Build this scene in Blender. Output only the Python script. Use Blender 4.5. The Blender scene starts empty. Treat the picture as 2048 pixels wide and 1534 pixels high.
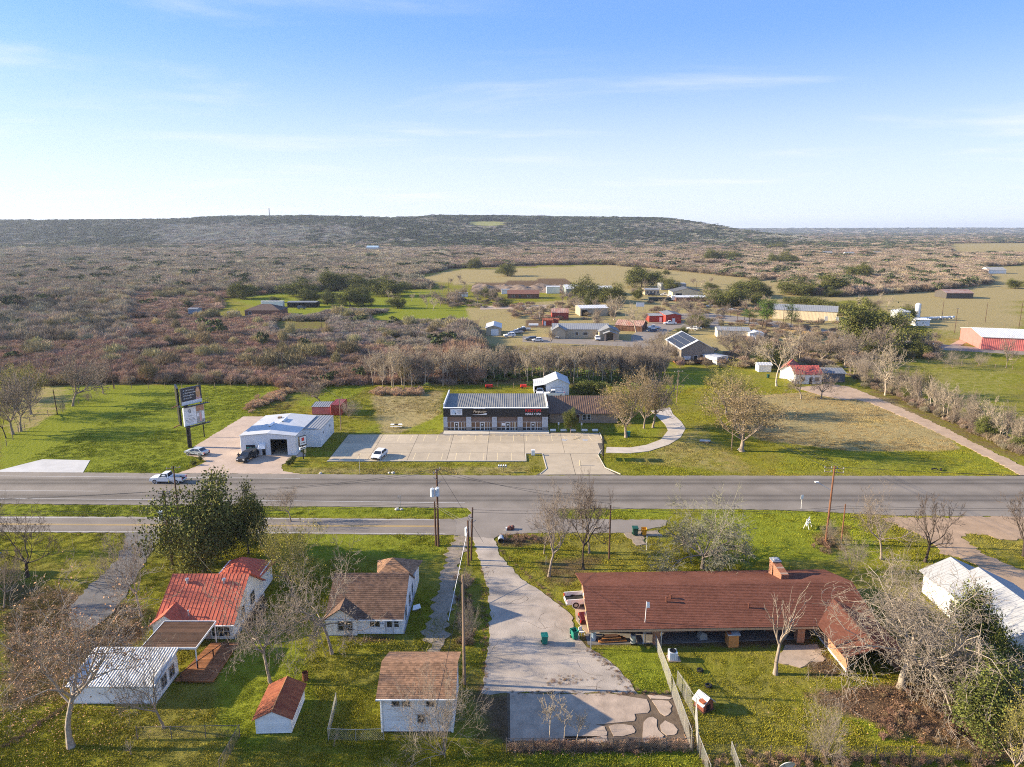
import bpy, math, random
import numpy as np
from mathutils import Vector, Matrix
rad = math.radians
S = bpy.context.scene
COL = S.collection

# ------------------------------------------------------------------ camera, sky, sun, exposure
FPX, HC = 1400.0, 44.0                       # focal length in pixels of a 2048 px wide frame, flying height
PITCH = math.atan(310 / 1400.0)
cam = bpy.data.cameras.new('camera'); camo = bpy.data.objects.new('camera', cam); COL.objects.link(camo)
camo.location = (0, 0, HC); camo.rotation_euler = (rad(90) - PITCH, 0, 0)
cam.sensor_width = 36; cam.sensor_fit = 'HORIZONTAL'; cam.lens = 36 * FPX / 2048
cam.clip_start = 1; cam.clip_end = 40000
S.camera = camo

SUN_EL, SUN_AZ = rad(20), rad(4.4)           # low winter sun from the left, a little beyond the buildings
to_sun = Vector((-math.cos(SUN_EL) * math.cos(SUN_AZ), math.cos(SUN_EL) * math.sin(SUN_AZ), math.sin(SUN_EL)))
W = bpy.data.worlds.new('World'); S.world = W; W.use_nodes = True
nt = W.node_tree; nt.nodes.clear()
def N(t, kind, **kw):
    n = t.nodes.new(kind)
    for k, v in kw.items(): setattr(n, k, v)
    return n
out = N(nt, 'ShaderNodeOutputWorld'); bg = N(nt, 'ShaderNodeBackground')
sky = N(nt, 'ShaderNodeTexSky', sky_type='NISHITA')
sky.sun_disc = False; sky.sun_elevation = SUN_EL; sky.sun_rotation = math.atan2(to_sun.x, to_sun.y)
sky.altitude = 0; sky.air_density = 1.0; sky.dust_density = 0.4; sky.ozone_density = 1.5
tc = N(nt, 'ShaderNodeTexCoord')
sep = N(nt, 'ShaderNodeSeparateXYZ'); nt.links.new(tc.outputs['Generated'], sep.inputs[0])
def wm(op, a, b, clamp=False):
    n = N(nt, 'ShaderNodeMath', operation=op, use_clamp=clamp)
    for i, x in enumerate((a, b)):
        if x is None: continue
        if isinstance(x, (int, float)): n.inputs[i].default_value = x
        else: nt.links.new(x, n.inputs[i])
    return n.outputs[0]
zz = wm('MULTIPLY', wm('MAXIMUM', sep.outputs[2], 0.0), 2.2)
zz = wm('ADD', zz, 0.03)
cmb = N(nt, 'ShaderNodeCombineXYZ')
nt.links.new(sep.outputs[0], cmb.inputs[0]); nt.links.new(sep.outputs[1], cmb.inputs[1]); nt.links.new(zz, cmb.inputs[2])
nrm = N(nt, 'ShaderNodeVectorMath', operation='NORMALIZE'); nt.links.new(cmb.outputs[0], nrm.inputs[0])
nt.links.new(nrm.outputs[0], sky.inputs[0])
# thin streaky cirrus: direction projected on a high flat layer
inv = wm('DIVIDE', 1.0, wm('ADD', wm('MAXIMUM', sep.outputs[2], 0.0), 0.06))
cu = N(nt, 'ShaderNodeCombineXYZ')
nt.links.new(wm('MULTIPLY', wm('MULTIPLY', sep.outputs[0], inv), 0.34), cu.inputs[0])
nt.links.new(wm('MULTIPLY', wm('MULTIPLY', sep.outputs[1], inv), 0.62), cu.inputs[1])
cn = N(nt, 'ShaderNodeTexNoise'); cn.inputs['Scale'].default_value = 1.15; cn.inputs['Detail'].default_value = 9
cn.inputs['Roughness'].default_value = 0.56; cn.inputs['Distortion'].default_value = 0.35
nt.links.new(cu.outputs[0], cn.inputs['Vector'])
cr = N(nt, 'ShaderNodeMapRange', interpolation_type='SMOOTHSTEP')
cr.inputs['From Min'].default_value = 0.50; cr.inputs['From Max'].default_value = 0.74
cr.inputs['To Min'].default_value = 0.0; cr.inputs['To Max'].default_value = 0.6
nt.links.new(cn.outputs[0], cr.inputs['Value'])
hz = N(nt, 'ShaderNodeMapRange', interpolation_type='SMOOTHSTEP')       # pale band along the horizon
hz.inputs['From Min'].default_value = 0.0; hz.inputs['From Max'].default_value = 0.26
hz.inputs['To Min'].default_value = 0.86; hz.inputs['To Max'].default_value = 0.0
nt.links.new(sep.outputs[2], hz.inputs['Value'])
m1 = N(nt, 'ShaderNodeMix', data_type='RGBA'); m2 = N(nt, 'ShaderNodeMix', data_type='RGBA')
SKY_PALE = (2.45, 2.56, 2.70, 1); SKY_CLOUD = (2.7, 2.75, 2.8, 1)
tintn = N(nt, 'ShaderNodeMix', data_type='RGBA', blend_type='MULTIPLY'); tintn.inputs['Factor'].default_value = 1.0
tintn.inputs['B'].default_value = (.72, .86, 1.10, 1)
nt.links.new(sky.outputs[0], tintn.inputs['A'])
m0 = N(nt, 'ShaderNodeMix', data_type='RGBA'); m0.inputs['Factor'].default_value = .5; m0.inputs['B'].default_value = (.56, 1.19, 2.75, 1); nt.links.new(tintn.outputs['Result'], m0.inputs['A'])
nt.links.new(hz.outputs[0], m1.inputs['Factor']); nt.links.new(m0.outputs['Result'], m1.inputs['A']); m1.inputs['B'].default_value = SKY_PALE
nt.links.new(cr.outputs[0], m2.inputs['Factor']); nt.links.new(m1.outputs['Result'], m2.inputs['A']); m2.inputs['B'].default_value = SKY_CLOUD
nt.links.new(m2.outputs['Result'], bg.inputs[0]); bg.inputs[1].default_value = 0.118
nt.links.new(bg.outputs[0], out.inputs[0])
sun = bpy.data.lights.new('sun', 'SUN'); suno = bpy.data.objects.new('sun', sun); COL.objects.link(suno)
sun.energy = 4.1; sun.angle = rad(0.55); sun.color = (1.0, 0.84, 0.60)
suno.rotation_euler = to_sun.to_track_quat('Z', 'Y').to_euler(); suno.location = (-100, 0, 80)
S.view_settings.view_transform = 'Standard'; S.view_settings.look = 'None'
S.view_settings.gamma = 1; S.view_settings.use_curve_mapping = False
S.view_settings.exposure = 1.72
S.cycles.max_bounces = 5; S.cycles.diffuse_bounces = 3; S.cycles.glossy_bounces = 2; S.cycles.transparent_max_bounces = 6
S.cycles.volume_bounces = 0
S.cycles.use_denoising = False; S.cycles.filter_width = 1.05

# ------------------------------------------------------------------ measuring helpers (photo survey -> ground)
cp, sp = math.cos(PITCH), math.sin(PITCH)
def ray(px, py):
    u, v = px - 1024, py - 767
    return u, FPX * cp - v * sp, -(FPX * sp + v * cp)
def G(px, py, z=0.0):
    d = ray(px, py); t = (z - HC) / d[2]
    return d[0] * t, d[1] * t
def HT(bx, by, ty):                          # height of something standing on the ground at (bx,by) whose top shows at row ty
    y = G(bx, by)[1]; d = ray(bx, ty); return HC + d[2] * y / d[1]
def KM(bx, by):                              # photo pixels per metre across, at ground point
    y = G(bx, by)[1]; return FPX / (y * cp + HC * sp)
def proj(x, y, z=0.0):
    z = z - HC; f = y * cp - z * sp; dn = -(y * sp + z * cp)
    return 1024 + FPX * x / f, 767 + FPX * dn / f
def inpoly(px, py, poly):
    px = np.asarray(px); py = np.asarray(py); r = np.zeros(px.shape, bool); n = len(poly)
    for i in range(n):
        x0, y0 = poly[i]; x1, y1 = poly[(i + 1) % n]
        if y0 == y1: continue
        c = ((y0 > py) != (y1 > py)) & (px < (x1 - x0) * (py - y0) / (y1 - y0) + x0)
        r ^= c
    return r

# ------------------------------------------------------------------ materials
MATS = {}
def mat(name, col, rough=0.8, var=0.15, sc=1.5, metal=0.0, bump=0.0, bsc=20.0, rnd=0.0, inst=False, kind=None, col2=None, spec=0.3, stretch=(1, 1, 1), obj=False):
    if name in MATS: return MATS[name]
    m = bpy.data.materials.new(name); m.use_nodes = True; t = m.node_tree
    b = t.nodes['Principled BSDF']; MATS[name] = m
    b.inputs['Roughness'].default_value = rough; b.inputs['Metallic'].default_value = metal
    b.inputs['Specular IOR Level'].default_value = spec
    L = t.links.new
    if obj:
        tcn = N(t, 'ShaderNodeTexCoord'); pos = tcn.outputs['Object']
    else:
        pos = N(t, 'ShaderNodeNewGeometry').outputs['Position']
    mp = N(t, 'ShaderNodeMapping'); mp.inputs['Scale'].default_value = stretch; L(pos, mp.inputs[0]); pos = mp.outputs[0]
    no = N(t, 'ShaderNodeTexNoise'); no.inputs['Scale'].default_value = sc; no.inputs['Detail'].default_value = 8
    no.inputs['Roughness'].default_value = 0.65; L(pos, no.inputs['Vector'])
    mr = N(t, 'ShaderNodeMapRange'); mr.inputs['From Min'].default_value = 0.3; mr.inputs['From Max'].default_value = 0.7
    L(no.outputs[0], mr.inputs['Value'])
    mx = N(t, 'ShaderNodeMix', data_type='RGBA')
    c2 = col2 or tuple(c * (1 + var) for c in col)
    c1 = col if col2 else tuple(c * (1 - var) for c in col)
    mx.inputs['A'].default_value = (*c1, 1); mx.inputs['B'].default_value = (*c2, 1)
    L(mr.outputs[0], mx.inputs['Factor']); c = mx.outputs['Result']
    if inst:
        a = N(t, 'ShaderNodeAttribute', attribute_type='INSTANCER', attribute_name='tint')
        mm = N(t, 'ShaderNodeMix', data_type='RGBA', blend_type='MULTIPLY'); mm.inputs['Factor'].default_value = 1
        L(c, mm.inputs['A']); L(a.outputs['Color'], mm.inputs['B']); c = mm.outputs['Result']
    if rnd:
        a = N(t, 'ShaderNodeAttribute', attribute_name='rnd')
        r2 = N(t, 'ShaderNodeMapRange'); r2.inputs['To Min'].default_value = 1 - rnd; r2.inputs['To Max'].default_value = 1 + rnd
        L(a.outputs['Fac'], r2.inputs['Value'])
        vm = N(t, 'ShaderNodeVectorMath', operation='SCALE'); L(c, vm.inputs[0]); L(r2.outputs[0], vm.inputs['Scale']); c = vm.outputs[0]
    if kind == 'brick':
        br = N(t, 'ShaderNodeTexBrick'); L(pos, br.inputs['Vector'])
        br.inputs['Scale'].default_value = 1; br.inputs['Brick Width'].default_value = .42; br.inputs['Row Height'].default_value = .14; br.inputs['Mortar Size'].default_value = .02
        br.inputs['Color1'].default_value = (*[x * .75 for x in col], 1); br.inputs['Color2'].default_value = (*[x * 1.25 for x in col], 1); br.inputs['Mortar'].default_value = (.34, .28, .22, 1)
        cx = N(t, 'ShaderNodeCombineXYZ'); sx = N(t, 'ShaderNodeSeparateXYZ'); L(pos, sx.inputs[0])
        ad = N(t, 'ShaderNodeMath', operation='ADD'); L(sx.outputs[0], ad.inputs[0]); L(sx.outputs[1], ad.inputs[1]); L(ad.outputs[0], cx.inputs[0]); L(sx.outputs[2], cx.inputs[1]); L(cx.outputs[0], br.inputs['Vector'])
        mm = N(t, 'ShaderNodeMix', data_type='RGBA', blend_type='MIX'); mm.inputs['Factor'].default_value = .7
        L(c, mm.inputs['A']); L(br.outputs[0], mm.inputs['B']); c = mm.outputs['Result']
    L(c, b.inputs['Base Color'])
    if bump:
        n2 = N(t, 'ShaderNodeTexNoise'); n2.inputs['Scale'].default_value = bsc; n2.inputs['Detail'].default_value = 4; L(pos, n2.inputs['Vector'])
        bp = N(t, 'ShaderNodeBump'); bp.inputs['Strength'].default_value = bump; bp.inputs['Distance'].default_value = .05
        L(n2.outputs[0], bp.inputs['Height']); L(bp.outputs[0], b.inputs['Normal'])
    return m

M_white = mat('white_painted_wood', (.77, .765, .745), .6, .10, .9, rnd=.06)
M_trim = mat('white_trim', (.78, .78, .76), .5, .05)
M_wmetal = mat('white_sheet_metal', (.72, .735, .745), .42, .07, .6, rnd=.05)
M_wroof = mat('white_metal_roof', (.52, .53, .54), .55, .09, .35, stretch=(1, .3, 1))
M_redroof = mat('red_metal_roof', (.47, .105, .055), .6, .22, .9, rnd=.07, stretch=(1.6, .35, 1))
M_rust = mat('rusted_sheet_metal', (.17, .035, .018), .8, .3, 1.3, col2=(.36, .12, .05), rnd=.12, stretch=(.5, 2, 1))
M_brownsh = mat('brown_shingles', (.10, .058, .04), .9, .3, .7, rnd=.25, col2=(.17, .10, .066))
M_tansh = mat('tan_shingles', (.27, .15, .085), .9, .2, .8, rnd=.28)
M_ranchsh = mat('reddish_brown_shingles', (.150, .062, .042), .95, .2, .35, rnd=.12, spec=.05)
M_brick = mat('orange_brick', (.36, .15, .07), .85, .2, .8, kind='brick')
M_brick2 = mat('pale_mixed_brick', (.33, .25, .19), .85, .3, .9, kind='brick')
M_glass = mat('dark_window_glass', (.025, .03, .035), .08, .3, .8, spec=.7)
M_glassb = mat('bronze_storefront_glass', (.13, .07, .045), .1, .5, .5, spec=.7)
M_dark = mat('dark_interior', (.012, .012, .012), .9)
M_black = mat('black_paint', (.012, .012, .013), .45, .2)
M_char = mat('charcoal_cladding', (.028, .027, .026), .6, .12)
M_galv = mat('galvanised_steel', (.42, .44, .46), .4, .12, 2, metal=.4)
M_corr = mat('corrugated_zinc', (.50, .49, .46), .6, .16, .5, metal=.15, rnd=.06)
M_pole = mat('creosoted_wood', (.085, .045, .03), .85, .3, 1.5, stretch=(4, 4, .5))
M_polel = mat('weathered_wood', (.24, .17, .12), .85, .3, 1.5, stretch=(4, 4, .5))
M_wire = mat('wire', (.03, .03, .03), .5)
M_deck = mat('rusty_brown_decking', (.27, .11, .045), .8, .4, 1.4, rnd=.2)
M_lat = mat('brown_lattice_boards', (.105, .056, .033), .85, .3, 1.0, rnd=.3)
M_grey = mat('grey_paint', (.30, .31, .32), .6, .12)
M_tan = mat('tan_sheet_metal', (.44, .37, .26), .55, .08, .6, rnd=.04)
M_yel = mat('pale_yellow_sheet_metal', (.64, .53, .35), .55, .07, .5, rnd=.04)
M_gryroof = mat('grey_metal_roof', (.25, .255, .26), .6, .10, .5, rnd=.05)
M_brnroof = mat('brown_metal_roof', (.125, .075, .05), .6, .12, .5, rnd=.06)
M_redwall = mat('red_sheet_metal', (.36, .055, .04), .5, .12, .7, rnd=.05)
M_pinkwall = mat('sun_faded_red_metal', (.60, .17, .15), .55, .1, .5, rnd=.05)
M_conc = mat('concrete', (.40, .33, .235), .9, .13, .35, rnd=.10, bump=.2, bsc=8)
M_concw = mat('new_white_concrete', (.47, .46, .44), .9, .14, .35, rnd=.04)
M_concold = mat('old_cracked_concrete', (.37, .285, .215), .92, .28, .6, bump=.3, bsc=6, rnd=.08)
M_kerb = mat('kerb_concrete', (.50, .45, .37), .9, .12, 1)
M_line = mat('faded_line_paint', (.62, .50, .30), .8, .25, 3)
M_lineW = mat('white_line_paint', (.52, .51, .49), .8, .25, 3)
M_lineY = mat('yellow_line_paint', (.50, .32, .07), .8, .2, 3)
M_gravel = mat('pale_gravel', (.255, .205, .155), .95, .3, 2.2, bump=.6, bsc=14)
M_dirt = mat('tan_dirt', (.34, .235, .15), .95, .22, .4, bump=.4, bsc=9)
M_pink = mat('pinkish_gravel', (.335, .285, .235), .95, .30, .30, bump=.5, bsc=10)
M_rubber = mat('black_rubber', (.02, .02, .02), .85)
M_rim = mat('wheel_rim_metal', (.4, .4, .42), .35, metal=.6)
M_glassv = mat('vehicle_glass', (.015, .018, .022), .06, spec=.8)
M_red = mat('red_plastic', (.55, .025, .02), .4)
M_lamp = mat('clear_lamp', (.7, .7, .68), .2)
M_bin = mat('teal_green_plastic', (.012, .17, .125), .5, .15)
M_bing = mat('dark_green_plastic', (.015, .075, .05), .5)
M_yelp = mat('yellow_plastic', (.62, .30, .02), .5)
M_orange = mat('orange_plastic', (.75, .18, .03), .5)
M_stone = mat('pale_stone', (.48, .45, .40), .9, .2, 4)
M_bark = mat('grey_bark', (.27, .22, .175), .95, .35, 2.5, bump=.6, bsc=9, stretch=(1, 1, .35), obj=True, spec=.04)
M_barkd = mat('dark_bark', (.075, .058, .047), .95, .35, 2.5, bump=.6, bsc=9, stretch=(1, 1, .35), obj=True, spec=.04)
M_barkw = mat('pale_mottled_bark', (.19, .145, .11), .9, .3, 3.5, bump=.6, bsc=7, col2=(.44, .39, .32), obj=True, spec=.04)
M_twigw = mat('pale_twigs', (.275, .23, .185), .9, .25, .8, rnd=.2, obj=True, spec=.04)
M_twig = mat('grey_twigs', (.24, .195, .155), .9, .25, .8, rnd=.25, obj=True, spec=.04)
M_twigd = mat('dark_twigs', (.115, .09, .075), .9, .25, .8, rnd=.2, obj=True, spec=.04)
M_bark2 = mat('pale_grey_bark', (.42, .35, .27), .95, .3, 2.5, obj=True, spec=.04); M_twig2 = mat('pale_grey_twigs', (.34, .285, .21), .9, .25, .8, rnd=.25, obj=True, spec=.04)
M_twigb = mat('tan_twigs', (.27, .21, .13), .9, .25, .8, rnd=.25, obj=True, spec=.04)
M_twigo = mat('olive_twigs', (.26, .235, .10), .9, .25, .8, rnd=.25, obj=True, spec=.04)
M_twigs = mat('silvery_twigs', (.225, .218, .155), .9, .25, .8, rnd=.25, obj=True, spec=.04)
M_leaf = mat('dark_evergreen_leaves', (.125, .130, .036), .9, .3, .5, rnd=.55, obj=True, spec=.08)
M_leafm = mat('mid_green_leaves', (.115, .128, .030), .8, .3, .5, rnd=.6, obj=True, spec=.12)
M_leafy = mat('bright_pine_needles', (.085, .135, .028), .6, .3, .5, rnd=.5, obj=True, spec=.04)
M_leafb = mat('dead_brown_leaves', (.42, .24, .13), .8, .3, 1, rnd=.45, obj=True, spec=.04)
M_leaft = mat('tan_leaf_buds', (.27, .20, .10), .8, .3, 1, rnd=.4, obj=True, spec=.04)
M_leafo = mat('yellowish_leaf_buds', (.27, .235, .05), .8, .3, 1, rnd=.4, obj=True, spec=.04)
M_brushr = mat('brush_twigs', (1, 1, 1), .95, .22, .02, inst=True, rnd=.35, spec=.04)
M_everi = mat('woodland_leaves', (1, 1, 1), .8, .25, .02, inst=True, rnd=.5, spec=.04)
M_tuft = mat('grass_blades', (1, 1, 1), .75, .2, .08, inst=True, rnd=.3, spec=.04)

# ------------------------------------------------------------------ mesh helpers
rng = np.random.default_rng(7); R = random.Random(11)
class MB:
    def __init__(s): s.v = []; s.f = []; s.m = []; s.r = []
    def face(s, pts, m=0, r=.5):
        i = len(s.v); s.v += [tuple(p) for p in pts]; s.f.append(tuple(range(i, i + len(pts)))); s.m.append(m); s.r.append(r); return s
    def box(s, x0, x1, y0, y1, z0, z1, m=0, r=.5):
        i = len(s.v)
        s.v += [(x0, y0, z0), (x1, y0, z0), (x1, y1, z0), (x0, y1, z0), (x0, y0, z1), (x1, y0, z1), (x1, y1, z1), (x0, y1, z1)]
        for q in ((0, 3, 2, 1), (4, 5, 6, 7), (0, 1, 5, 4), (1, 2, 6, 5), (2, 3, 7, 6), (3, 0, 4, 7)):
            s.f.append(tuple(i + k for k in q)); s.m.append(m); s.r.append(r)
        return s
    def tube(s, p0, p1, r0, r1=None, n=6, m=0, cap=True, r=.5):
        r1 = r0 if r1 is None else r1
        a, b = Vector(p0), Vector(p1); d = (b - a).normalized()
        u = d.orthogonal().normalized(); w = d.cross(u); i = len(s.v)
        for c, rr in ((a, r0), (b, r1)):
            for k in range(n):
                t = 2 * math.pi * k / n; q = c + (u * math.cos(t) + w * math.sin(t)) * rr; s.v.append(tuple(q))
        for k in range(n):
            k2 = (k + 1) % n; s.f.append((i + k, i + k2, i + n + k2, i + n + k)); s.m.append(m); s.r.append(r)
        if cap:
            s.f.append(tuple(i + k for k in range(n - 1, -1, -1))); s.m.append(m); s.r.append(r)
            s.f.append(tuple(i + n + k for k in range(n))); s.m.append(m); s.r.append(r)
        return s
    def slab(s, quad, t, m=0):                 # thick panel under an outer quad
        q = [Vector(p) for p in quad]; n = (q[1] - q[0]).cross(q[-1] - q[0]).normalized()
        if n.z < 0: n = -n
        lo = [p - n * t for p in q]; k = len(q)
        s.face(q, m); s.face(lo[::-1], m)
        for i in range(k): s.face([lo[i], lo[(i + 1) % k], q[(i + 1) % k], q[i]], m)
        return s
    def ext(s, pts, ws, m=0):                  # side profile (x,z) extruded to +-w per point along y
        a = [(p[0], -w, p[1]) for p, w in zip(pts, ws)]; b = [(p[0], w, p[1]) for p, w in zip(pts, ws)]
        s.face(a, m); s.face(b[::-1], m); n = len(pts)
        for i in range(n): s.face([a[(i + 1) % n], a[i], b[i], b[(i + 1) % n]], m)
        return s
    def poly(s, pts, z0, z1, m=0, r=.5):       # plan polygon extruded upward
        s.face([(p[0], p[1], z1) for p in pts], m, r)
        n = len(pts)
        for i in range(n):
            p, q = pts[i], pts[(i + 1) % n]; s.face([(p[0], p[1], z0), (q[0], q[1], z0), (q[0], q[1], z1), (p[0], p[1], z1)], m, r)
        return s
    def mesh(s, name, mats, smooth=False):
        me = bpy.data.meshes.new(name); me.from_pydata(s.v, [], s.f)
        for m in (mats if isinstance(mats, (list, tuple)) else [mats]): me.materials.append(m)
        me.polygons.foreach_set('material_index', s.m)
        a = me.attributes.new('rnd', 'FLOAT', 'FACE'); a.data.foreach_set('value', s.r)
        if smooth: me.polygons.foreach_set('use_smooth', [True] * len(s.f))
        me.update(); return me
    def build(s, name, mats, parent=None, smooth=False, stuff=False):
        return link(name, s.mesh(name, mats, smooth), parent, stuff)
def link(name, me, parent=None, stuff=False):
    o = bpy.data.objects.new(name, me); COL.objects.link(o)
    if parent: o.parent = parent
    if stuff: o['kind'] = 'stuff'
    return o
def tag(o, label, cat, group=None):
    o['label'] = label; o['category'] = cat
    if group: o['group'] = group
    return o
def thing(name, label, cat, loc=(0, 0, 0), rz=0.0, group=None, scale=None):
    o = bpy.data.objects.new(name, None); COL.objects.link(o); o.location = loc if len(loc) == 3 else (*loc, 0); o.rotation_euler = (0, 0, rz)
    o.empty_display_size = .3
    if scale: o.scale = scale
    return tag(o, label, cat, group)
def struct(name, mb, m=None, label=None):
    o = mb.build(name, m) if isinstance(mb, MB) else link(name, mb)
    o['kind'] = 'structure'
    if label: o['label'] = label
    return o
def copy_tree(o, parent=None):
    c = o.copy(); COL.objects.link(c); c.parent = parent
    for ch in list(o.children): copy_tree(ch, c)
    return c
def npmesh(name, V, F, mats, rnd=None, smooth=False):       # F: (n,k) index array
    me = bpy.data.meshes.new(name); k = F.shape[1]
    me.vertices.add(len(V)); me.vertices.foreach_set('co', np.asarray(V, np.float32).ravel())
    me.loops.add(F.size); me.loops.foreach_set('vertex_index', F.astype(np.int32).ravel())
    me.polygons.add(len(F)); me.polygons.foreach_set('loop_start', np.arange(0, F.size, k, dtype=np.int32))
    try: me.polygons.foreach_set('loop_total', np.full(len(F), k, np.int32))
    except Exception: pass
    for m in (mats if isinstance(mats, (list, tuple)) else [mats]): me.materials.append(m)
    if rnd is not None:
        a = me.attributes.new('rnd', 'FLOAT', 'FACE'); a.data.foreach_set('value', np.asarray(rnd, np.float32))
    if smooth: me.polygons.foreach_set('use_smooth', np.ones(len(F), bool))
    me.update(calc_edges=True); me.validate(); return me
def text_mesh(s, size, m, ext=.01, align='CENTER', bold=0.0, shear=0.0):
    cu = bpy.data.curves.new('t', 'FONT'); cu.body = s; cu.size = size; cu.extrude = ext; cu.align_x = align; cu.align_y = 'CENTER'
    cu.offset = bold; cu.resolution_u = 2; cu.shear = shear
    o = bpy.data.objects.new('t', cu); me = bpy.data.meshes.new_from_object(o)
    bpy.data.objects.remove(o); me.materials.clear(); me.materials.append(m); return me
def letters(s, size, m, parent, loc, rot=(math.pi / 2, 0, 0), name='lettering', **kw):
    o = link(name, text_mesh(s, size, m, **kw), parent); o.location = loc; o.rotation_euler = rot; return o
# ------------------------------------------------------------------ ground sheet with painted soil types
PAVED = []                                    # pixel outlines of everything paved, to keep grass off it
def crop(pts, ox, oy, s): return [(ox + x * s, oy + y * s) for x, y in pts]
LUSH = [([(0, 880), (30, 800), (60, 772), (560, 765), (505, 825), (420, 880), (368, 945), (180, 945), (0, 942)], 1),
        ([(735, 627), (960, 608), (1005, 622), (1010, 648), (950, 668), (880, 640), (740, 640)], 1.1),
        ([(440, 590), (880, 578), (900, 622), (560, 632)], .9), ([(560, 765), (660, 770), (740, 772), (700, 800), (600, 815)], .8),
        ([(0, 1008), (940, 1014), (940, 1034), (0, 1031)], 1), ([(1110, 1018), (1340, 1020), (1340, 1036), (1110, 1036)], 1),
        ([(1780, 735), (2048, 720), (2048, 850), (1930, 830), (1850, 780)], .4), ([(900, 860), (700, 868), (860, 800), (888, 800)], .6),
        ([(1400, 1020), (1700, 1020), (1780, 1120), (1380, 1120)], .85), ([(1180, 1290), (1310, 1285), (1350, 1380), (1290, 1390), (1240, 1330)], 1.15),
        ([(1640, 1380), (1780, 1360), (1840, 1450), (1780, 1490), (1700, 1440)], 1.3), ([(1020, 1500), (1400, 1500), (1400, 1534), (1020, 1534)], .9),
        ([(430, 1290), (600, 1280), (640, 1400), (500, 1520), (430, 1440)], .9), ([(600, 1060), (900, 1070), (880, 1120), (600, 1120)], .7),
        ([(550, 642), (665, 642), (665, 662), (550, 668)], 1.2), ([(265, 705), (360, 690), (420, 690), (300, 715)], .9),
        ([(1330, 735), (1420, 735), (1420, 770), (1330, 790)], .7), ([(1300, 705), (1340, 690), (1345, 730), (1300, 735)], 1.0), ([(1210, 850), (1330, 850), (1310, 890), (1215, 890)], .6),
        ([(1250, 915), (1330, 880), (1420, 870), (1480, 950), (1250, 948)], .35), ([(1550, 900), (1960, 905), (2040, 945), (1550, 948)], .5)]
DRY = [([(1450, 795), (1640, 782), (1780, 796), (1870, 850), (1925, 900), (1700, 902), (1520, 880), (1460, 850)], 1.0),
       ([(740, 790), (890, 780), (880, 830), (800, 868), (760, 868)], .75), ([(830, 560), (900, 540), (1280, 528), (1500, 545), (1500, 575), (1400, 565), (1280, 560), (1100, 570), (930, 570)], .95),
       ([(1690, 590), (2048, 548), (2048, 650), (1960, 665), (1850, 655)], .95), ([(1850, 655), (2048, 640), (2048, 700), (1900, 690)], .5),
       ([(930, 615), (1500, 570), (1900, 690), (1320, 720), (950, 690)], .72), ([(1100, 560), (1280, 545), (1560, 560), (1700, 600), (1500, 640), (1200, 610)], .7), ([(580, 935), (1060, 930), (1060, 948), (580, 948)], .5),
       ([(1250, 925), (1400, 850), (1500, 930), (1500, 948)], .45), ([(1880, 488), (2200, 484), (2200, 508), (1900, 512)], 1.0), ([(1440, 560), (1540, 545), (1560, 575), (1440, 590)], .9), ([(1430, 534), (1590, 524), (1590, 562), (1430, 565)], .9), ([(1680, 540), (2100, 530), (2100, 600), (1680, 600)], .9),
       ([(1700, 700), (1900, 715), (2048, 730), (2048, 900), (1880, 800)], .35), ([(0, 780), (130, 760), (160, 800), (60, 860), (0, 870)], .6), ([(1880, 1050), (2048, 1070), (2048, 1150)], .2),
       ([(720, 500), (740, 500), (740, 505)], .5), ([(930, 440), (1010, 442), (1010, 452), (930, 450)], .3)]
SOIL = [([(1590, 1390), (1720, 1370), (1850, 1350), (2060, 1380), (2060, 1534), (1840, 1480)], .9), ([(0, 1160), (180, 1180), (330, 1230), (260, 1310), (120, 1400), (0, 1430)], .75),
        ([(990, 1075), (1110, 1070), (1110, 1088), (1000, 1095)], .7), ([(1060, 1120), (1230, 1105), (1150, 1165), (1110, 1180)], .6), ([(1640, 1285), (1700, 1350), (1620, 1350), (1600, 1290)], .9),
        ([(660, 1268), (800, 1268), (800, 1282), (660, 1284)], .9), ([(950, 1385), (1360, 1385), (1400, 1500), (1020, 1505)], .9), ([(1160, 1265), (1360, 1262), (1620, 1250), (1620, 1290), (1160, 1296)], .85),
        ([(930, 1330), (1020, 1390), (1010, 1480), (950, 1500)], .55), ([(0, 590), (560, 640), (960, 640), (950, 690), (1300, 690), (1300, 770), (740, 770), (560, 768), (0, 772)], .55),
        ([(560, 765), (640, 785), (560, 830), (520, 815)], .4), ([(940, 568), (1130, 555), (1160, 580), (960, 585)], 1.0), ([(1630, 1060), (1700, 1050), (1700, 1110), (1640, 1110)], .6),
        ([(1050, 640), (1110, 640), (1110, 655), (1050, 655)], .9), ([(1720, 790), (2048, 930), (2048, 880), (1750, 770)], .5), ([(870, 1150), (930, 1120), (925, 1290), (880, 1320)], .35)]
xs = np.unique(np.concatenate([np.arange(-112, 112, 1.0), np.arange(-260, 260, 4.0), np.arange(-900, 901, 20.0), np.arange(-3000, 3001, 75.0), np.arange(-12000, 12001, 800.0)]))
ys = np.unique(np.concatenate([np.arange(40, 215, 1.0), np.arange(215, 500, 4.0), np.arange(500, 2000, 25.0), np.arange(2000, 16001, 700.0), [-400, -100, 0, 20]]))
GX, GY = np.meshgrid(xs, ys)
gpx, gpy = proj(GX, np.maximum(GY, 30))
def paint(zones, blur=2):
    a = np.zeros(GX.shape)
    for poly, w in zones: a = np.where(inpoly(gpx, gpy, poly) & (GY > 38), np.maximum(a, w), a)
    for _ in range(blur):
        p = np.pad(a, 1, mode='edge'); a = (p[1:-1, 1:-1] * 2 + p[:-2, 1:-1] + p[2:, 1:-1] + p[1:-1, :-2] + p[1:-1, 2:]) / 6
    return a
a_l, a_d, a_s = paint(LUSH), paint(DRY), paint(SOIL)
far = (GY > 700) | ((GY > 330) & (np.abs(GX) > 420))
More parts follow.
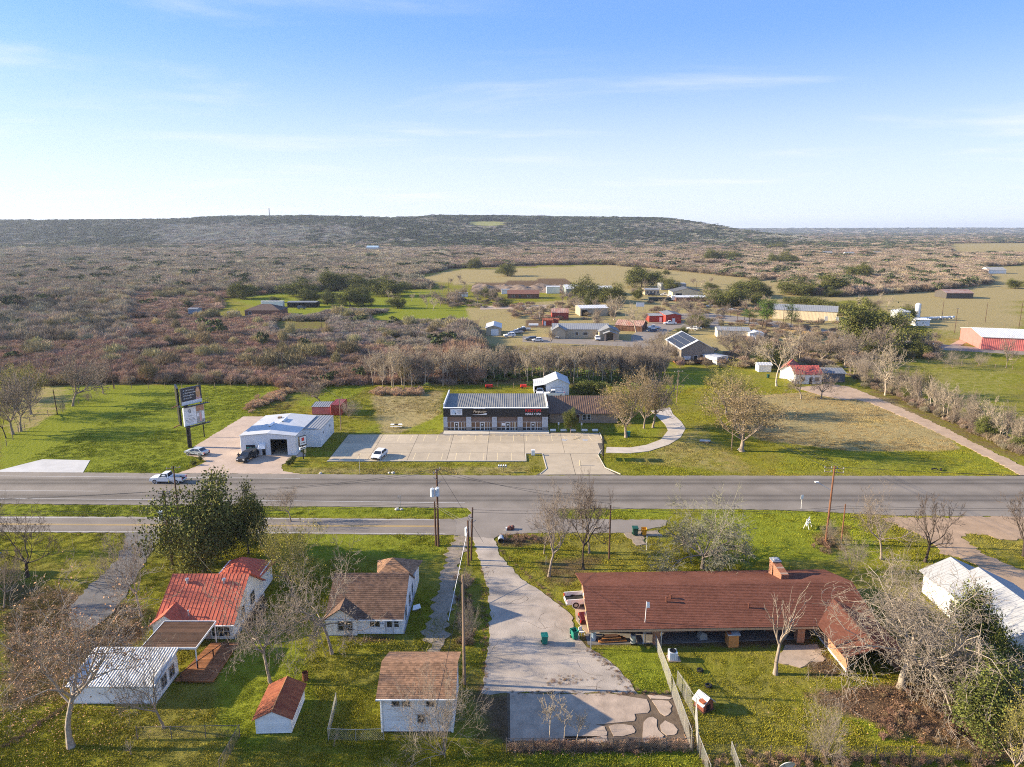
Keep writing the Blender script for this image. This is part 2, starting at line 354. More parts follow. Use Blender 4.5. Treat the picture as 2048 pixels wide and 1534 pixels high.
def fr(x, y, s):                              # cheap smooth pseudo noise
    return (np.sin(x / s + 1.3 * np.sin(y / s * .7)) + np.sin(y / s * 1.1 + 1.7 * np.sin(x / s * .6 + 2)) + np.sin((x + y) / s * .53)) / 3
GZ = 0.05 * fr(GX, GY, 5.0) - .06
GZ = np.where(GY > 260, -.06, GZ)
nx, ny = len(xs), len(ys)
idx = np.arange(nx * ny).reshape(ny, nx)
F = np.stack([idx[:-1, :-1], idx[:-1, 1:], idx[1:, 1:], idx[1:, :-1]], -1).reshape(-1, 4)
V = np.stack([GX, GY, GZ], -1).reshape(-1, 3)
def ground_mat(name='grassy_ground'):
    m = bpy.data.materials.new(name); m.use_nodes = True; t = m.node_tree; L = t.links.new; b = t.nodes['Principled BSDF']
    b.inputs['Roughness'].default_value = .95; b.inputs['Specular IOR Level'].default_value = .02
    pos = N(t, 'ShaderNodeNewGeometry').outputs['Position']
    def noise(s, d=6, r=.6, st=None):
        v = pos
        if st:
            mp = N(t, 'ShaderNodeMapping'); mp.inputs['Scale'].default_value = st; L(pos, mp.inputs[0]); v = mp.outputs[0]
        n = N(t, 'ShaderNodeTexNoise'); n.inputs['Scale'].default_value = s; n.inputs['Detail'].default_value = d; n.inputs['Roughness'].default_value = r; L(v, n.inputs['Vector']); return n.outputs[0]
    def mrange(v, a, c, lo=0., hi=1.):
        n = N(t, 'ShaderNodeMapRange', interpolation_type='SMOOTHSTEP'); L(v, n.inputs['Value'])
        for k, x in zip(('From Min', 'From Max', 'To Min', 'To Max'), (a, c, lo, hi)): n.inputs[k].default_value = x
        return n.outputs[0]
    def mix(f, a, c, bt='MIX'):
        n = N(t, 'ShaderNodeMix', data_type='RGBA', blend_type=bt)
        for s_, x in (('Factor', f), ('A', a), ('B', c)):
            if isinstance(x, (int, float)): n.inputs[s_].default_value = x
            elif isinstance(x, tuple): n.inputs[s_].default_value = (*x, 1)
            else: L(x, n.inputs[s_])
        return n.outputs['Result']
    def math_(op, a, c):
        n = N(t, 'ShaderNodeMath', operation=op)
        for i, x in enumerate((a, c)):
            if isinstance(x, (int, float)): n.inputs[i].default_value = x
            else: L(x, n.inputs[i])
        return n.outputs[0]
    big, mid, fine = noise(.06), noise(.45, 8), noise(3.5, 8, .7)
    g = mix(mrange(mid, .35, .65), (.165, .168, .015), (.235, .215, .026))
    g = mix(mrange(big, .42, .62, 0, .75), g, (.215, .180, .048))
    def zone(attr, lo, col, col2, w=.5):
        at = N(t, 'ShaderNodeAttribute', attribute_name=attr).outputs['Fac']
        f = math_('ADD', at, math_('MULTIPLY', math_('SUBTRACT', mid, .5), w * 2))
        f = math_('MULTIPLY', mrange(f, lo, lo + .55), mrange(at, 0.0, .12))
        return f, mix(mrange(fine, .35, .65), col, col2)
    for attr, col, col2 in (('lush', (.165, .19, .017), (.235, .245, .028)), ('dry', (.29, .225, .10), (.38, .30, .15)), ('soil', (.10, .066, .042), (.185, .115, .07))):
        f, c = zone(attr, .22, col, col2); g = mix(f, g, c)
    g = mix(mrange(fine, .25, .75, .0, .5), g, mix(1.0, g, (.55, .62, .5), 'MULTIPLY'))
    L(g, b.inputs['Base Color'])
    h = math_('ADD', math_('MULTIPLY', noise(1.3, 6, .65), 1.0), math_('MULTIPLY', noise(7.0, 4, .7), .35))
    bp = N(t, 'ShaderNodeBump'); bp.inputs['Strength'].default_value = .7; bp.inputs['Distance'].default_value = .28; L(h, bp.inputs['Height']); L(bp.outputs[0], b.inputs['Normal'])
    return m
M_ground = ground_mat()
gm = npmesh('ground', V, F, M_ground, smooth=True)
for nme, a in (('lush', a_l), ('dry', a_d), ('soil', np.maximum(a_s, np.where(far & (a_d < .05), .75, 0)))):
    at = gm.attributes.new(nme, 'FLOAT', 'POINT'); at.data.foreach_set('value', a.astype(np.float32).ravel())
struct('ground', gm, None)

# ------------------------------------------------------------------ distant hills
SKYL = [(-1200, 444), (0, 441), (150, 441), (300, 440), (420, 438), (480, 434), (640, 433), (800, 437), (890, 432), (1000, 432), (1120, 434), (1240, 435), (1310, 436), (1360, 443), (1410, 453), (1450, 460), (1520, 474), (1600, 500), (2600, 500)]
def crest(X, Y0=2700.):
    px = 1024 + X * FPX / (Y0 * cp)
    sy = np.interp(px, [p[0] for p in SKYL], [p[1] for p in SKYL])
    return np.maximum(HC + Y0 * (457 - sy) * .000698 - 8.0, -8)
def hill_z(X, Y):
    t = np.clip((Y - 1480 - 120 * fr(X, Y * 0, 240)) / 1150, 0, 1); t = t * t * (3 - 2 * t)
    bumps = 13 * fr(X, Y * .45, 150) * np.sin(np.pi * np.clip(t, 0, 1)) + 7 * fr(X + 50, Y * .6, 61) * np.sin(np.pi * np.clip(t, 0, 1))
    back = np.clip((Y - 3000) / 900, 0, 1)
    return crest(X) * t * (1 - .8 * back) + bumps * (np.maximum(crest(X), 0) / 90) - .5
def hill_mat(name, a, c):
    m = mat(name, a, .95, .2, .012, col2=c); return m
hx = np.arange(-3600, 2300, 40.); hy = np.arange(1330, 4000, 40.)
HX, HY = np.meshgrid(hx, hy)
def grid_mesh(name, X, Y, Z, m):
    n1, n0 = X.shape; i = np.arange(n1 * n0).reshape(n1, n0)
    return npmesh(name, np.stack([X, Y, Z], -1).reshape(-1, 3), np.stack([i[:-1, :-1], i[:-1, 1:], i[1:, 1:], i[1:, :-1]], -1).reshape(-1, 4), m, smooth=True)
struct('hills', grid_mesh('hills', HX, HY, hill_z(HX, HY) - .6, hill_mat('wooded_hill_soil', (.075, .07, .05), (.13, .11, .085))))
cmx, cmy = np.meshgrid(np.arange(-190, 40, 6.), np.arange(1900, 2700, 8.)); cmz = hill_z(cmx, cmy) + .4
cpx, cpy = proj(cmx, cmy, cmz); cin = inpoly(cpx, cpy, [(934, 443), (960, 441.5), (1006, 444), (1011, 450), (975, 452), (936, 450)])
i_ = np.arange(cmx.size).reshape(cmx.shape); fq = np.stack([i_[:-1, :-1], i_[:-1, 1:], i_[1:, 1:], i_[1:, :-1]], -1).reshape(-1, 4); fq = fq[cin[:-1, :-1].ravel()]
if len(fq): struct('hill_meadow', npmesh('hill_meadow', np.stack([cmx, cmy, cmz], -1).reshape(-1, 3), fq, mat('pale_green_meadow', (.20, .20, .045), .95, .2, .02)))
fx = np.arange(-2000, 9500, 90.); fy = np.arange(6000, 10500, 150.)
FX, FY = np.meshgrid(fx, fy)
def ridge_z(X, Y):
    t = np.clip((Y - 6000) / 1800, 0, 1); b = np.clip((Y - 9200) / 1200, 0, 1)
    return (40 + 9 * fr(X, Y * .3, 620) + 3 * fr(X, Y, 170)) * t * t * (3 - 2 * t) * (1 - .7 * b)
struct('far_ridge', grid_mesh('far_ridge', FX, FY, ridge_z(FX, FY) - .5, hill_mat('far_ridge_woods', (.045, .05, .035), (.10, .09, .06))))

# ------------------------------------------------------------------ roads and pavements
def ragged(pts, step, amp):
    o = []
    for (x0, y0), (x1, y1) in zip(pts, pts[1:] + pts[:1]):
        L_ = math.hypot(x1 - x0, y1 - y0); n = max(1, min(700, int(L_ / step)))
        for k in range(n):
            t = k / n; x, y = x0 + (x1 - x0) * t, y0 + (y1 - y0) * t
            w = amp * (.6 * math.sin(x * 1.9 + y * 1.3) * math.sin(y * 2.3 - x) + .9 * R.uniform(-.5, .5)); o.append((x + w * (y1 - y0) / max(L_, .1), y - w * (x1 - x0) / max(L_, .1)))
    return o
def sheet(name, outline, z, m, rnd=.5, paved=True, rag=0.0):
    if paved: PAVED.append(outline)
    mb = MB(); pts = [G(x, y) for x, y in outline]
    if rag: pts = ragged(pts, .5, rag)
    mb.poly(pts, -.12, z, 0, rnd); return struct(name, mb, m)
def asphalt(name, base, bands, yref):
    m = bpy.data.materials.new(name); m.use_nodes = True; t = m.node_tree; L = t.links.new; b = t.nodes['Principled BSDF']
    b.inputs['Roughness'].default_value = .85; b.inputs['Specular IOR Level'].default_value = .25
    pos = N(t, 'ShaderNodeNewGeometry').outputs['Position']; sx = N(t, 'ShaderNodeSeparateXYZ'); L(pos, sx.inputs[0])
    n1 = N(t, 'ShaderNodeTexNoise'); n1.inputs['Scale'].default_value = .7; n1.inputs['Detail'].default_value = 9; n1.inputs['Roughness'].default_value = .7
    mp = N(t, 'ShaderNodeMapping'); mp.inputs['Scale'].default_value = (.12, 1.1, 1); L(pos, mp.inputs[0]); L(mp.outputs[0], n1.inputs['Vector'])
    n2 = N(t, 'ShaderNodeTexNoise'); n2.inputs['Scale'].default_value = .25; n2.inputs['Detail'].default_value = 8; L(pos, n2.inputs['Vector'])
    ad = N(t, 'ShaderNodeMath', operation='MULTIPLY_ADD'); L(n1.outputs[0], ad.inputs[0]); ad.inputs[1].default_value = .9; L(sx.outputs[1], ad.inputs[2])
    mr = N(t, 'ShaderNodeMapRange'); L(ad.outputs[0], mr.inputs['Value']); mr.inputs['From Min'].default_value = yref[0] + .45; mr.inputs['From Max'].default_value = yref[1] + .45
    cr_ = N(t, 'ShaderNodeValToRGB'); L(mr.outputs[0], cr_.inputs[0]); e = cr_.color_ramp.elements
    while len(e) > 1: e.remove(e[0])
    e[0].position = 0; e[0].color = (*[base[i] * bands[0][1] for i in range(3)], 1)
    for p, k in bands[1:]:
        q = e.new(p); q.color = (*[base[i] * k for i in range(3)], 1)
    mx = N(t, 'ShaderNodeMix', data_type='RGBA', blend_type='MULTIPLY'); mx.inputs['Factor'].default_value = 1; L(cr_.outputs[0], mx.inputs['A'])
    r2 = N(t, 'ShaderNodeMapRange'); L(n2.outputs[0], r2.inputs['Value']); r2.inputs['From Min'].default_value = .3; r2.inputs['From Max'].default_value = .7; r2.inputs['To Min'].default_value = .86; r2.inputs['To Max'].default_value = 1.12
    L(r2.outputs[0], mx.inputs['B']); L(mx.outputs['Result'], b.inputs['Base Color'])
    bp = N(t, 'ShaderNodeBump'); bp.inputs['Strength'].default_value = .25; bp.inputs['Distance'].default_value = .02
    n3 = N(t, 'ShaderNodeTexNoise'); n3.inputs['Scale'].default_value = 14; L(pos, n3.inputs['Vector']); L(n3.outputs[0], bp.inputs['Height']); L(bp.outputs[0], b.inputs['Normal'])
    return m
# tyre-polished wheel paths run along the road, so they follow the distance across it
M_hw = asphalt('highway_asphalt', (.195, .168, .138), [(0, 1.12), (.10, 1.1), (.16, .92), (.21, .58), (.25, .86), (.29, .84), (.335, .56), (.39, .9), (.5, 1.1), (.62, 1.05), (.69, .78), (.72, .5), (.755, .85), (.80, .85), (.83, .5), (.865, .88), (.92, 1.1), (1, 1.15)], (105.9, 121.3))
M_fr = asphalt('frontage_asphalt', (.205, .175, .145), [(0, 1), (.2, .9), (.35, 1.02), (.5, .95), (.65, 1.02), (.8, .9), (1, 1.05)], (96.3, 101.8))
M_as = asphalt('worn_asphalt', (.215, .185, .155), [(0, 1), (.5, .9), (1, 1.06)], (60, 100))
sheet('highway', [(-900, 940), (0, 944), (500, 947.5), (1000, 951), (2048, 952), (2900, 953), (2900, 1036), (2048, 1033), (1790, 1031), (1660, 1024), (1536, 1019), (1000, 1016), (500, 1012), (0, 1007), (-900, 1001)], .02, M_hw, rag=.16)
sheet('frontage_road', [(-900, 1028), (0, 1032), (500, 1035.5), (900, 1038), (912, 1040), (912, 1070), (905, 1070), (500, 1067), (0, 1064), (-900, 1058)], .016, M_fr, rag=.2)
sheet('junction', [(908, 1038.5), (936, 1033), (945, 1024), (930, 1014.6), (1118, 1016.6), (1112, 1024), (1120, 1037), (1335, 1040), (1332, 1052), (1250, 1066), (1080, 1065), (1000, 1070), (988, 1076), (944, 1074), (908, 1071)], .012, M_as, rag=.25)
sheet('side_road', [(250, 1064), (326, 1066), (298, 1110), (285, 1132), (248, 1195), (215, 1235), (178, 1262), (140, 1255), (140, 1215), (178, 1172), (230, 1125), (252, 1085)], .012, mat('old_asphalt', (.13, .122, .115), .92, .28, .5, bump=.3, bsc=8), rag=.35)
sheet('alley', crop([(945, 1070), (988, 1074), (1000, 1110), (1040, 1156), (1092, 1190), (1140, 1226), (1152, 1262), (1166, 1288), (1205, 1312), (1242, 1342), (1275, 1386), (960, 1386), (972, 1330), (981, 1240), (976, 1180), (962, 1128), (950, 1095)], 0, 0, 1), .010, M_pink, rag=.28)
sheet('gravel_drive', [(908, 1071), (941, 1073), (924, 1105), (911, 1180), (893, 1262), (878, 1306), (862, 1306), (848, 1268), (870, 1200), (886, 1140), (894, 1105)], .004, M_gravel, rag=.7, paved=False)
sheet('wash_forecourt', [(487, 833), (540, 833), (600, 900), (612, 912), (592, 914), (562, 930), (566, 942), (602, 948), (356, 946.2), (385, 936), (413, 923), (400, 915), (376, 910), (388, 893)], .012, mat('tan_paving', (.43, .33, .255), .92, .15, .4, bump=.25, bsc=8), rag=.2)
sheet('curved_drive', crop([(1060, 865), (1290, 870), (1450, 845), (1600, 790), (1670, 700), (1640, 640), (1560, 560), (1500, 505), (1690, 470), (1720, 540), (1800, 610), (1845, 680), (1795, 770), (1680, 840), (1480, 905), (1300, 925), (1050, 922)], 1000, 720, .2012), .02, mat('pale_drive_concrete', (.46, .405, .34), .9, .2, .4, bump=.2, bsc=8))
sheet('dirt_road', crop([(-220, 830), (0, 905), (150, 940), (500, 1090), (830, 1250), (1180, 1420), (1310, 1500), (1700, 1600), (1700, 1560), (1335, 1430), (1000, 1270), (700, 1120), (400, 985), (130, 870), (0, 820), (-200, 790)], 1700, 560, .2607), .006, mat('pale_tan_dirt', (.38, .275, .19), .95, .22, .4, bump=.4, bsc=9), rag=.5)
sheet('dirt_yard', crop([(900, 622), (2048, 606), (2200, 606), (2200, 800), (2048, 800), (1860, 795), (1650, 740), (1540, 770), (1700, 900), (2048, 1050), (2300, 1150), (2300, 1450), (2048, 1280), (1600, 960), (1420, 920), (1250, 780), (1060, 690)], 1536, 880, .25), .006, M_dirt, rag=.7)
sheet('village_lot', [(1045, 672), (1105, 675), (1240, 680), (1310, 687), (1345, 697), (1340, 703), (1240, 692), (1100, 686), (1045, 684)], .01, M_as)
sheet('village_road', [(1290, 690), (1350, 657), (1440, 654), (1440, 640), (1300, 645), (1262, 672), (1262, 684)], .012, M_as)
sheet('pale_road', [(960, 612), (1110, 609), (1110, 616), (960, 619)], .012, M_concold)
sheet('village_street', [(1300, 628), (1420, 626), (1560, 643), (1700, 669), (1900, 690), (2100, 706), (2100, 713), (1880, 699), (1690, 681), (1550, 654), (1420, 639), (1300, 638)], .008, M_as)
sheet('farm_track', [(1880, 700), (1940, 668), (1985, 655), (1994, 659), (1955, 671), (1905, 701)], .006, mat('pale_tan_dirt', None))
sheet('yard_dirt_patch', [(1590, 775), (1660, 768), (1690, 778), (1720, 797), (1690, 800), (1640, 790)], .005, mat('pale_tan_dirt', None))
sheet('patio', [(1570, 1290), (1632, 1288), (1650, 1318), (1600, 1332), (1556, 1325)], .02, M_concold, rag=.3)
sheet('porch_floor', [(1170, 1268), (1620, 1252), (1622, 1277), (1330, 1287), (1176, 1290)], .03, mat('grey_slab', (.16, .15, .14), .9, .2, .6))
sheet('carport_pad', [(1148, 1190), (1190, 1180), (1200, 1275), (1180, 1275), (1152, 1240)], .014, M_concold)
sheet('bin_pad', crop([(990, 665), (1250, 640), (1300, 690), (1150, 690), (1180, 760), (1090, 765)], 1000, 900, .25), .013, M_gravel, rag=.4)
# lane lines and edge lines, each a real thin strip
def stripe(name, pts, w, z, m, parent=None):
    mb = MB(); P = [Vector((*G(*p), 0)) for p in pts]
    for a, b in zip(P[:-1], P[1:]):
        n = Vector((-(b - a).y, (b - a).x, 0)).normalized() * w / 2
        mb.face([(*(a - n).xy, z), (*(b - n).xy, z), (*(b + n).xy, z), (*(a + n).xy, z)])
    return mb
ml = MB()
for pts, w, k in (([(-900, 948), (0, 952), (600, 957)], .12, 0), ([(-900, 992), (0, 997), (600, 1002), (930, 1006)], .12, 0), ([(-900, 976), (0, 981), (200, 982.5)], .1, 1)):
    q = stripe('', pts, w, .026, None); ml.f += [tuple(i + len(ml.v) for i in f) for f in q.f]; ml.v += q.v; ml.m += [k] * len(q.f); ml.r += q.r
struct('highway_lines', ml, [M_lineW, M_lineW])
ml = MB()
for pts, w, k in (([(-900, 1031), (0, 1035), (500, 1037), (880, 1040)], .14, 0), ([(-900, 1057), (0, 1062.5), (500, 1065), (890, 1068)], .12, 0), ([(-900, 1043), (0, 1047.6), (500, 1050.5), (880, 1052)], .12, 1), ([(-900, 1044.6), (0, 1049.2), (500, 1052), (880, 1053.6)], .12, 1)):
    q = stripe('', pts, w, .022, None); ml.f += [tuple(i + len(ml.v) for i in f) for f in q.f]; ml.v += q.v; ml.m += [k] * len(q.f); ml.r += q.r
struct('frontage_lines', ml, [M_lineW, M_lineY])

# ------------------------------------------------------------------ parking lot of cast concrete panels
lot = struct('parking_lot', MB().poly([(-35.8, 129.2), (2.6, 129.2), (2.6, 133.6), (6, 133.6), (6.4, 124.5), (4.4, 121.3), (19.8, 121.2), (17.4, 125.4), (17.0, 133.0), (18.9, 137.6), (19.3, 148.3), (8.2, 148.9), (-15.2, 149.6), (-16, 147.3), (-35.8, 147.1)], -.1, .004), mat('joint_filler', (.10, .085, .07), .95, .2, 1))
PAVED.append([(655, 923), (1050, 923), (1053, 906), (1079, 906), (1083, 940), (1060, 952), (1215, 951), (1196, 925), (1206, 893), (1200, 864), (888, 862), (697, 868)])
def slab_piece(pts, r, parent, m=M_conc, z=.03, name='slab'):
    return MB().poly(pts, 0, z, 0, r).build(name, m, parent)
gx = [-35.75, -28.1, -20.4, -12.7, -5.0, 2.55]
gyl = [129.25, 134.3, 140.7, 147.05]
def inset(x0, x1, y0, y1, g=.035): return [(x0 + g, y0 + g), (x1 - g, y0 + g), (x1 - g, y1 - g), (x0 + g, y1 - g)]
for i in range(5):
    for j in range(3):
        slab_piece(inset(gx[i], gx[i + 1], gyl[j], gyl[j + 1]), R.random(), lot)
for (x0, x1, y0, y1) in ((2.55, 10.6, 140.7, 148.2), (10.6, 19.1, 140.7, 148.2), (2.55, 10.6, 133.7, 140.7), (10.6, 18.0, 133.7, 140.7)):
    slab_piece(inset(x0, x1, y0, y1), R.random(), lot)
slab_piece([(6.1, 133.6), (11.6, 133.6), (11.6, 121.6), (5.0, 121.5), (6.4, 124.7)], .45, lot)
slab_piece([(11.7, 133.6), (17.0, 133.6), (17.3, 125.4), (19.0, 121.6), (11.7, 121.6)], .6, lot)
for i in range(5): slab_piece(inset(gx[i], gx[i + 1], 147.1, 149.4) if i > 2 else inset(-15.1, -14.9, 147.1, 149.4), .4, lot) if i > 2 else None
slab_piece(inset(-15.1, -5.0, 147.1, 150.1), .7, lot, M_kerb, .14, 'sidewalk_slab'); slab_piece(inset(-5.0, 8.2, 147.4, 150.1), .6, lot, M_kerb, .14, 'sidewalk_slab')
kb = MB()
kb.box(-35.8, 2.6, 128.98, 129.2, -.05, .14); kb.box(2.62, 2.8, 129.0, 133.5, -.05, .14); kb.box(2.8, 6.0, 133.62, 133.8, -.05, .14); kb.box(19.2, 19.4, 140.7, 148.3, -.05, .14)
for a, b in (((6.1, 133.5), (6.5, 124.7)), ((6.5, 124.7), (5.2, 121.8)), ((17.1, 133.0), (17.5, 125.4)), ((17.5, 125.4), (19.9, 121.7)), ((17.1, 133.0), (18.3, 136.5))):
    kb.tube((*a, .04), (*b, .04), .1, n=4)
kb.build('kerb', M_kerb, lot)
for i in range(13):                            # stall stripes: each its own strip
    x = -33.0 + i * 2.74
    if x < 1.5: MB().box(x - .06, x + .06, 129.5, 134.2, .031, .034).build('stall_line', M_line, lot)
for i in range(18):
    x = -29.8 + i * 2.74
    dx = -.6 if x > 9 else 0
    o = MB().box(-.06, .06, -2.4, 2.3, .031, .034).build('stall_line', M_line, lot); o.location = (x, 144.6, 0); o.rotation_euler = (0, 0, .0 if x < 9 else .12)
hatch = MB()
for k in range(7): hatch.tube((12.6 + k * .28, 142.6 + k * .2, .033), (13.4 + k * .28, 144.0 + k * .35, .033), .04, n=4)
hatch.build('hatching', M_line, lot)
M_blue = mat('faded_blue_paint', (.33, .38, .46), .85, .3, 4)
for x in (11.2, 15.6):
    b = MB()
    for k in range(14):
        a0, a1 = 2 * math.pi * k / 14, 2 * math.pi * (k + 1) / 14
        b.face([(x + .62 * math.cos(a0), 143 + .62 * math.sin(a0), .034), (x + .62 * math.cos(a1), 143 + .62 * math.sin(a1), .034), (x + .38 * math.cos(a1), 143 + .38 * math.sin(a1), .034), (x + .38 * math.cos(a0), 143 + .38 * math.sin(a0), .034)])
    b.box(x - .06, x + .06, 142.7, 143.5, .035, .037); b.box(x - .06, x + .4, 142.7, 142.85, .037, .038); b.build('wheelchair_symbol', M_blue, lot)

# white slab by the left field, and the broken slab in the foreground
ws = sheet('white_slab', [(-30, 944), (-10, 942.5), (85, 918.5), (180, 920.5), (166, 945)], .012, M_concw)
PAVED.append([(1010, 1386), (1350, 1386), (1380, 1500), (1015, 1500)])
bs = sheet('broken_slab', [(1014, 1387), (1348, 1389), (1376, 1492), (1016, 1492)], .004, mat('crack_soil', (.12, .085, .055), .95, .35, 1.2, bump=.5, bsc=9), paved=False)
C8 = lambda pts: [G(x, y) for x, y in crop(pts, 1000, 1330, .2051)]
for pts in ([(95, 275), (600, 290), (1060, 280), (1430, 338), (1450, 380), (1462, 440), (1440, 470), (1310, 480), (1322, 520), (1310, 548), (1090, 570), (930, 584), (1020, 604), (1030, 640), (1045, 655), (1040, 690), (740, 740), (100, 742)],
            [(1060, 598), (1110, 584), (1200, 580), (1290, 594), (1320, 640), (1310, 665), (1200, 697), (1110, 698), (1085, 650)], [(1480, 348), (1560, 345), (1640, 354), (1678, 400), (1660, 430), (1670, 455), (1640, 490), (1610, 502), (1560, 470), (1520, 405)],
            [(1400, 560), (1440, 518), (1490, 508), (1530, 535), (1528, 600), (1545, 640), (1600, 692), (1560, 740), (1400, 760), (1388, 690)], [(1560, 590), (1610, 543), (1640, 560), (1690, 582), (1732, 632), (1720, 670), (1700, 684), (1625, 690), (1572, 650)],
            [(1440, 297), (1560, 300), (1680, 322), (1650, 338), (1470, 330)], [(620, 700), (1040, 698), (1050, 760), (640, 775)]):
    slab_piece(C8(pts), R.random(), bs, M_concold, .05)
ws2 = MB()
for _ in range(900):                           # leaf litter and weeds lining the slab edges
    t = R.random(); x, y = G(1015 + 365 * t, 1488 + R.gauss(6, 6) - 8 * (t > .8)); s = .10; a = R.random() * 6.28
    ws2.face([(x + s * math.cos(a + k * 2.1), y + s * math.sin(a + k * 2.1), .06 + .08 * R.random()) for k in range(3)], 0, R.random())
o = ws2.build('leaf_litter', M_leafb); o['kind'] = 'stuff'; o['label'] = 'brown leaf litter along the wire fence at the slab edge'
# ------------------------------------------------------------------ building kit
class Bld:
    """A building: local x along its front, y into its depth, origin mid-front on the ground."""
    def __init__(s, name, label, cat, x, y, w, d, rz=0.0, z=0.0, group=None):
        s.w, s.d = w, d; s.o = thing(name, label, cat, (x, y, z), rz, group)
    def pt(s, side, u, z, off):
        return {'f': (u - s.w / 2, -off, z), 'b': (s.w / 2 - u, s.d + off, z), 'l': (-s.w / 2 - off, s.d - u, z), 'r': (s.w / 2 + off, u, z)}[side]
    def sbox(s, mb, side, u0, u1, z0, z1, o0, o1, m=0):
        a, b = s.pt(side, u0, z0, o0), s.pt(side, u1, z1, o1)
        mb.box(min(a[0], b[0]), max(a[0], b[0]), min(a[1], b[1]), max(a[1], b[1]), min(a[2], b[2]), max(a[2], b[2]), m); return mb
    def walls(s, mt, eave, ridge=None, axis='x', lap=0.0, z0=0.0, ridge_at=.5, ribs=0.0, sides='flbr', name='wall', mono=None):
        """axis: direction of the ridge; gables rise to ridge on the two end walls."""
        mb = MB(); st = MB()
        for sd in sides:
            L = s.w if sd in 'fb' else s.d
            gab = ridge is not None and ((axis == 'x' and sd in 'lr') or (axis == 'y' and sd in 'fb'))
            ra = ridge_at if sd in 'fr' else 1 - ridge_at
            def top(u):
                if mono is not None:
                    lo, hi = mono; k = {'f': lo, 'b': hi}.get(sd); 
                    if k is not None: return k
                    t = u / L if sd == 'r' else 1 - u / L
                    return lo + (hi - lo) * t
                if not gab: return eave
                return eave + (ridge - eave) * (u / (ra * L) if u <= ra * L else (L - u) / ((1 - ra) * L))
            us = [0, L] if not gab else [0, ra * L, L]
            mb.face([s.pt(sd, 0, z0, 0), s.pt(sd, L, z0, 0)] + [s.pt(sd, u, top(u), 0) for u in us[::-1]], 0, .5)
            if lap:
                z = z0; zt = max(top(u) for u in us)
                while z < zt - .03:
                    zb = min(z + lap, zt); u0, u1 = 0., L
                    if gab and z > eave:
                        k = (z - eave) / (ridge - eave); u0, u1 = ra * L * k, L - (1 - ra) * L * k
                    v0, v1 = u0, u1
                    if gab and zb > eave:
                        k = (zb - eave) / (ridge - eave); v0, v1 = ra * L * k, L - (1 - ra) * L * k
                    r = R.random()
                    st.face([s.pt(sd, u0, z, .03), s.pt(sd, u1, z, .03), s.pt(sd, v1, zb, .006), s.pt(sd, v0, zb, .006)], 0, r)
                    st.face([s.pt(sd, u0, z, .004), s.pt(sd, u1, z, .004), s.pt(sd, u1, z, .03), s.pt(sd, u0, z, .03)], 0, r * .5)
                    z += lap
            if ribs:
                n = max(2, int(L / ribs))
                for k in range(n + 1):
                    u = min(max(k * L / n, .04), L - .04); t = top(u) - .02
                    a = [s.pt(sd, u - .05, z0, .004), s.pt(sd, u, z0, .045), s.pt(sd, u + .05, z0, .004)]
                    b = [s.pt(sd, u - .05, t, .004), s.pt(sd, u, t, .045), s.pt(sd, u + .05, t, .004)]
                    st.face([a[0], a[1], b[1], b[0]]); st.face([a[1], a[2], b[2], b[1]])
        s.wall = mb.build(name, mt, s.o)
        if st.f: st.build('lap_board' if lap else 'wall_rib', mt, s.wall, stuff=True)
        return s.wall
    def panels(s, quads, mt, t=.10, rib=0.0, ribh=.05, ribw=.035, shingle=0.0, tab=.3, name='roof', parent=None, ribm=None):
        mb = MB()
        for q in quads: mb.slab(q, t)
        ro = mb.build(name, mt, parent or s.o)
        sub = parent is None
        st = MB()
        for q in quads:
            q = [Vector(p) for p in q]
            if len(q) == 3: q = [q[0], q[1], q[2], q[2]]
            a, b, c, e = q                     # a,b along the eave, c above b, e above a
            n = (b - a).cross(e - a).normalized(); n = n if n.z > 0 else -n
            if rib:
                m_ = max(1, int((b - a).length / rib))
                for k in range(m_ + 1):
                    f = k / m_; p0 = a.lerp(b, f) + n * .002
                    if (c - e).length < .25 * (b - a).length and (c - e).length < .1:   # triangular panel: ribs run straight up the slope
                        g = abs(2 * f - 1); p1 = p0 + ((e - a.lerp(b, .5)) * (1 - g)); 
                    else: p1 = e.lerp(c, f) + n * .002
                    dv = (b - a).normalized() * ribw
                    st.face([p0 - dv, p0 + n * ribh, p1 + n * ribh, p1 - dv]); st.face([p0 + n * ribh, p0 + dv, p1 + dv, p1 + n * ribh])
            if shingle:
                rows = max(1, int(((a.lerp(b, .5)) - (e.lerp(c, .5))).length / shingle))
                for i in range(rows):
                    l0, l1 = a.lerp(e, i / rows), b.lerp(c, i / rows); u0, u1 = a.lerp(e, (i + 1.15) / rows if i < rows - 1 else 1), b.lerp(c, (i + 1.15) / rows if i < rows - 1 else 1)
                    k = max(1, int((l1 - l0).length / tab)); off = .5 * (i % 2)
                    es = [0] + [min(1, max(0, (j + off + R.uniform(-.12, .12)) / k)) for j in range(1, k)] + [1]
                    for j in range(k):
                        f0, f1 = es[j], es[j + 1]
                        if f1 - f0 < 1e-4: continue
                        h = n * (.028 + .012 * R.random()); r = R.random()
                        A, B_ = l0.lerp(l1, f0), l0.lerp(l1, f1)
                        st.face([A + h, B_ + h, u0.lerp(u1, f1) + n * .004, u0.lerp(u1, f0) + n * .004], 0, r)
                        st.face([A, B_, B_ + h, A + h], 0, r * .3)
        if st.f: st.build('shingle' if shingle else 'roof_rib', ribm or mt, ro if sub else None, stuff=True) if sub else st.build('shingle' if shingle else 'roof_rib', ribm or mt, parent, stuff=True)
        return ro
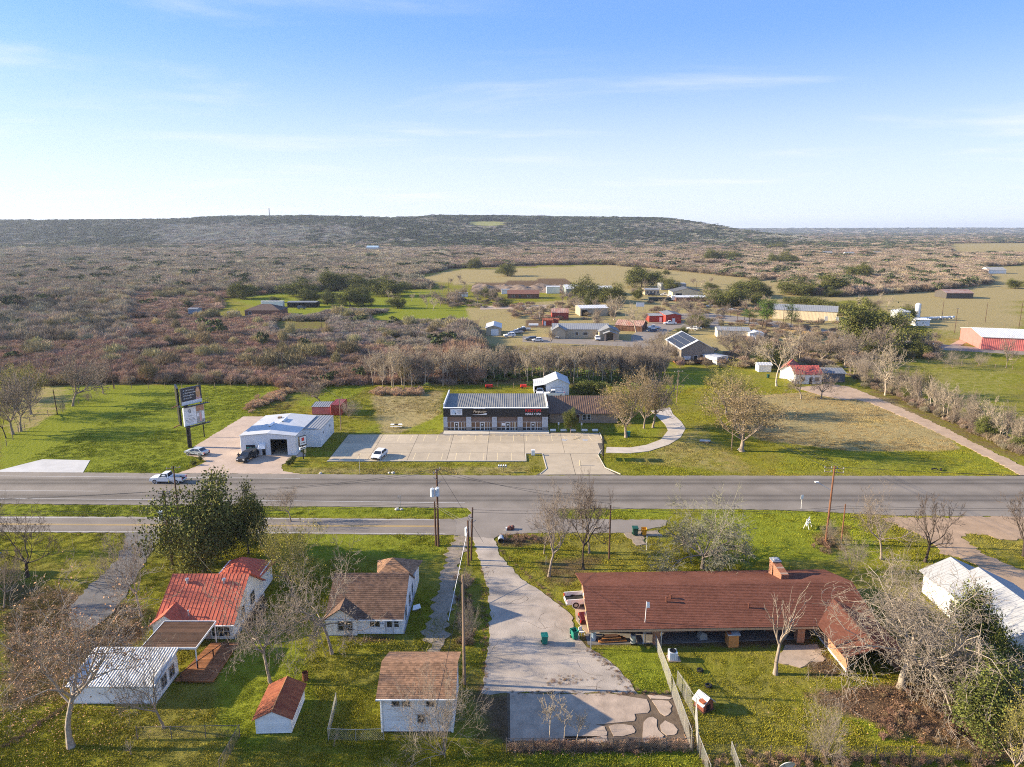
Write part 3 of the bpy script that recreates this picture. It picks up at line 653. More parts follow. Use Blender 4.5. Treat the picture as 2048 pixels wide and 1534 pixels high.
    def gable(s, mt, eave, ridge, axis='x', ov=.35, ovg=.3, ridge_at=.5, t=.10, gutter=False, **kw):
        w, d = s.w / 2, s.d
        if gutter and axis == 'x':
            k0 = (ridge - eave) / (ridge_at * d); z = eave - ov * k0 + t
            MB().box(-w - ovg, w + ovg, -ov - .12, -ov - .002, z - .15, z - .02).build('gutter', M_trim, s.o)
            for sx in (-1, 1): MB().box(sx * (w - .12) - .04, sx * (w - .12) + .04, -.13, -.05, .1, z - .12).build('downpipe', M_trim, s.o)
        if axis == 'x':
            ry = ridge_at * d; k0 = (ridge - eave) / ry; k1 = (ridge - eave) / (d - ry); x0, x1 = -w - ovg, w + ovg
            q = [[(x0, -ov, eave - ov * k0 + t), (x1, -ov, eave - ov * k0 + t), (x1, ry, ridge + t), (x0, ry, ridge + t)],
                 [(x1, d + ov, eave - ov * k1 + t), (x0, d + ov, eave - ov * k1 + t), (x0, ry, ridge + t), (x1, ry, ridge + t)]]
        else:
            rx = -w + ridge_at * s.w; k0 = (ridge - eave) / (rx + w); k1 = (ridge - eave) / (w - rx); y0, y1 = -ovg, d + ovg
            q = [[(-w - ov, y1, eave - ov * k0 + t), (-w - ov, y0, eave - ov * k0 + t), (rx, y0, ridge + t), (rx, y1, ridge + t)],
                 [(w + ov, y0, eave - ov * k1 + t), (w + ov, y1, eave - ov * k1 + t), (rx, y1, ridge + t), (rx, y0, ridge + t)]]
        return s.panels(q, mt, t, **kw)
    def hip(s, mt, eave, ridge, ov=.4, t=.10, inset=None, **kw):
        w, d = s.w / 2 + ov, s.d; i = inset if inset is not None else (d / 2 + ov); y0, y1, ym = -ov, d + ov, d / 2
        A, B, C, D = (-w, y0, eave), (w, y0, eave), (w, y1, eave), (-w, y1, eave); P, Q = (-w + i, ym, ridge), (w - i, ym, ridge)
        return s.panels([[A, B, Q, P], [C, D, P, Q], [B, C, Q], [D, A, P]], mt, t, **kw)
    def window(s, side, u, z, w, h, fm=None, gm=None, bars=(1, 1), fw=.08, off=0.03, label=None, blind=False):
        fm = fm or M_trim; gm = gm or M_glass; f = MB(); e = off
        s.sbox(f, side, u - fw, u, z - fw, z + h + fw, e - .02, e + .05); s.sbox(f, side, u + w, u + w + fw, z - fw, z + h + fw, e - .02, e + .05)
        s.sbox(f, side, u, u + w, z + h, z + h + fw, e - .02, e + .05); s.sbox(f, side, u, u + w, z - fw, z, e - .02, e + .07)
        for k in range(1, bars[0]): s.sbox(f, side, u + w * k / bars[0] - .03, u + w * k / bars[0] + .03, z, z + h, e - .01, e + .035)
        for k in range(1, bars[1]): s.sbox(f, side, u, u + w, z + h * k / bars[1] - .025, z + h * k / bars[1] + .025, e - .01, e + .032)
        fo = f.build('window', fm, s.o)
        p = s.sbox(MB(), side, u, u + w, z, z + h, e - .015, e + .008); p.build('pane', gm, fo)
        if label: fo['label'] = label
        return fo
    def door(s, side, u, w, h, m=None, z=0.0, fm=None, glass=False, off=.03, ribs=0, name='door', label=None):
        d = MB(); s.sbox(d, side, u, u + w, z, z + h, off - .02, off + .02)
        for k in range(1, ribs): s.sbox(d, side, u, u + w, z + h * k / ribs - .015, z + h * k / ribs + .015, off + .02, off + .035)
        do = d.build(name, m or M_trim, s.o)
        f = MB(); q = .07
        s.sbox(f, side, u - q, u, z, z + h + q, off - .02, off + .04); s.sbox(f, side, u + w, u + w + q, z, z + h + q, off - .02, off + .04); s.sbox(f, side, u, u + w, z + h, z + h + q, off - .02, off + .04)
        f.build('door_frame', fm or M_trim, do)
        if glass: s.sbox(MB(), side, u + .12 * w, u + .88 * w, z + h * .5, z + h * .93, off + .02, off + .032).build('pane', M_glass, do)
        if w < 1.4: s.sbox(MB(), side, u + .82 * w, u + .9 * w, z + h * .45, z + h * .49, off + .02, off + .08).build('handle', M_galv, do)
        if label: do['label'] = label
        return do
    def trim(s, side_corners, eave, m=None, w=.12):
        for sd in 'fr' if side_corners is None else side_corners:
            L = s.w if sd in 'fb' else s.d
            for u0, u1 in ((-.02, w), (L - w, L + .02)): s.sbox(MB(), sd, u0, u1, 0, eave, .0, .045).build('corner_board', m or M_trim, s.o)

# ------------------------------------------------------------------ foreground houses
# 1 white cottage under the red metal roof
b = Bld('house', 'white cottage with red metal roof and small front gable, left foreground', 'house', -34.65, 69.0, 8.2, 9.4)
b.walls(M_white, 2.0, 5.1, 'x', lap=.22, ridge_at=.53)
b.gable(M_redroof, 2.0, 5.1, 'x', ov=.35, ovg=.3, ridge_at=.53, gutter=True, rib=.42, ribh=.032, ribw=.026)
g = MB(); gx0, gx1, gy, ge, gr = -4.35, -1.35, -.55, 2.15, 3.25; gm_ = (gx0 + gx1) / 2
g.face([(gx0, gy, 0), (gx1, gy, 0), (gx1, gy, ge), (gm_, gy, gr), (gx0, gy, ge)]); g.face([(gx0, gy, 0), (gx0, gy, ge), (gx0, 1.0, ge), (gx0, 1.0, 0)]); g.face([(gx1, gy, 0), (gx1, 1, 0), (gx1, 1, ge), (gx1, gy, ge)])
g.build('gable_wall', M_white, b.o)
b.panels([[(gx0 - .3, 3.3, ge - .13), (gx0 - .3, gy - .25, ge - .13), (gm_, gy - .25, gr + .1), (gm_, 3.3, gr + .1)], [(gx1 + .3, gy - .25, ge - .13), (gx1 + .3, 3.3, ge - .13), (gm_, 3.3, gr + .1), (gm_, gy - .25, gr + .1)]], M_redroof, .08, rib=.45, name='gable_roof')
b.panels([[(-1.3, 8.0, 2.6), (3.9, 8.0, 2.6), (1.1, 11.4, 4.1)], [(3.9, 8, 2.6), (4.4, 13.8, 2.3), (1.1, 11.4, 4.1)], [(4.4, 13.8, 2.3), (-1.8, 13.8, 2.3), (1.1, 11.4, 4.1)], [(-1.8, 13.8, 2.3), (-1.3, 8, 2.6), (1.1, 11.4, 4.1)]], M_redroof, .08, rib=.45, name='hip_roof')
MB().box(-1.4, 3.9, 9.42, 13.4, 0, 2.65).build('rear_wall', M_white, b.o)
b.window('f', .75, 1.05, 1.15, .85, M_grey, mat('pale_curtain', (.55, .57, .58), .6), (2, 1), off=.58)
b.window('f', 5.9, .35, 1.95, 1.25, M_trim, None, (3, 2))
b.door('f', 4.95, .75, 1.75, mat('pinkish_door', (.52, .40, .36), .5), glass=True, fm=M_grey)
b.window('r', 2.5, 1.0, .85, 1.2, M_grey, None, (1, 2)); b.window('r', 5.3, 1.0, 1.2, 1.35, M_grey, None, (2, 2))
b.trim('fr', 1.95)
MB().box(4.14, 4.3, -.05, 9.4, -.05, .3).build('foundation', M_grey, b.o)
for x, y in ((-2.35, 4.0), (1.85, 4.0)):
    z = 2.0 + y * (3.1 / 4.98); v = MB().tube((x, y, z - .1), (x, y, z + .42), .13, n=10).tube((x, y, z + .42), (x, y, z + .62), .24, .2, n=10); v.build('turbine_vent', M_galv, b.o)
MB().tube((-.85, .55, 2.2), (-.85, .55, 3.05), .06, n=8).tube((-.85, .55, 3.05), (-.85, .55, 3.15), .12, n=8).build('vent_pipe', M_galv, b.o)
MB().tube((4.2, 1.2, 1.6), (4.2, 1.2, 4.2), .035, n=6).build('service_mast', M_galv, b.o)
# 2 lattice covered walkway with its wooden deck
t = thing('pergola', 'brown lattice covered pergola between red roofed cottage and tin shed', 'pergola', (-34.6, 65.5, 0))
for i in range(24):
    o = MB().box(-2.75, 2.75, 0, .145, 2.75, 2.79, 0, R.random()).build('slat', M_lat, t); o.location = (0, -2.3 + i * .195, R.uniform(-.01, .01))
fm = MB()
for x in (-2.8, 2.74): fm.box(x, x + .06, -2.4, 2.5, 2.6, 2.82)
for y in (-2.45, 2.45): fm.box(-2.8, 2.8, y, y + .06, 2.6, 2.82)
fm.build('edge_beam', M_trim, t)
MB().box(-2.7, 2.7, -2.25, 2.35, 2.60, 2.62).build('underlay_screen', M_lat, t)
for x in (-2.65, 0, 2.65):
    for y in (-2.3, 2.35): MB().box(x - .05, x + .05, y - .05, y + .05, 0, 2.6).build('post', M_trim, t)
t = thing('deck', 'rust brown wooden deck ramp leading to the cottage back door', 'deck', (-32.2, 64.3, 0))
for i in range(26):
    o = MB().box(-1.55, 1.6, 0, .22, .28, .34, 0, R.random()).build('plank', M_deck, t); o.location = (.9 * (i - 13) / 26 + .8, -3.1 + i * .255, 0)
MB().box(.1, 2.6, -3.0, 3.4, .1, .27).build('joist_frame', M_deck, t)
rl = MB(); rl.tube((-.55, -3.1, 1.15), (1.9, 2.9, 1.15), .045, n=4, m=0)
rl.build('handrail', M_pole, t)
for k in range(4):
    x, y = -.5 + k * .78, -3.05 + k * 1.95; MB().box(x - .05, x + .05, y - .05, y + .05, .3, 1.2).build('post', M_pole, t)
# 3 corrugated tin shed
b = Bld('shed', 'long white shed with corrugated zinc roof beside the lattice pergola', 'shed', -37.75, 58.3, 7.9, 4.6)
b.walls(M_white, 1.95, None, lap=.2, mono=(1.95, 2.65))
b.panels([[(-4.15, -.3, 1.98), (4.15, -.3, 1.98), (4.15, 4.8, 2.8), (-4.15, 4.8, 2.8)]], M_corr, .06, rib=.26, ribh=.035, ribw=.10)
b.panels([[(-4.15, 4.82, 2.83), (4.15, 4.82, 2.83), (4.15, 5.2, 2.6), (-4.15, 5.2, 2.6)]], M_trim, .05, name='ridge_cap')
b.window('r', 1.3, .6, .9, 1.1, M_grey, None, (2, 2)); b.window('r', 2.9, .6, .9, 1.1, M_grey, None, (2, 2)); b.trim('fr', 1.9)
# 4 white house with brown shingles
b = Bld('house', 'white house with dark brown shingle roof behind the big bare tree', 'house', -16.3, 70.0, 8.4, 8.8)
b.walls(M_white, 2.05, 4.75, 'x', lap=.24, ridge_at=.55)
b.gable(M_brownsh, 2.05, 4.75, 'x', ov=.35, ovg=.15, ridge_at=.55, gutter=True, shingle=.24, tab=.34)
g = MB(); gx0, gx1, gy, ge, gr = -4.25, -.85, -.35, 2.05, 3.2; gm_ = (gx0 + gx1) / 2
g.face([(gx0, gy, 0), (gx1, gy, 0), (gx1, gy, ge), (gm_, gy, gr), (gx0, gy, ge)]); g.face([(gx0, gy, 0), (gx0, gy, ge), (gx0, 1, ge), (gx0, 1, 0)]); g.face([(gx1, gy, 0), (gx1, 1, 0), (gx1, 1, ge), (gx1, gy, ge)])
g.build('gable_wall', M_white, b.o)
b.panels([[(gx0 - .25, 2.9, ge - .08), (gx0 - .25, gy - .2, ge - .08), (gm_, gy - .2, gr + .1), (gm_, 2.9, gr + .1)], [(gx1 + .25, gy - .2, ge - .08), (gx1 + .25, 2.9, ge - .08), (gm_, 2.9, gr + .1), (gm_, gy - .2, gr + .1)]], M_brownsh, .08, shingle=.24, tab=.34, name='gable_roof')
b.panels([[(-.1, 8.0, 2.9), (4.2, 8.0, 2.9), (1.5, 10.2, 4.1)], [(4.2, 8, 2.9), (4.9, 12.6, 2.5), (1.5, 10.2, 4.1)], [(4.9, 12.6, 2.5), (-.9, 12.6, 2.5), (1.5, 10.2, 4.1)], [(-.9, 12.6, 2.5), (-.1, 8, 2.9), (1.5, 10.2, 4.1)]], M_tansh, .08, shingle=.26, tab=.36, name='hip_roof')
MB().box(-.4, 4.4, 8.82, 12.2, 0, 2.5).build('rear_wall', M_white, b.o)
b.window('f', 1.35, .7, .65, 1.1, M_grey, None, (1, 2), off=.38); b.window('f', 2.2, .7, .65, 1.1, M_grey, None, (1, 2), off=.38)
b.window('f', 4.75, .9, 1.1, .72, M_trim, None, (2, 1)); b.door('f', 6.55, .72, 1.72, mat('pale_door', (.66, .67, .68), .5), glass=True, fm=M_grey); b.window('f', 7.45, .85, .5, .8, M_trim, None, (1, 2))
b.window('r', 1.6, .8, .8, 1.2, M_grey, None, (1, 2)); b.window('r', 4.6, .8, .9, 1.2, M_grey, None, (1, 2)); b.window('r', 6.9, .8, .7, 1.2, M_grey, None, (1, 2)); b.trim('fr', 1.95)
MB().box(-4.2 + 5.95, -4.2 + 6.4, -.35, -.05, 1.0, 1.35).build('window_air_conditioner', M_trim, b.o)
MB().box(4.22, 4.36, 0, 8.8, 0, .35).build('foundation', M_grey, b.o)
# 5 small shed with the rusted roof
b = Bld('shed', 'small white shed with rusted red metal roof beside the burn barrel', 'shed', -21.25, 54.3, 3.1, 4.6, .035)
b.walls(M_white, 1.55, 2.3, 'y', lap=.24); b.gable(M_rust, 1.55, 2.3, 'y', ov=.25, ovg=.2, t=.05, rib=.16, ribh=.03)
b.trim('f', 1.5, M_white, .1); MB().box(-.03, .03, -.22, 4.82, 2.36, 2.42).build('ridge_cap', mat('rust_orange_metal', (.50, .25, .10), .6), b.o)
# 6 two storey garage with tan shingles
b = Bld('garage', 'two storey white garage with tan shingle roof near the fence', 'garage', -8.45, 54.4, 6.4, 6.0)
b.walls(M_white, 3.85, 5.15, 'x', lap=.17, z0=.15, ridge_at=.45); b.gable(M_tansh, 3.85, 5.15, 'x', ov=.45, ovg=.3, ridge_at=.45, gutter=True, shingle=.2, tab=.27)
MB().box(-3.15, 3.15, .05, 5.9, 0, .15).build('foundation', M_grey, b.o)
for u in (1.05, 1.95, 4.1): b.window('f', u, 2.75, .62, .98, M_grey, None, (1, 2))
b.window('f', 3.3, 1.05, .55, .75, M_grey, None, (1, 2)); b.window('l', 2.5, 1.2, .8, 1, M_grey, None, (1, 2)); b.trim('fl', 3.75, M_trim, .1)
MB().tube((2.6, 1.2, 4.5), (2.6, 1.2, 5.7), .025, n=5).build('vent_pipe', M_pole, b.o)
# 7 long brick ranch house
b = Bld('house', 'long orange brick ranch house under a broad reddish brown shingle roof', 'house', 8.4, 70.0, 27.0, 9.6, .028)
b.o.location = (8.4 + 13.4, 70.35, 0)
w = MB(); wl, wr = -13.4, 13.4
w.box(-5.6, 16.8, .0, 8.6, 0, 2.45)
w.box(-13.0, -12.75, .3, 8.6, 0, 2.45); w.box(-13.0, -5.6, 8.4, 8.6, 0, 2.45); w.box(-6.6, -5.9, -2.4, -1.9, 0, 2.25); w.box(9.1, 9.9, -2.4, -1.6, 0, 2.25)
w.build('wall', M_brick, b.o)
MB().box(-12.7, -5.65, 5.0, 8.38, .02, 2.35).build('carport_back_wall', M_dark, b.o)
rl, rr, ef, eb, rz, ry = -13.7, 13.2, -3.0, 9.7, 4.15, 3.2
b.panels([[(rl, ef, 2.35), (17.6, ef, 2.35), (17.6, ry, rz), (rl + .1, ry, rz)], [(17.6, eb, 2.3), (rl, eb, 2.3), (rl + .1, ry, rz), (17.6, ry, rz)],
          [(11.0, .8, 2.42), (11.0, -8.75, 2.42), (14.3, -8.75, 3.45), (14.3, .8, 3.45)], [(17.7, -8.75, 2.42), (17.7, .8, 2.42), (14.3, .8, 3.45), (14.3, -8.75, 3.45)]], M_ranchsh, .12, shingle=.23, tab=.32)
MB().box(rl, 10.9, ef - .03, ef, 2.05, 2.3).box(rl - .04, rl, ef, .2, 2.05, 2.3).build('fascia', mat('tan_fascia', (.42, .28, .17), .7), b.o)
rk = MB().slab([(rl - .05, ef, 2.36), (rl - .05, ry, 4.18), (rl - .02, ry, 4.18), (rl - .02, ef, 2.36)], .2); rk.build('rake_board', mat('tan_fascia', None), b.o)
ww = MB().box(11.95, 12.15, -7.6, -.1, 0, 2.35).box(17.2, 17.4, -7.6, 3, 0, 2.35); ww.build('wing_wall', M_brick, b.o)
MB().box(11.9, 11.96, -7.65, -.1, 0, .22).build('wall_footing', M_trim, b.o)
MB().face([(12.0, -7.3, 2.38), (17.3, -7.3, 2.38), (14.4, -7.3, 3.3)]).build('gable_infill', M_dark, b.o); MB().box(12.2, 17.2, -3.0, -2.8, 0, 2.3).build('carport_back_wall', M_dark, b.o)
for y0 in (-5.9, -4.4): MB().box(11.88, 11.96, y0, y0 + 1.2, 1.5, 2.1).build('window', M_trim, b.o)
cm2 = MB(); cm2.box(9.9, 10.9, 7.2, 8.2, 2.4, 4.7)
for q in (([(9.95, 4.7, 3.5), (10.85, 4.7, 3.5), (10.85, 4.7, 4.3), (9.95, 4.7, 4.3)]), ([(9.95, 4.7, 4.3), (10.85, 4.7, 4.3), (10.85, 7.2, 4.6), (9.95, 7.2, 4.6)]), ([(9.95, 4.7, 3.5), (9.95, 4.7, 4.3), (9.95, 7.2, 4.6), (9.95, 6.9, 3.0)]), ([(10.85, 4.7, 3.5), (10.85, 6.9, 3.0), (10.85, 7.2, 4.6), (10.85, 4.7, 4.3)])): cm2.face(q)
ch = cm2.build('chimney', mat('orange_chimney_brick', (.23, .08, .038), .85, .35, 1.5, kind='brick'), b.o)
MB().box(9.85, 10.95, 7.15, 8.25, 4.7, 4.8).box(10.1, 10.7, 7.3, 8.1, 4.8, 4.92).build('chimney_cap', M_grey, ch)
for x, y, h in ((-4.6, .6, .55), (-4.0, 1.1, .35), (4.3, -.4, .5)):
    z = 2.35 + (y - ef) * .29; MB().tube((x, y, z), (x, y, z + h), .09, n=8).tube((x, y, z + h), (x, y, z + h + .12), .15, n=8).build('vent_pipe', M_ranchsh, b.o)
b.window('f', 4.9 + 12.0 - 6.0, .3, .9, 1.75, M_dark, M_glass, (1, 4)); b.door('f', 13.2 + 4.1, 2.6, 1.95, M_glass, fm=M_grey, name='patio_door'); b.door('f', 23.2, 1.0, 1.95, M_dark)
MB().box(-5.95, -5.85, -2.95, -2.85, 0, 2.3).build('porch_post', M_galv, b.o); MB().box(-13.5, -13.4, -2.9, -2.8, 0, 2.25).build('porch_post', M_galv, b.o)
# 8 long white building on the right edge
b = Bld('barn_house', 'long white building with pale metal roof and gable end, right edge', 'building', 54.9, 64.3, 8.4, 11.2)
M_paler = mat('pale_grey_house_roof', (.33, .335, .34), .7, .12, .4, spec=.15)
b.walls(M_white, 3.0, 5.0, 'y', lap=.25); b.gable(M_paler, 3.0, 5.0, 'y', ov=.3, ovg=.3, rib=.5, ribh=.03)
b.panels([[(-4.6, 15.2, 2.75), (-4.6, 11.45, 2.75), (-.9, 11.45, 4.55), (-.9, 15.2, 4.55)], [(3.0, 11.45, 2.75), (3.0, 15.2, 2.75), (-.9, 15.2, 4.55), (-.9, 11.45, 4.55)]], M_paler, .1, rib=.5, ribh=.03, name='lower_roof')
MB().box(-4.1, 2.6, 11.21, 14.9, 0, 2.75).build('rear_wall', M_white, b.o)
for u in (2.0, 4.0, 6.2): b.window('l', u, 1.1, .8, 1.2, M_trim, None, (1, 2))
b.door('f', 1.6, .9, 2.0, M_wmetal, fm=M_grey)
# 9 white house corner on the left edge
b = Bld('house', 'corner of a white house just showing at the left picture edge', 'house', -70.6, 77.0, 6, 8)
b.walls(M_white, 2.3, 4.0, 'y', lap=.24); b.gable(M_gryroof, 2.3, 4.0, 'y', ov=.3, ovg=.3, rib=.5); b.window('r', 2.0, .9, .8, 1.1, M_trim)

# ------------------------------------------------------------------ across the highway
# 10 white metal wash and detail shop
b = Bld('shop', 'white metal workshop with open bay door and teal lit window sign', 'workshop', -48.35, 132.9, 10.9, 15.0)
b.walls(M_wmetal, 3.95, 4.45, 'y', ribs=.32, sides='lbr')
fw_ = MB()
for u0, u1, z0, z1 in ((0, 5.95, 0, 3.95), (9.2, 10.9, 0, 3.95), (5.95, 9.2, 3.25, 3.95)): fw_.face([b.pt('f', u0, z0, 0), b.pt('f', u1, z0, 0), b.pt('f', u1, z1, 0), b.pt('f', u0, z1, 0)])
fw_.face([b.pt('f', 0, 3.95, 0), b.pt('f', 10.9, 3.95, 0), b.pt('f', 5.45, 4.45, 0)])
fo = fw_.build('front_wall', M_wmetal, b.o)
st = MB()
for k in range(35):
    u = .04 + k * .318
    if 5.9 < u < 9.25: z0 = 3.25
    else: z0 = 0
    a = [b.pt('f', u - .05, z0, .004), b.pt('f', u, z0, .045), b.pt('f', u + .05, z0, .004)]; t_ = 4.0; e_ = [b.pt('f', u - .05, t_, .004), b.pt('f', u, t_, .045), b.pt('f', u + .05, t_, .004)]
    st.face([a[0], a[1], e_[1], e_[0]]); st.face([a[1], a[2], e_[2], e_[1]])
st.build('wall_rib', M_wmetal, fo, stuff=True)
b.gable(M_wroof, 3.95, 4.45, 'y', ov=.15, ovg=.15, rib=.6, ribh=.04)
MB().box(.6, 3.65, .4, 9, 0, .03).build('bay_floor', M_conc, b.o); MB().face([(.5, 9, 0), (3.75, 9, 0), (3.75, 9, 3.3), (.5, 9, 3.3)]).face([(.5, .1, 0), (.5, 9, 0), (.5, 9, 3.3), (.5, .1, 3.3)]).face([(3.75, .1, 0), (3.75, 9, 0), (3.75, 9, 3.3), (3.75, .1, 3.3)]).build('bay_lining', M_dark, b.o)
MB().box(.42, .5, -.03, .1, 0, 3.3).box(3.75, 3.83, -.03, .1, 0, 3.3).box(.5, 3.75, -.03, .1, 3.25, 3.33).build('bay_door_frame', M_grey, b.o)
b.door('f', 4.2, .68, 1.45, M_dark, off=.05)
aw = MB().slab([(-1.85, -.95, 1.55), (-.35, -.95, 1.55), (-.45, -.05, 2.55), (-1.75, -.05, 2.55)], .05)
ao = aw.build('awning', M_wmetal, b.o); st = MB()
for k in range(8): st.tube((-1.82 + k * .2, -.96, 1.60), (-1.73 + k * .18, -.06, 2.60), .03, n=4)
st.build('awning_rib', M_wmetal, ao, stuff=True)
wd = b.window('f', 1.15, 1.05, 1.62, .95, M_black, mat('navy_sign_board', (.006, .008, .03), .3), (1, 1), off=.05)
M_teal = mat('teal_sign_letters', (.03, .42, .32), .5)
letters('SPRAY-IT', .40, M_teal, wd, (-3.5, -.095, 1.52), name='window_lettering', bold=.008)
for x, y in ((-1.2, 4.9), (.45, 8.2)):
    z = 4.5 - abs(x) * .09; v = MB().tube((x, y, z + .2), (x, y + 2.6, z + .2), .24, n=8); v.box(x - .2, x + .2, y, y + 2.6, z - .1, z + .2); v.build('ridge_vent', M_wmetal, b.o)
MB().box(-1.6, -.9, 11.2, 11.9, 4.3, 4.75).build('roof_unit', mat('rusted_unit', (.25, .17, .11), .8), b.o)
b2 = Bld('shop', 'lower grey roofed metal annex built against the white workshop', 'workshop', -41.15, 138.1, 3.5, 10.9)
b2.walls(M_wmetal, 3.85, None, ribs=.32, mono=(3.8, 3.8)); b2.panels([[(-1.75, -.1, 3.86), (1.85, -.1, 3.80), (1.85, 11.0, 3.80), (-1.75, 11.0, 3.86)]], M_gryroof, .08, rib=.6, ribh=.04)
b2.window('r', 2.0, 2.4, .4, .25, M_grey); b2.window('r', 7.4, 2.4, .4, .25, M_grey)
# container and small shed behind it
b = Bld('shipping_container', 'red shipping container behind the white workshop', 'container', -42.4, 163.2, 2.5, 6.0)
b.walls(M_redwall, 2.6, None, ribs=.3); b.panels([[(-1.25, 0, 2.62), (1.25, 0, 2.62), (1.25, 6, 2.62), (-1.25, 6, 2.62)]], M_redwall, .06, rib=.35)
b = Bld('shed', 'low grey roofed shed beside the red container', 'shed', -46.1, 164.0, 4.6, 3.6)
b.walls(M_pinkwall, 1.9, None, mono=(1.9, 2.2)); b.panels([[(-2.4, -.2, 1.95), (2.4, -.2, 1.95), (2.4, 3.8, 2.3), (-2.4, 3.8, 2.3)]], M_gryroof, .06, rib=.5)
# 11 strip of four shops
b = Bld('shop_row', 'single storey row of four shops with charcoal fascia and grey pilasters', 'shops', -3.6, 150.2, 23.2, 14.0)
b.walls(M_galv, 4.9, None, sides='lb'); MB().face([(11.6, 0, 0), (11.6, 14, 0), (11.6, 14, 5.6), (11.6, 0, 5.3)]).build('side_wall', M_galv, b.o)
MB().box(-11.6, 11.6, -.5, .1, 3.3, 5.25).build('fascia', M_char, b.o)
MB().box(-11.65, 11.65, -.56, .12, 5.25, 5.36).build('coping', M_wmetal, b.o)
MB().box(-11.62, -11.4, .12, 14.0, 4.9, 6.1).build('parapet', M_wmetal, b.o); MB().box(11.35, 11.62, .12, 14.0, 4.9, 5.6).build('parapet', M_wmetal, b.o)
b.panels([[(-11.4, .12, 5.05), (11.35, .12, 5.05), (11.35, 13.5, 5.3), (-11.4, 13.5, 5.3)]], mat('dull_grey_roof', (.20, .20, .195), .75, .15, .4, spec=.15), .1, rib=.5, ribh=.07, ribw=.06)
M_pil = mat('pale_grey_pilaster', (.42, .45, .48), .7, .06, .8); M_pst = mat('grey_stone_veneer', (.21, .20, .185), .9, .4, 3)
M_soff = mat('pinkish_bulkhead', (.19, .135, .11), .8, .1)
px_ = [-11.3, -6.0, -.3, 5.4, 10.85]
for i, x in enumerate(px_):
    o = MB().box(x - .55 if i else x - .3, x + .55 if i < 4 else x + .75, -.46, .1, .9, 3.3).build('pilaster', M_pil, b.o)
    MB().box(x - .57 if i else x - .32, x + .57 if i < 4 else x + .77, -.5, .1, 0, .9).build('stone_base', M_pst, o)
    MB().box(x - .18, x + .18, -.475, -.46, 2.75, 2.95).build('number_plate', M_grey, o)
for i in range(4):
    x0, x1 = px_[i] + .55, px_[i + 1] - .55; W_ = x1 - x0; dr = x0 + W_ * (.36 if i == 0 else .42)
    MB().box(x0, x1, .0, .1, 2.0, 3.3).build('bulkhead', M_soff, b.o)
    fo = MB().box(x0, x1, -.06, .02, 1.95, 2.02).box(x0, x1, -.05, .02, .72, .78).box(x0, x1, -.06, .02, 0, .08)
    cuts = [x0, x0 + (dr - x0) * .48, dr, dr + 1.0, dr + 1.0 + (x1 - dr - 1) * .35, dr + 1.0 + (x1 - dr - 1) * .7, x1]
    for c in cuts: fo.box(c - .035, c + .035, -.06, .02, .08, 1.95)
    so = fo.build('storefront', M_trim, b.o)
    for k in range(6):
        if k == 2:
            do = MB().box(cuts[2] + .04, cuts[3] - .04, -.03, .0, .1, 1.95).build('door', M_glass, b.o)
            MB().box(cuts[2] + .04, cuts[2] + .12, -.05, -.03, .1, 1.95).box(cuts[3] - .12, cuts[3] - .04, -.05, -.03, .1, 1.95).box(cuts[2] + .12, cuts[3] - .12, -.05, -.03, 1.85, 1.95).build('door_frame', M_trim, do)
            MB().box(cuts[2] + .35, cuts[2] + .65, -.04, -.031, 1.2, 1.5).build('notice', M_trim, do)
        else:
            for z0, z1, mm in ((.08, .72, M_glass), (.78, 1.95, M_glassb)): MB().box(cuts[k] + .04, cuts[k + 1] - .04, -.02, .0, z0, z1).build('pane', mm, so)
    if i == 2:
        MB().box(cuts[1] + .15, cuts[2] - .1, -.03, -.021, 1.15, 1.75).build('paper_notice', M_trim, so); MB().box(cuts[4] + .35, cuts[4] + .55, -.03, -.021, .1, 1.9).build('window_strip', M_line, so)
s1 = MB().box(-10.0, -7.4, -.62, -.5, 3.72, 5.05).build('sign_panel', mat('pale_sign_face', (.66, .70, .73), .5, .04), b.o)
M_sb = mat('sign_blue', (.22, .42, .62), .5)
ring = MB()
for k in range(20):
    a0, a1 = 2 * math.pi * k / 20, 2 * math.pi * (k + 1) / 20
    for r0, r1 in ((.36, .44), (.12, .24)): ring.face([(-9.3 + r * math.cos(a), -.63, 4.38 + r * math.sin(a)) for r, a in ((r0, a0), (r0, a1), (r1, a1), (r1, a0))])
ring.build('ring_emblem', M_sb, s1); MB().box(-8.95, -8.8, -.635, -.625, 3.85, 4.25).box(-9.0, -8.75, -.636, -.626, 4.0, 4.06).build('figure_emblem', M_black, s1)
for k, w_ in enumerate((1.1, .8, .9, .5)): MB().box(-8.05 - w_ / 2, -8.05 + w_ / 2, -.632, -.622, 4.72 - k * .24, 4.80 - k * .24).build('text_line', M_grey, s1)
s2 = MB().box(-5.1, -2.0, -.62, -.5, 3.78, 5.2).build('sign_panel', mat('sign_black', (.02, .012, .01), .4), b.o)
M_cream = mat('cream_letters', (.70, .55, .36), .5)
letters('Ferguson', .78, M_cream, s2, (-3.55, -.632, 4.55), shear=.35, bold=.012)
MB().box(-4.9, -2.3, -.64, -.5, 5.2, 5.32).build('sign_top_edge', M_trim, s2)
sw = MB()
for k in range(10):
    x0, x1 = -5.1 + k * .31, -4.79 + k * .31; f0, f1 = .06 + .36 * (k / 10) ** 2.5, .06 + .36 * ((k + 1) / 10) ** 2.5
    sw.face([(x0, -.633, 3.79), (x1, -.633, 3.79), (x1, -.633, 3.79 + f1), (x0, -.633, 3.79 + f0)])
sw.build('swoosh', M_trim, s2)
M_sred = mat('red_sign_letters', (.62, .03, .035), .45)
letters('REDTIPS', .98, M_sred, b.o, (8.3, -.53, 4.72), ext=.03, bold=.012, name='sign_letters'); letters('NAILS + SPA', .64, M_trim, b.o, (8.3, -.53, 3.95), ext=.03, bold=.02, name='sign_letters')
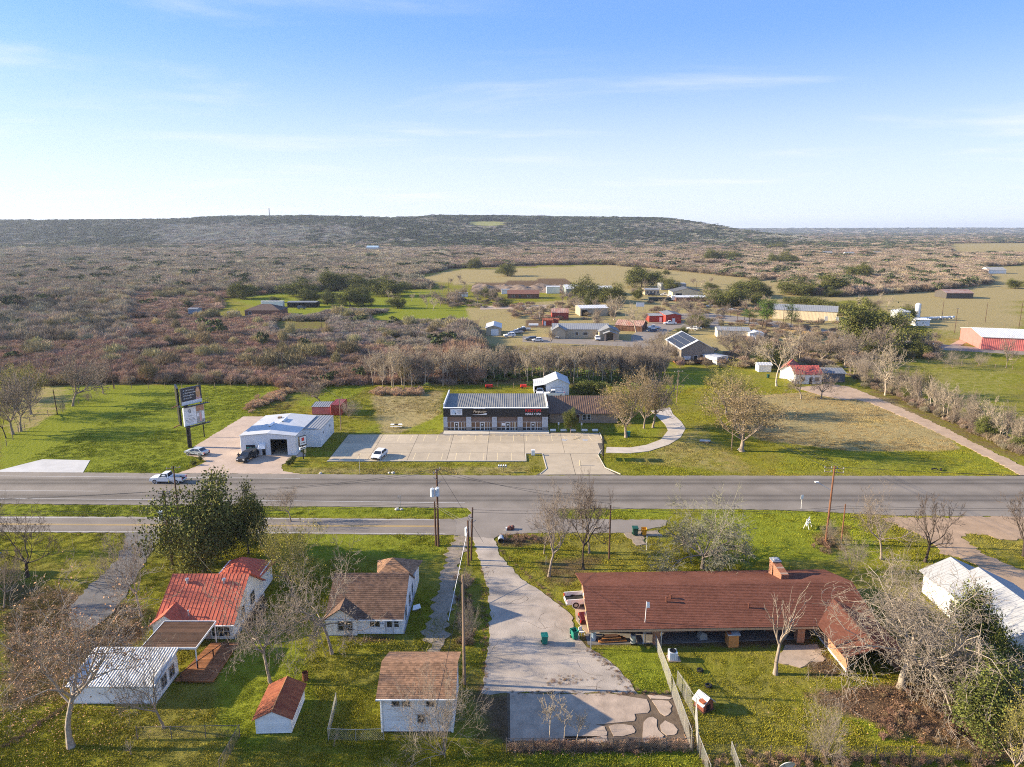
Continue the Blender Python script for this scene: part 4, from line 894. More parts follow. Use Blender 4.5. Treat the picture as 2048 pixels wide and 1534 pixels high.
# 12 brick wing with brown standing seam roof
b = Bld('office', 'low pale brick office with brown standing seam roof beside the shops', 'office', 16.6, 156.5, 15.8, 10.5)
b.walls(M_brick2, 2.5, 4.9, 'x', ridge_at=.6); b.gable(M_brnroof, 2.5, 4.9, 'x', ov=.6, ovg=.25, ridge_at=.6, rib=.5, ribh=.06, ribw=.05)
b.door('f', 6.0, .95, 2.0, mat('dark_red_door', (.05, .018, .012), .5)); 
for u in (4.4, 7.7, 8.75): b.window('f', u, .75, .7, 1.25, M_trim, None, (1, 2))
# 13 white barn garage behind
b = Bld('garage', 'white metal garage with lean-to carport behind the brick office', 'garage', 12.3, 184.3, 6.2, 9.0)
b.walls(M_wmetal, 3.1, 4.5, 'y', ribs=.35); b.gable(M_wroof, 3.1, 4.5, 'y', ov=.25, ovg=.3, rib=.5)
b.door('f', 1.5, 2.9, 2.1, M_trim, ribs=5, name='garage_door', fm=M_grey)
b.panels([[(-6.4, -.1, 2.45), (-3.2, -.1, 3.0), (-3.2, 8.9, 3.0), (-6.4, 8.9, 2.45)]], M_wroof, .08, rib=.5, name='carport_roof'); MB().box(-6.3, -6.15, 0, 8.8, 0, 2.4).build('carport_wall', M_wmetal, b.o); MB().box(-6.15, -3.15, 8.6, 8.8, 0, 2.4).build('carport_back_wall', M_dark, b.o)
MB().box(-6.35, -6.2, -.1, .05, 0, 2.35).build('carport_post', M_wmetal, b.o)

# ------------------------------------------------------------------ village beyond the tree belt
def hall(name, label, cat, px0, px1, py, d, eave, ridge, axis, wm_, rm, rz=0.0, rib=.8, win=(), doors=(), ribs=.6, ov=.3, hip=False, group=None):
    x0, y0 = G(px0, py); x1, _ = G(px1, py)
    b = Bld(name, label, cat, (x0 + x1) / 2, y0, abs(x1 - x0) / math.cos(rz), d, rz, 0, group)
    b.walls(wm_, eave, None if hip else ridge, axis, ribs=ribs)
    if hip: b.hip(rm, eave, ridge, ov, rib=rib)
    else: b.gable(rm, eave, ridge, axis, ov=ov, ovg=ov, rib=rib)
    for w_ in win: b.window(*w_)
    for d_ in doors: b.door(*d_[:5], **(d_[5] if len(d_) > 5 else {}))
    return b
b = hall('office', 'long tan metal office with three grey gables in the village', 'office', 1106, 1218, 676, 12, 3.6, 5.2, 'x', M_tan, M_gryroof, -.03, win=[('f', 9.2, 1.2, 1.2, 1.2), ('f', 12.4, 1.2, 1.8, 1.2), ('f', 2.0, 1.3, .9, 1.0), ('f', 17.8, .9, 1.6, 1.5)])
for gxx, dep, gw in ((-9.3, 2.5, 5.5), (11.0, 5.0, 8.0)):
    g = MB(); a0, a1 = gxx - gw / 2, gxx + gw / 2
    g.face([(a0, -dep, 0), (a1, -dep, 0), (a1, -dep, 3.5), (gxx, -dep, 5.0), (a0, -dep, 3.5)]); g.face([(a0, -dep, 0), (a0, -dep, 3.5), (a0, 0, 3.5), (a0, 0, 0)]); g.face([(a1, -dep, 0), (a1, 0, 0), (a1, 0, 3.5), (a1, -dep, 3.5)])
    g.build('gable_wall', M_tan, b.o)
    b.panels([[(a0 - .4, 6, 3.35), (a0 - .4, -dep - .4, 3.35), (gxx, -dep - .4, 5.15), (gxx, 6, 5.15)], [(a1 + .4, -dep - .4, 3.35), (a1 + .4, 6, 3.35), (gxx, 6, 5.15), (gxx, -dep - .4, 5.15)]], M_gryroof, .1, rib=.8, name='gable_roof')
MB().box(9.0, 9.5, -8.2, -7.7, 0, 3.0).build('porch_post', M_brick2, b.o); MB().box(12.6, 13.1, -8.2, -7.7, 0, 3.0).build('porch_post', M_brick2, b.o)
b.panels([[(8.2, -5, 3.0), (8.2, -8.5, 3.0), (10.9, -8.5, 4.0), (10.9, -5, 4.0)], [(13.8, -8.5, 3.0), (13.8, -5, 3.0), (10.9, -5, 4.0), (10.9, -8.5, 4.0)]], M_gryroof, .1, name='porch_roof'); MB().box(9.6, 12.5, -5.15, -5.02, 0, 2.6).build('entrance', M_glass, b.o)
hall('garage', 'pale tan metal garage with white roller door beside parked cars', 'garage', 972, 1002, 671, 14, 3.2, 4.2, 'y', M_tan, M_wroof, 0, doors=[('f', 2.2, 3.0, 2.6, M_trim, dict(name='roller_door', ribs=5))])
hall('barn', 'red wooden barn with rust striped roof', 'barn', 1104, 1137, 639, 8, 3.4, 5.0, 'x', M_redwall, mat('striped_rust_roof', (.35, .13, .08), .7, .4, .5, col2=(.5, .38, .3), stretch=(3, .2, 1)), 0, doors=[('r', 2.0, 3.4, 2.8, M_dark)])
hall('shed', 'small red shed with white door in front of the red barn', 'shed', 1086, 1105, 651, 6, 2.4, 3.0, 'x', M_redwall, M_rust, 0, doors=[('f', .4, .9, 1.9, M_trim)])
hall('shed', 'open fronted red lean-to shed right of the small red shed', 'shed', 1107, 1117, 649, 4, 2.3, 2.7, 'x', M_redwall, M_rust, 0)
hall('warehouse', 'long tan storage building with pale roof behind the office', 'warehouse', 1160, 1216, 632, 12, 4.0, 5.0, 'x', M_tan, M_wroof, .12, doors=[('f', .6, 3.2, 3.2, M_dark), ('f', 4.2, 1.0, 2.1, M_trim)])
hall('house', 'long low brown brick house with brown roof', 'house', 1015, 1078, 597, 10, 2.9, 5.0, 'x', mat('brown_brick', (.17, .08, .055), .85), mat('brown_far_shingles', (.19, .09, .065), .9), 0, rib=0, ribs=0, win=[('f', 3, 1, 1.5, 1.2), ('f', 13, 1, 1.5, 1.2)], doors=[('f', 7.5, 1.1, 2.1, M_dark)])
hall('shed', 'white metal shed beside the grey green warehouse', 'shed', 1093, 1119, 587, 7, 4.6, 5.0, 'x', mat('cream_sheet_metal', (.66, .66, .60), .5), M_wroof)
b = hall('warehouse', 'grey green metal warehouse with white roof behind a dark oak', 'warehouse', 1132, 1168, 592, 30, 4.6, 6.4, 'x', mat('grey_green_metal', (.24, .28, .27), .5), M_wroof, 0, win=[('f', 2, 1.2, 1.2, 1.8), ('f', 5, 1.2, 1.2, 1.8)])
hall('warehouse', 'white roofed annex right of the dark oaks', 'warehouse', 1168, 1226, 591, 22, 4.2, 5.6, 'x', M_tan, M_wroof)
hall('house', 'white brick house with row of dark windows beyond the yard', 'house', 1290, 1318, 590, 12, 3.6, 4.2, 'x', M_tan, M_gryroof, 0, win=[('f', 1 + 2.4 * k, 1, 1.3, 1.6) for k in range(4)])
hall('garage', 'low flat dark roofed workshop behind the brick house', 'garage', 1322, 1372, 580, 14, 4.2, 4.8, 'x', M_grey, M_gryroof)
hall('warehouse', 'wide cream gabled workshop with dark grey roof', 'warehouse', 1345, 1405, 596, 16, 3.8, 6.2, 'y', M_yel, mat('dark_grey_roof', (.13, .135, .14), .6, .1), -.05, doors=[('f', 2, 4, 3, M_dark)])
hall('shed', 'white roofed open lean-to with lumber beside the cream workshop', 'shed', 1352, 1412, 603, 8, 2.6, 3.4, 'x', mat('rusty_lumber', (.20, .09, .055), .9, .4, .6), M_wroof)
hall('shop', 'bright red metal store building with grey roof', 'store', 1331, 1362, 647, 14, 4.0, 4.6, 'y', mat('bright_red_metal', (.44, .05, .035), .5, .06), M_gryroof, 0, doors=[('f', 3.2, 1.2, 2.4, M_trim)])
hall('shop', 'lower dark red wing left of the bright red store', 'store', 1298, 1329, 644, 9, 3.0, 3.6, 'x', M_redwall, M_gryroof, 0, doors=[('f', 5, 1.1, 2.2, M_trim)])
b = hall('barn', 'long low shed with rust striped roof behind white sycamores', 'barn', 1232, 1282, 662, 10, 2.4, 4.2, 'x', mat('brown_boards', (.16, .08, .05), .9), mat('striped_rust_roof', None), -.4)
# solar building
x0, y0 = G(1364, 724); x1, y1 = G(1428, 722)
b = Bld('house', 'brown metal house with black solar panels on its roof', 'house', (x0 + x1) / 2 - .3, (y0 + y1) / 2, 11.2, 22, .02)
b.walls(mat('taupe_metal', (.24, .205, .17), .6, .08), 4.2, 7.2, 'y', ribs=.6); b.gable(M_wroof, 4.2, 7.2, 'y', ov=.4, ovg=.4, rib=.8)
b.window('f', 1.0, .6, 2.2, 1.2, M_trim, mat('pale_notice_board', (.6, .62, .64), .5)); b.door('f', 4.4, 1.1, 2.1, M_dark); b.window('f', 6.6, 1.0, 2.0, 1.2, M_dark, None, (3, 1)); b.door('f', 9.6, 1.0, 2.1, M_dark)
for u in (3, 6, 9, 12, 15): b.window('l', u, 2.0, 1.2, .9, M_dark)
M_sol = mat('solar_glass', (.028, .03, .035), .4, .2, 1, spec=.3)
for i in range(3):
    for j in range(9):
        a, c = .05 + i * .31, .05 + i * .31 + .295; y_a, y_b = 1.6 + j * 2.1, 1.6 + j * 2.1 + 2.04
        f = lambda k, y: (-6.0 + 6.0 * k, y, 4.03 + 3.2 * k + .17)
        MB().slab([f(a, y_a), f(c, y_a), f(c, y_b), f(a, y_b)], .05).build('solar_panel', M_sol, b.o)
t = thing('deck', 'brown wooden terrace along the house with solar panels', 'deck', (*G(1380, 727), 0))
MB().box(-5.5, 7.0, -1.6, 1.5, .5, .7).build('floor', M_deck, t); MB().box(-5.5, 7, -1.66, -1.6, .7, 1.5).build('railing', M_pole, t)
b = hall('trailer_home', 'long cream mobile home with grey roof and white annex', 'mobile home', 1436, 1497, 677, 9, 3.2, 4.2, 'x', mat('cream_siding', (.60, .53, .40), .6), M_gryroof, -.16)
hall('shed', 'small white cabin joined to the long mobile home', 'cabin', 1499, 1526, 681, 6, 2.8, 3.4, 'y', M_white, M_wroof, -.16, win=[('f', 3.2, 1.2, .7, 1)])
b = hall('warehouse', 'very long pale yellow warehouse with grey roof behind pines', 'warehouse', 1553, 1662, 640, 17, 4.6, 6.6, 'x', M_yel, M_gryroof, -.42, doors=[('f', 24, 1.2, 2.3, M_grey), ('f', 29, 1.2, 2.3, M_grey)])
b = hall('warehouse', 'red metal barn with pale grey roof at the right edge', 'barn', 1975, 2110, 702, 26, 4.6, 6.4, 'x', M_pinkwall, M_wroof, -.3, doors=[('f', 17, 2.4, 2.6, M_trim)])
x0, y0 = G(1953, 691); b = Bld('shed', 'bright red end bay of the pale red barn', 'barn', x0 + 2.2, y0 + .5, 4.2, 10, -.3); b.walls(mat('bright_red_metal', None), 4.2, None, ribs=.6, mono=(4.0, 4.4)); b.panels([[(-2.2, -.2, 4.05), (2.1, -.2, 4.05), (2.1, 10, 4.5), (-2.2, 10, 4.5)]], M_wroof, .1)
b = hall('barn', 'weathered open barn with rusty roof in the tan pasture', 'barn', 1893, 1945, 597, 14, 3.4, 5.2, 'x', mat('grey_boards', (.09, .08, .07), .9), mat('rusty_barn_roof', (.20, .10, .08), .7, .4, .3, col2=(.3, .24, .22)), -.05)
hall('house', 'small white farmhouse far across the tan pasture', 'house', 1977, 2012, 547, 14, 3.4, 6.0, 'x', M_white, M_gryroof, 0)
b = hall('house', 'white house with red roof beside the dirt road', 'house', 1590, 1642, 768, 9, 2.9, 4.6, 'x', M_white, mat('far_red_roof', (.34, .075, .055), .6, .3, .8), -.06, win=[('f', 1.5, .8, 1.2, 1.2), ('f', 5.5, .8, 1.2, 1.2)], doors=[('f', 4.0, .9, 2, M_dark)])
hall('house', 'white gabled wing of the red roofed house by the dirt road', 'house', 1562, 1589, 758, 8, 2.8, 4.6, 'y', M_white, mat('far_red_roof', None), -.5, win=[('l', 2, .8, 1, 1.2)])
hall('shed', 'dark grey shed right of the red roofed house', 'shed', 1646, 1688, 764, 8, 2.6, 3.4, 'x', mat('slate_metal', (.13, .14, .16), .6), mat('slate_roof', (.16, .17, .19), .6), -.1)
hall('shed', 'small white garden shed near the pale sycamore', 'shed', 1517, 1542, 744, 3, 2.2, 2.8, 'x', M_white, M_wroof)
hall('trailer', 'white box trailer by the house with solar panels', 'trailer', 1431, 1458, 728, 6.5, 2.4, 2.6, 'y', M_trim, M_wroof, .5)
hall('house', 'brown hip roofed brick house among the brush, left', 'house', 490, 560, 632, 13, 2.9, 5.6, 'x', mat('reddish_far_brick', (.20, .10, .08), .85), mat('dark_brown_roof', (.10, .068, .058), .9), 0, rib=0, ribs=0, hip=True, win=[('f', 2.0, .9, 1.3, 1.3)])
hall('shed', 'grey blue steel shed standing alone in the brush', 'shed', 377, 394, 629, 6, 2.8, 3.2, 'x', mat('blue_grey_metal', (.22, .30, .38), .5), M_gryroof)
hall('shed', 'small grey shed left of the brown brick house', 'shed', 455, 472, 634, 5, 2.2, 2.6, 'x', M_galv, M_gryroof)
b = hall('carport', 'low dark carport with flat roof behind the brown brick house', 'carport', 575, 632, 615, 8, 2.9, 3.1, 'x', M_dark, M_gryroof)
hall('trailer', 'long white motor home under trees behind the brown brick house', 'motor home', 523, 566, 614, 3, 3.2, 3.4, 'x', M_trim, M_wroof)
hall('house', 'blue metal roofed house in the distant woods', 'house', 733, 756, 503, 20, 8, 11, 'x', mat('pale_siding', (.5, .5, .48), .6), mat('blue_metal_roof', (.30, .42, .50), .4), 0, rib=0, ribs=0)
hall('shed', 'white cabin trailer on the lawn by the bare trees', 'shed', 915, 935, 594, 5, 2.6, 3.0, 'x', M_white, M_gryroof)
hall('shed', 'small white sided shed behind the brown brick house', 'shed', 1003, 1018, 588, 6, 2.8, 3.3, 'x', M_white, M_gryroof)
for px, yy, w_, h_, lab in ((800, 2500, 22, 7, 'large white house on the hill crest, leftmost'), (822, 2560, 16, 6, 'smaller white house beside the large one on the hill crest'), (866, 2450, 12, 9, 'narrow white house on the hill crest right of the pair'),
                            (1010, 2600, 20, 6, 'grey white house on the crest right of the green clearing'), (1082, 2600, 26, 8, 'wide white mansion on the hill crest'), (1194, 2620, 14, 6, 'small white house near the right end of the crest'), (1402, 2450, 22, 6, 'pale house low on the right hill shoulder'), (668, 2550, 10, 5, 'tiny white house among crest trees, left of centre')):
    X = (px - 1024) * yy / 1430; z = float(hill_z(np.array([X]), np.array([float(yy)]))[0])
    b = Bld('house', lab, 'house', X, yy, w_, 12, 0, z + 1.5, 'houses along the hill crest'); b.walls(M_white, h_, h_ + 4, 'x'); b.gable(M_gryroof, h_, h_ + 4, 'x', ov=.6, ovg=.6); b.window('f', w_ * .25, h_ * .35, w_ * .14, h_ * .35); b.window('f', w_ * .6, h_ * .35, w_ * .14, h_ * .35)
    MB().box(-w_ / 2, w_ / 2, .02, 12, -8, 0).build('foundation', M_grey, b.o)
for px, yy, w_, lab in ((1704, 1150, 15, 'white farmhouse far off in the flat right distance'), (1660, 1180, 14, 'dark roofed farmhouse left of the far white farmhouse'), (1762, 1170, 12, 'low white shed right of the far white farmhouse')):
    X = (px - 1024) * yy / 1430; b = Bld('house', lab, 'house', X, yy, w_, 10); b.walls(M_white if 'white' in lab[:6] or 'low' in lab else M_grey, 4, 7, 'x'); b.gable(M_gryroof, 4, 7, 'x', ov=.5, ovg=.5); b.window('f', w_ * .3, 1.2, 1.5, 1.6)
# tower on the hill
X = (542 - 1024) * 2500 / 1430; z = float(hill_z(np.array([X]), np.array([2500.]))[0])
t = thing('tower', 'slim dark tower rising above the hill crest', 'tower', (X, 2500, z)); MB().tube((0, 0, -3), (0, 0, 31), 2.0, 1.5, 8).build('shaft', M_grey, t); MB().tube((0, 0, 31), (0, 0, 33.5), 2.3, 2.3, 8).build('top', M_grey, t)
# tank and silo yard
x0, y0 = G(1808, 645)
t = thing('water_tank', 'round grey steel water tank beside the white silo', 'tank', (x0, y0 + 4, 0)); MB().tube((0, 0, 0), (0, 0, 5.2), 4.3, n=24).build('shell', M_galv, t, smooth=False); MB().tube((0, 0, 5.2), (0, 0, 6.2), 4.4, .4, 24).build('cone_roof', M_wroof, t)
x0, y0 = G(1833, 640); t = thing('silo', 'white upright silo with ladder beside the round tank', 'silo', (x0, y0, 0)); MB().tube((0, 0, 1.5), (0, 0, 7.8), 1.2, n=16).tube((0, 0, .2), (0, 0, 1.5), .4, 1.2, 16).build('cylinder', M_trim, t); MB().tube((0, 0, 7.8), (0, 0, 8.4), 1.2, .4, 16).build('dome', M_trim, t)
ld = MB().tube((1.25, -.6, .3), (1.25, -.6, 8.2), .05, n=4).tube((1.25, -.1, .3), (1.25, -.1, 8.2), .05, n=4); [ld.tube((1.25, -.6, .6 + k * .5), (1.25, -.1, .6 + k * .5), .03, n=4) for k in range(15)]; ld.build('ladder', M_galv, t)
for k in range(3): MB().tube((.9 * math.cos(k * 2.1), .9 * math.sin(k * 2.1), 0), (.9 * math.cos(k * 2.1), .9 * math.sin(k * 2.1), 1.8), .08, n=5).build('leg', M_galv, t)
hall('shed', 'white pump shed with dark doors below the silo', 'shed', 1831, 1858, 652, 7, 2.8, 3.2, 'x', M_trim, M_wroof, -.1, doors=[('r', 2, 2, 2, M_dark)])
for k in range(9):
    px = 1845 + k * 7.5; x0, y0 = G(px, 640 - k * .3); t = thing('propane_tank', 'white propane tank in the row beyond the pump shed', 'gas tank', (x0, y0, 0), .3 * (k % 3), 'white propane tanks beyond the pump shed')
    MB().tube((-1.2, 0, .9), (1.2, 0, .9), .55, n=10).tube((1.2, 0, .9), (1.5, 0, .9), .55, .15, 10).tube((-1.2, 0, .9), (-1.5, 0, .9), .55, .15, 10).build('cylinder', M_trim, t); MB().box(-.9, -.7, -.3, .3, 0, .5).box(.7, .9, -.3, .3, 0, .5).build('leg', M_galv, t)
# ------------------------------------------------------------------ vehicles (front towards +x)
PAINT = {}
def paintm(col):
    k = tuple(col)
    if k not in PAINT: PAINT[k] = mat('car_paint_%d' % len(PAINT), col, .28, .04, .5, spec=.6)
    return PAINT[k]
VEH = {}
def make_vehicle(kind, col):
    key = (kind, tuple(col))
    if key in VEH: return VEH[key]
    pm = paintm(col); parts = []
    L, Wd, wr = {'pickup': (5.8, 1.95, .38), 'suv': (4.9, 1.95, .37), 'sedan': (4.8, 1.84, .33), 'hatch': (4.5, 1.82, .34)}[kind]
    h = Wd / 2; f, r = L / 2, -L / 2
    body = MB(); cab = MB(); glass = []
    if kind == 'pickup':
        c0, c1 = -.55, 1.35                   # cab rear and front at belt line
        body.ext([(f, .42), (f, .78), (f - .12, .98), (c1, 1.10), (c1, 1.14), (c0, 1.14), (c0, .42)], [h - .06, h - .04, h - .06, h - .02, h, h, h])
        body.box(r, c0, -h, -h + .1, .45, 1.12).box(r, c0, h - .1, h, .45, 1.12).box(r, c0, -h, h, .45, .62).box(c0 - .08, c0, -h, h, .45, 1.12)
        cp_ = [(c1, 1.12), (c1 - .65, 1.80), (c0 + .25, 1.84), (c0 + .04, 1.14)]
    elif kind == 'suv':
        body.ext([(f, .40), (f, .80), (f - .15, 1.02), (f - 1.25, 1.12), (r + .05, 1.14), (r, .95), (r, .42)], [h - .08, h - .04, h - .06, h - .02, h - .02, h, h])
        cp_ = [(f - 1.2, 1.10), (f - 1.95, 1.70), (r + .45, 1.76), (r + .06, 1.12)]
    elif kind == 'hatch':
        body.ext([(f, .35), (f, .65), (f - .2, .85), (f - 1.1, .98), (r + .1, 1.0), (r, .85), (r, .38)], [h - .12, h - .06, h - .06, h - .02, h - .02, h - .04, h - .04])
        cp_ = [(f - 1.0, .96), (f - 1.85, 1.50), (r + .9, 1.55), (r + .1, .99)]
    else:
        body.ext([(f, .32), (f, .60), (f - .2, .78), (f - 1.25, .92), (r + .75, .95), (r + .05, .93), (r, .70), (r, .36)], [h - .12, h - .06, h - .06, h - .02, h - .02, h - .05, h - .06, h - .06])
        cp_ = [(f - 1.15, .90), (f - 1.95, 1.40), (r + 1.35, 1.43), (r + .6, .94)]
    ws = [h - .06, h - .22, h - .22, h - .08]
    cab.ext(cp_, ws)
    for s_ in (-1, 1):                        # wheel arch lips
        for xw in (f - .95, r + 1.05): body.tube((xw, s_ * (h - .05), wr), (xw, s_ * (h + .012), wr), wr + .09, n=14)
    body.v += []; nv = len(body.v)
    body.f += [tuple(i + nv for i in q) for q in cab.f]; body.v += cab.v; body.m += [0] * len(cab.f); body.r += cab.r
    parts.append(('body', body.mesh('body', [pm]), []))
    P = [Vector((p[0], 0, p[1])) for p in cp_]; c = sum(P, Vector()) / 4
    def lerp2(a, b_, t): return a + (b_ - a) * t
    for s_ in (-1, 1):
        q = []
        for p, w_ in zip(P, ws):
            k = c.lerp(p, .82); k.y = s_ * (w_ + .015); q.append(k)
        # front and rear side glass with a pillar between
        for t0, t1 in ((0.0, .47), (.53, 1.0)):
            A, B_, C_, D_ = q
            e0, e1 = A.lerp(D_, t0), A.lerp(D_, t1); g0, g1 = B_.lerp(C_, t0), B_.lerp(C_, t1)
            parts.append(('side_window', MB().face([e0, e1, g1, g0]).mesh('side_window', [M_glassv]), []))
    def cross(p, q, w0, w1, out):
        a, b_ = p.lerp(q, .1), p.lerp(q, .9); n = Vector((q.z - p.z, 0, -(q.x - p.x))).normalized() * out
        a, b_ = a + n, b_ + n; wa, wb = w0 * .88, w1 * .92
        return [(a.x, -wa, a.z), (a.x, wa, a.z), (b_.x, wb, b_.z), (b_.x, -wb, b_.z)]
    parts.append(('windshield', MB().face(cross(P[0], P[1], ws[0], ws[1], .015)).mesh('windshield', [M_glassv]), []))
    parts.append(('rear_window', MB().face(cross(P[3], P[2], ws[3], ws[2], -.015)).mesh('rear_window', [M_glassv]), []))
    if kind == 'pickup': parts.append(('bed_liner', MB().box(r + .08, c0 - .09, -h + .11, h - .11, .62, .64).mesh('bed_liner', [M_rubber]), []))
    ty = MB().tube((0, -.11, 0), (0, .11, 0), wr, n=16); rm_ = MB().tube((0, -.125, 0), (0, .125, 0), wr * .6, n=10)
    tym, rmm = ty.mesh('wheel', [M_rubber]), rm_.mesh('rim', [M_rim])
    for xw in (f - .95, r + 1.05):
        for s_ in (-1, 1): parts.append(('wheel', tym, [('rim', rmm)], (xw, s_ * (h - .08), wr)))
    zl = .74 if kind in ('pickup', 'suv') else .58
    hl = MB().box(-.04, .03, -.2, .2, -.09, .09).mesh('headlight', [M_lamp]); tl = MB().box(-.03, .04, -.11, .11, -.15, .15).mesh('taillight', [M_red])
    for s_ in (-1, 1):
        parts.append(('headlight', hl, [], (f - .02, s_ * (h - .32), zl))); parts.append(('taillight', tl, [], (r, s_ * (h - .16), zl + .12)))
        parts.append(('mirror', MB().box(-.06, .06, -.12, .12, -.08, .08).mesh('mirror', [pm]), [], (cp_[0][0] - .25, s_ * (h + .08), cp_[0][1] + .08)))
    parts.append(('bumper', MB().box(f - .02, f + .07, -h + .1, h - .1, .34, .52).mesh('bumper', [M_rubber if kind != 'pickup' else M_galv]), []))
    parts.append(('bumper', MB().box(r - .07, r + .02, -h + .1, h - .1, .36, .54).mesh('bumper', [M_rubber if kind != 'pickup' else M_galv]), []))
    parts.append(('grille', MB().box(f - .01, f + .02, -h + .5, h - .5, zl - .1, zl + .1).mesh('grille', [M_black]), []))
    parts.append(('licence_plate', MB().box(r - .09, r - .07, -.2, .2, .5, .62).mesh('licence_plate', [M_lamp]), []))
    VEH[key] = parts; return parts
def vehicle(kind, col, px, py, deg, label, cat, group=None, z=.03, name=None):
    t = thing(name or {'pickup': 'pickup_truck', 'suv': 'sport_utility_car', 'sedan': 'car', 'hatch': 'car'}[kind], label, cat, (*G(px, py), z), rad(deg), group)
    for p in make_vehicle(kind, col):
        o = link(p[0], p[1], t)
        if len(p) > 3: o.location = p[3]
        for n_, me in p[2]: link(n_, me, o)
    return t
WH, SIL, BLK, GRY, BLU = (.78, .78, .77), (.42, .44, .46), (.02, .021, .022), (.13, .135, .14), (.03, .06, .13)
vehicle('pickup', WH, 337, 964, 179, 'white extended cab pickup truck driving left on the highway', 'pickup truck')
vehicle('sedan', SIL, 394, 909, 163, 'silver sedan parked beside the billboard post', 'car')
vehicle('suv', BLK, 496, 919, -103, 'black sport utility car parked in front of the white workshop', 'car')
vehicle('hatch', WH, 759, 915, -102, 'white hatchback with black roof alone in the shop parking lot', 'car')
vehicle('pickup', WH, 1108, 793, 180, 'white pickup truck parked in front of the white metal garage', 'pickup truck')
vehicle('pickup', WH, 1080, 789, -95, 'white pickup under the lean-to carport of the white metal garage', 'pickup truck')
vehicle('pickup', WH, 1178, 1206, 8, 'white pickup half hidden under the ranch house carport roof', 'pickup truck')
vehicle('sedan', (.07, .008, .01), 1201, 1246, 4, 'dark red car tail showing under the ranch house roof edge', 'car')
vehicle('suv', WH, 1019, 674, 195, 'white car nearest the roller door of the tan garage', 'car', 'cars parked beside the tan garage')
vehicle('pickup', SIL, 1033, 667, 195, 'silver pickup second in the row beside the tan garage', 'pickup truck', 'cars parked beside the tan garage')
vehicle('suv', BLK, 1041, 664, 195, 'black car third in the row beside the tan garage', 'car', 'cars parked beside the tan garage')
vehicle('pickup', WH, 1048, 661, 195, 'white pickup at the far end of the row beside the tan garage', 'pickup truck', 'cars parked beside the tan garage')
vehicle('suv', GRY, 1062, 681, 190, 'dark grey car left of the white one before the tan office', 'car')
vehicle('hatch', WH, 1075, 683, 185, 'white car parked alone in front of the tan office lot', 'car')
vehicle('pickup', (.33, .31, .27), 1114, 676, -95, 'beige pickup backed against the left gable of the tan office', 'pickup truck')
vehicle('suv', WH, 1195, 680, -92, 'white car facing out by the tan office entrance', 'car')
vehicle('pickup', WH, 1308, 658, 185, 'white pickup with black bed by the pale sycamore', 'pickup truck')
vehicle('sedan', BLU, 1305, 664, 185, 'dark blue car in front of the white pickup by the pale sycamore', 'car')
vehicle('pickup', WH, 1340, 649, 180, 'white pickup parked before the bright red store', 'pickup truck')
vehicle('suv', WH, 1384, 660, 160, 'white car first in the row behind the solar roof house', 'car', 'cars behind the house with solar panels')
vehicle('sedan', (.25, .33, .42), 1393, 658, 160, 'pale blue car second in the row behind the solar roof house', 'car', 'cars behind the house with solar panels')
vehicle('suv', BLK, 1401, 656, 160, 'black car last in the row behind the solar roof house', 'car', 'cars behind the house with solar panels')
vehicle('pickup', WH, 1422, 614, 178, 'white pickup left of the yellow machines under the oak', 'pickup truck')
vehicle('suv', BLK, 1302, 591, 180, 'black car by the far brick house', 'car')
vehicle('pickup', WH, 1330, 591, 180, 'white pickup near the cream gabled workshop', 'pickup truck')
vehicle('sedan', WH, 1341, 594, 180, 'white car beside the dark containers', 'car')
vehicle('suv', GRY, 603, 618, 10, 'dark car beside the low dark carport', 'car')
for k, (px, c) in enumerate(((1444, BLU), (1452, BLK), (1461, WH), (1470, BLK), (1480, GRY), (1487, BLK))):
    vehicle('sedan', c, px, 622 - (k % 2), 175, ('dark blue', 'black', 'white', 'second black', 'grey', 'rightmost black')[k] + ' car in the row beside the yellow machines', 'car', 'row of cars by the yellow machines')
# yellow machines
for k, px in enumerate((1443, 1458, 1472, 1478)):
    t = thing('backhoe', ('leftmost orange yellow machine under the oak', 'pale yellow machine second from left under the oak', 'tall orange machine third from left under the oak', 'rightmost yellow machine under the oak')[k], 'machine', (*G(px, 611), 0), .4 * k, 'yellow machines parked under the oak')
    m_ = M_yelp if k != 1 else M_yel
    MB().box(-1.8, 1.8, -.8, .8, .7, 1.6).build('body', m_, t); MB().box(-.6, .7, -.7, .7, 1.6, 2.9).build('cab', M_glassv, t); MB().box(-.7, .8, -.8, .8, 2.9, 3.05).build('roof', m_, t)
    MB().tube((-1.6, 0, 1.5), (-3.0, 0, 3.4), .2, n=5).tube((-3, 0, 3.4), (-3.6, 0, 1.2), .16, n=5).build('arm', m_, t); MB().box(1.9, 2.5, -1, 1, .2, 1.0).build('bucket', m_, t)
    for x in (-1.2, 1.2):
        for s_ in (-.9, .9): MB().tube((x, s_ - .2, .6), (x, s_ + .2, .6), .6, n=12).build('wheel', M_rubber, t)
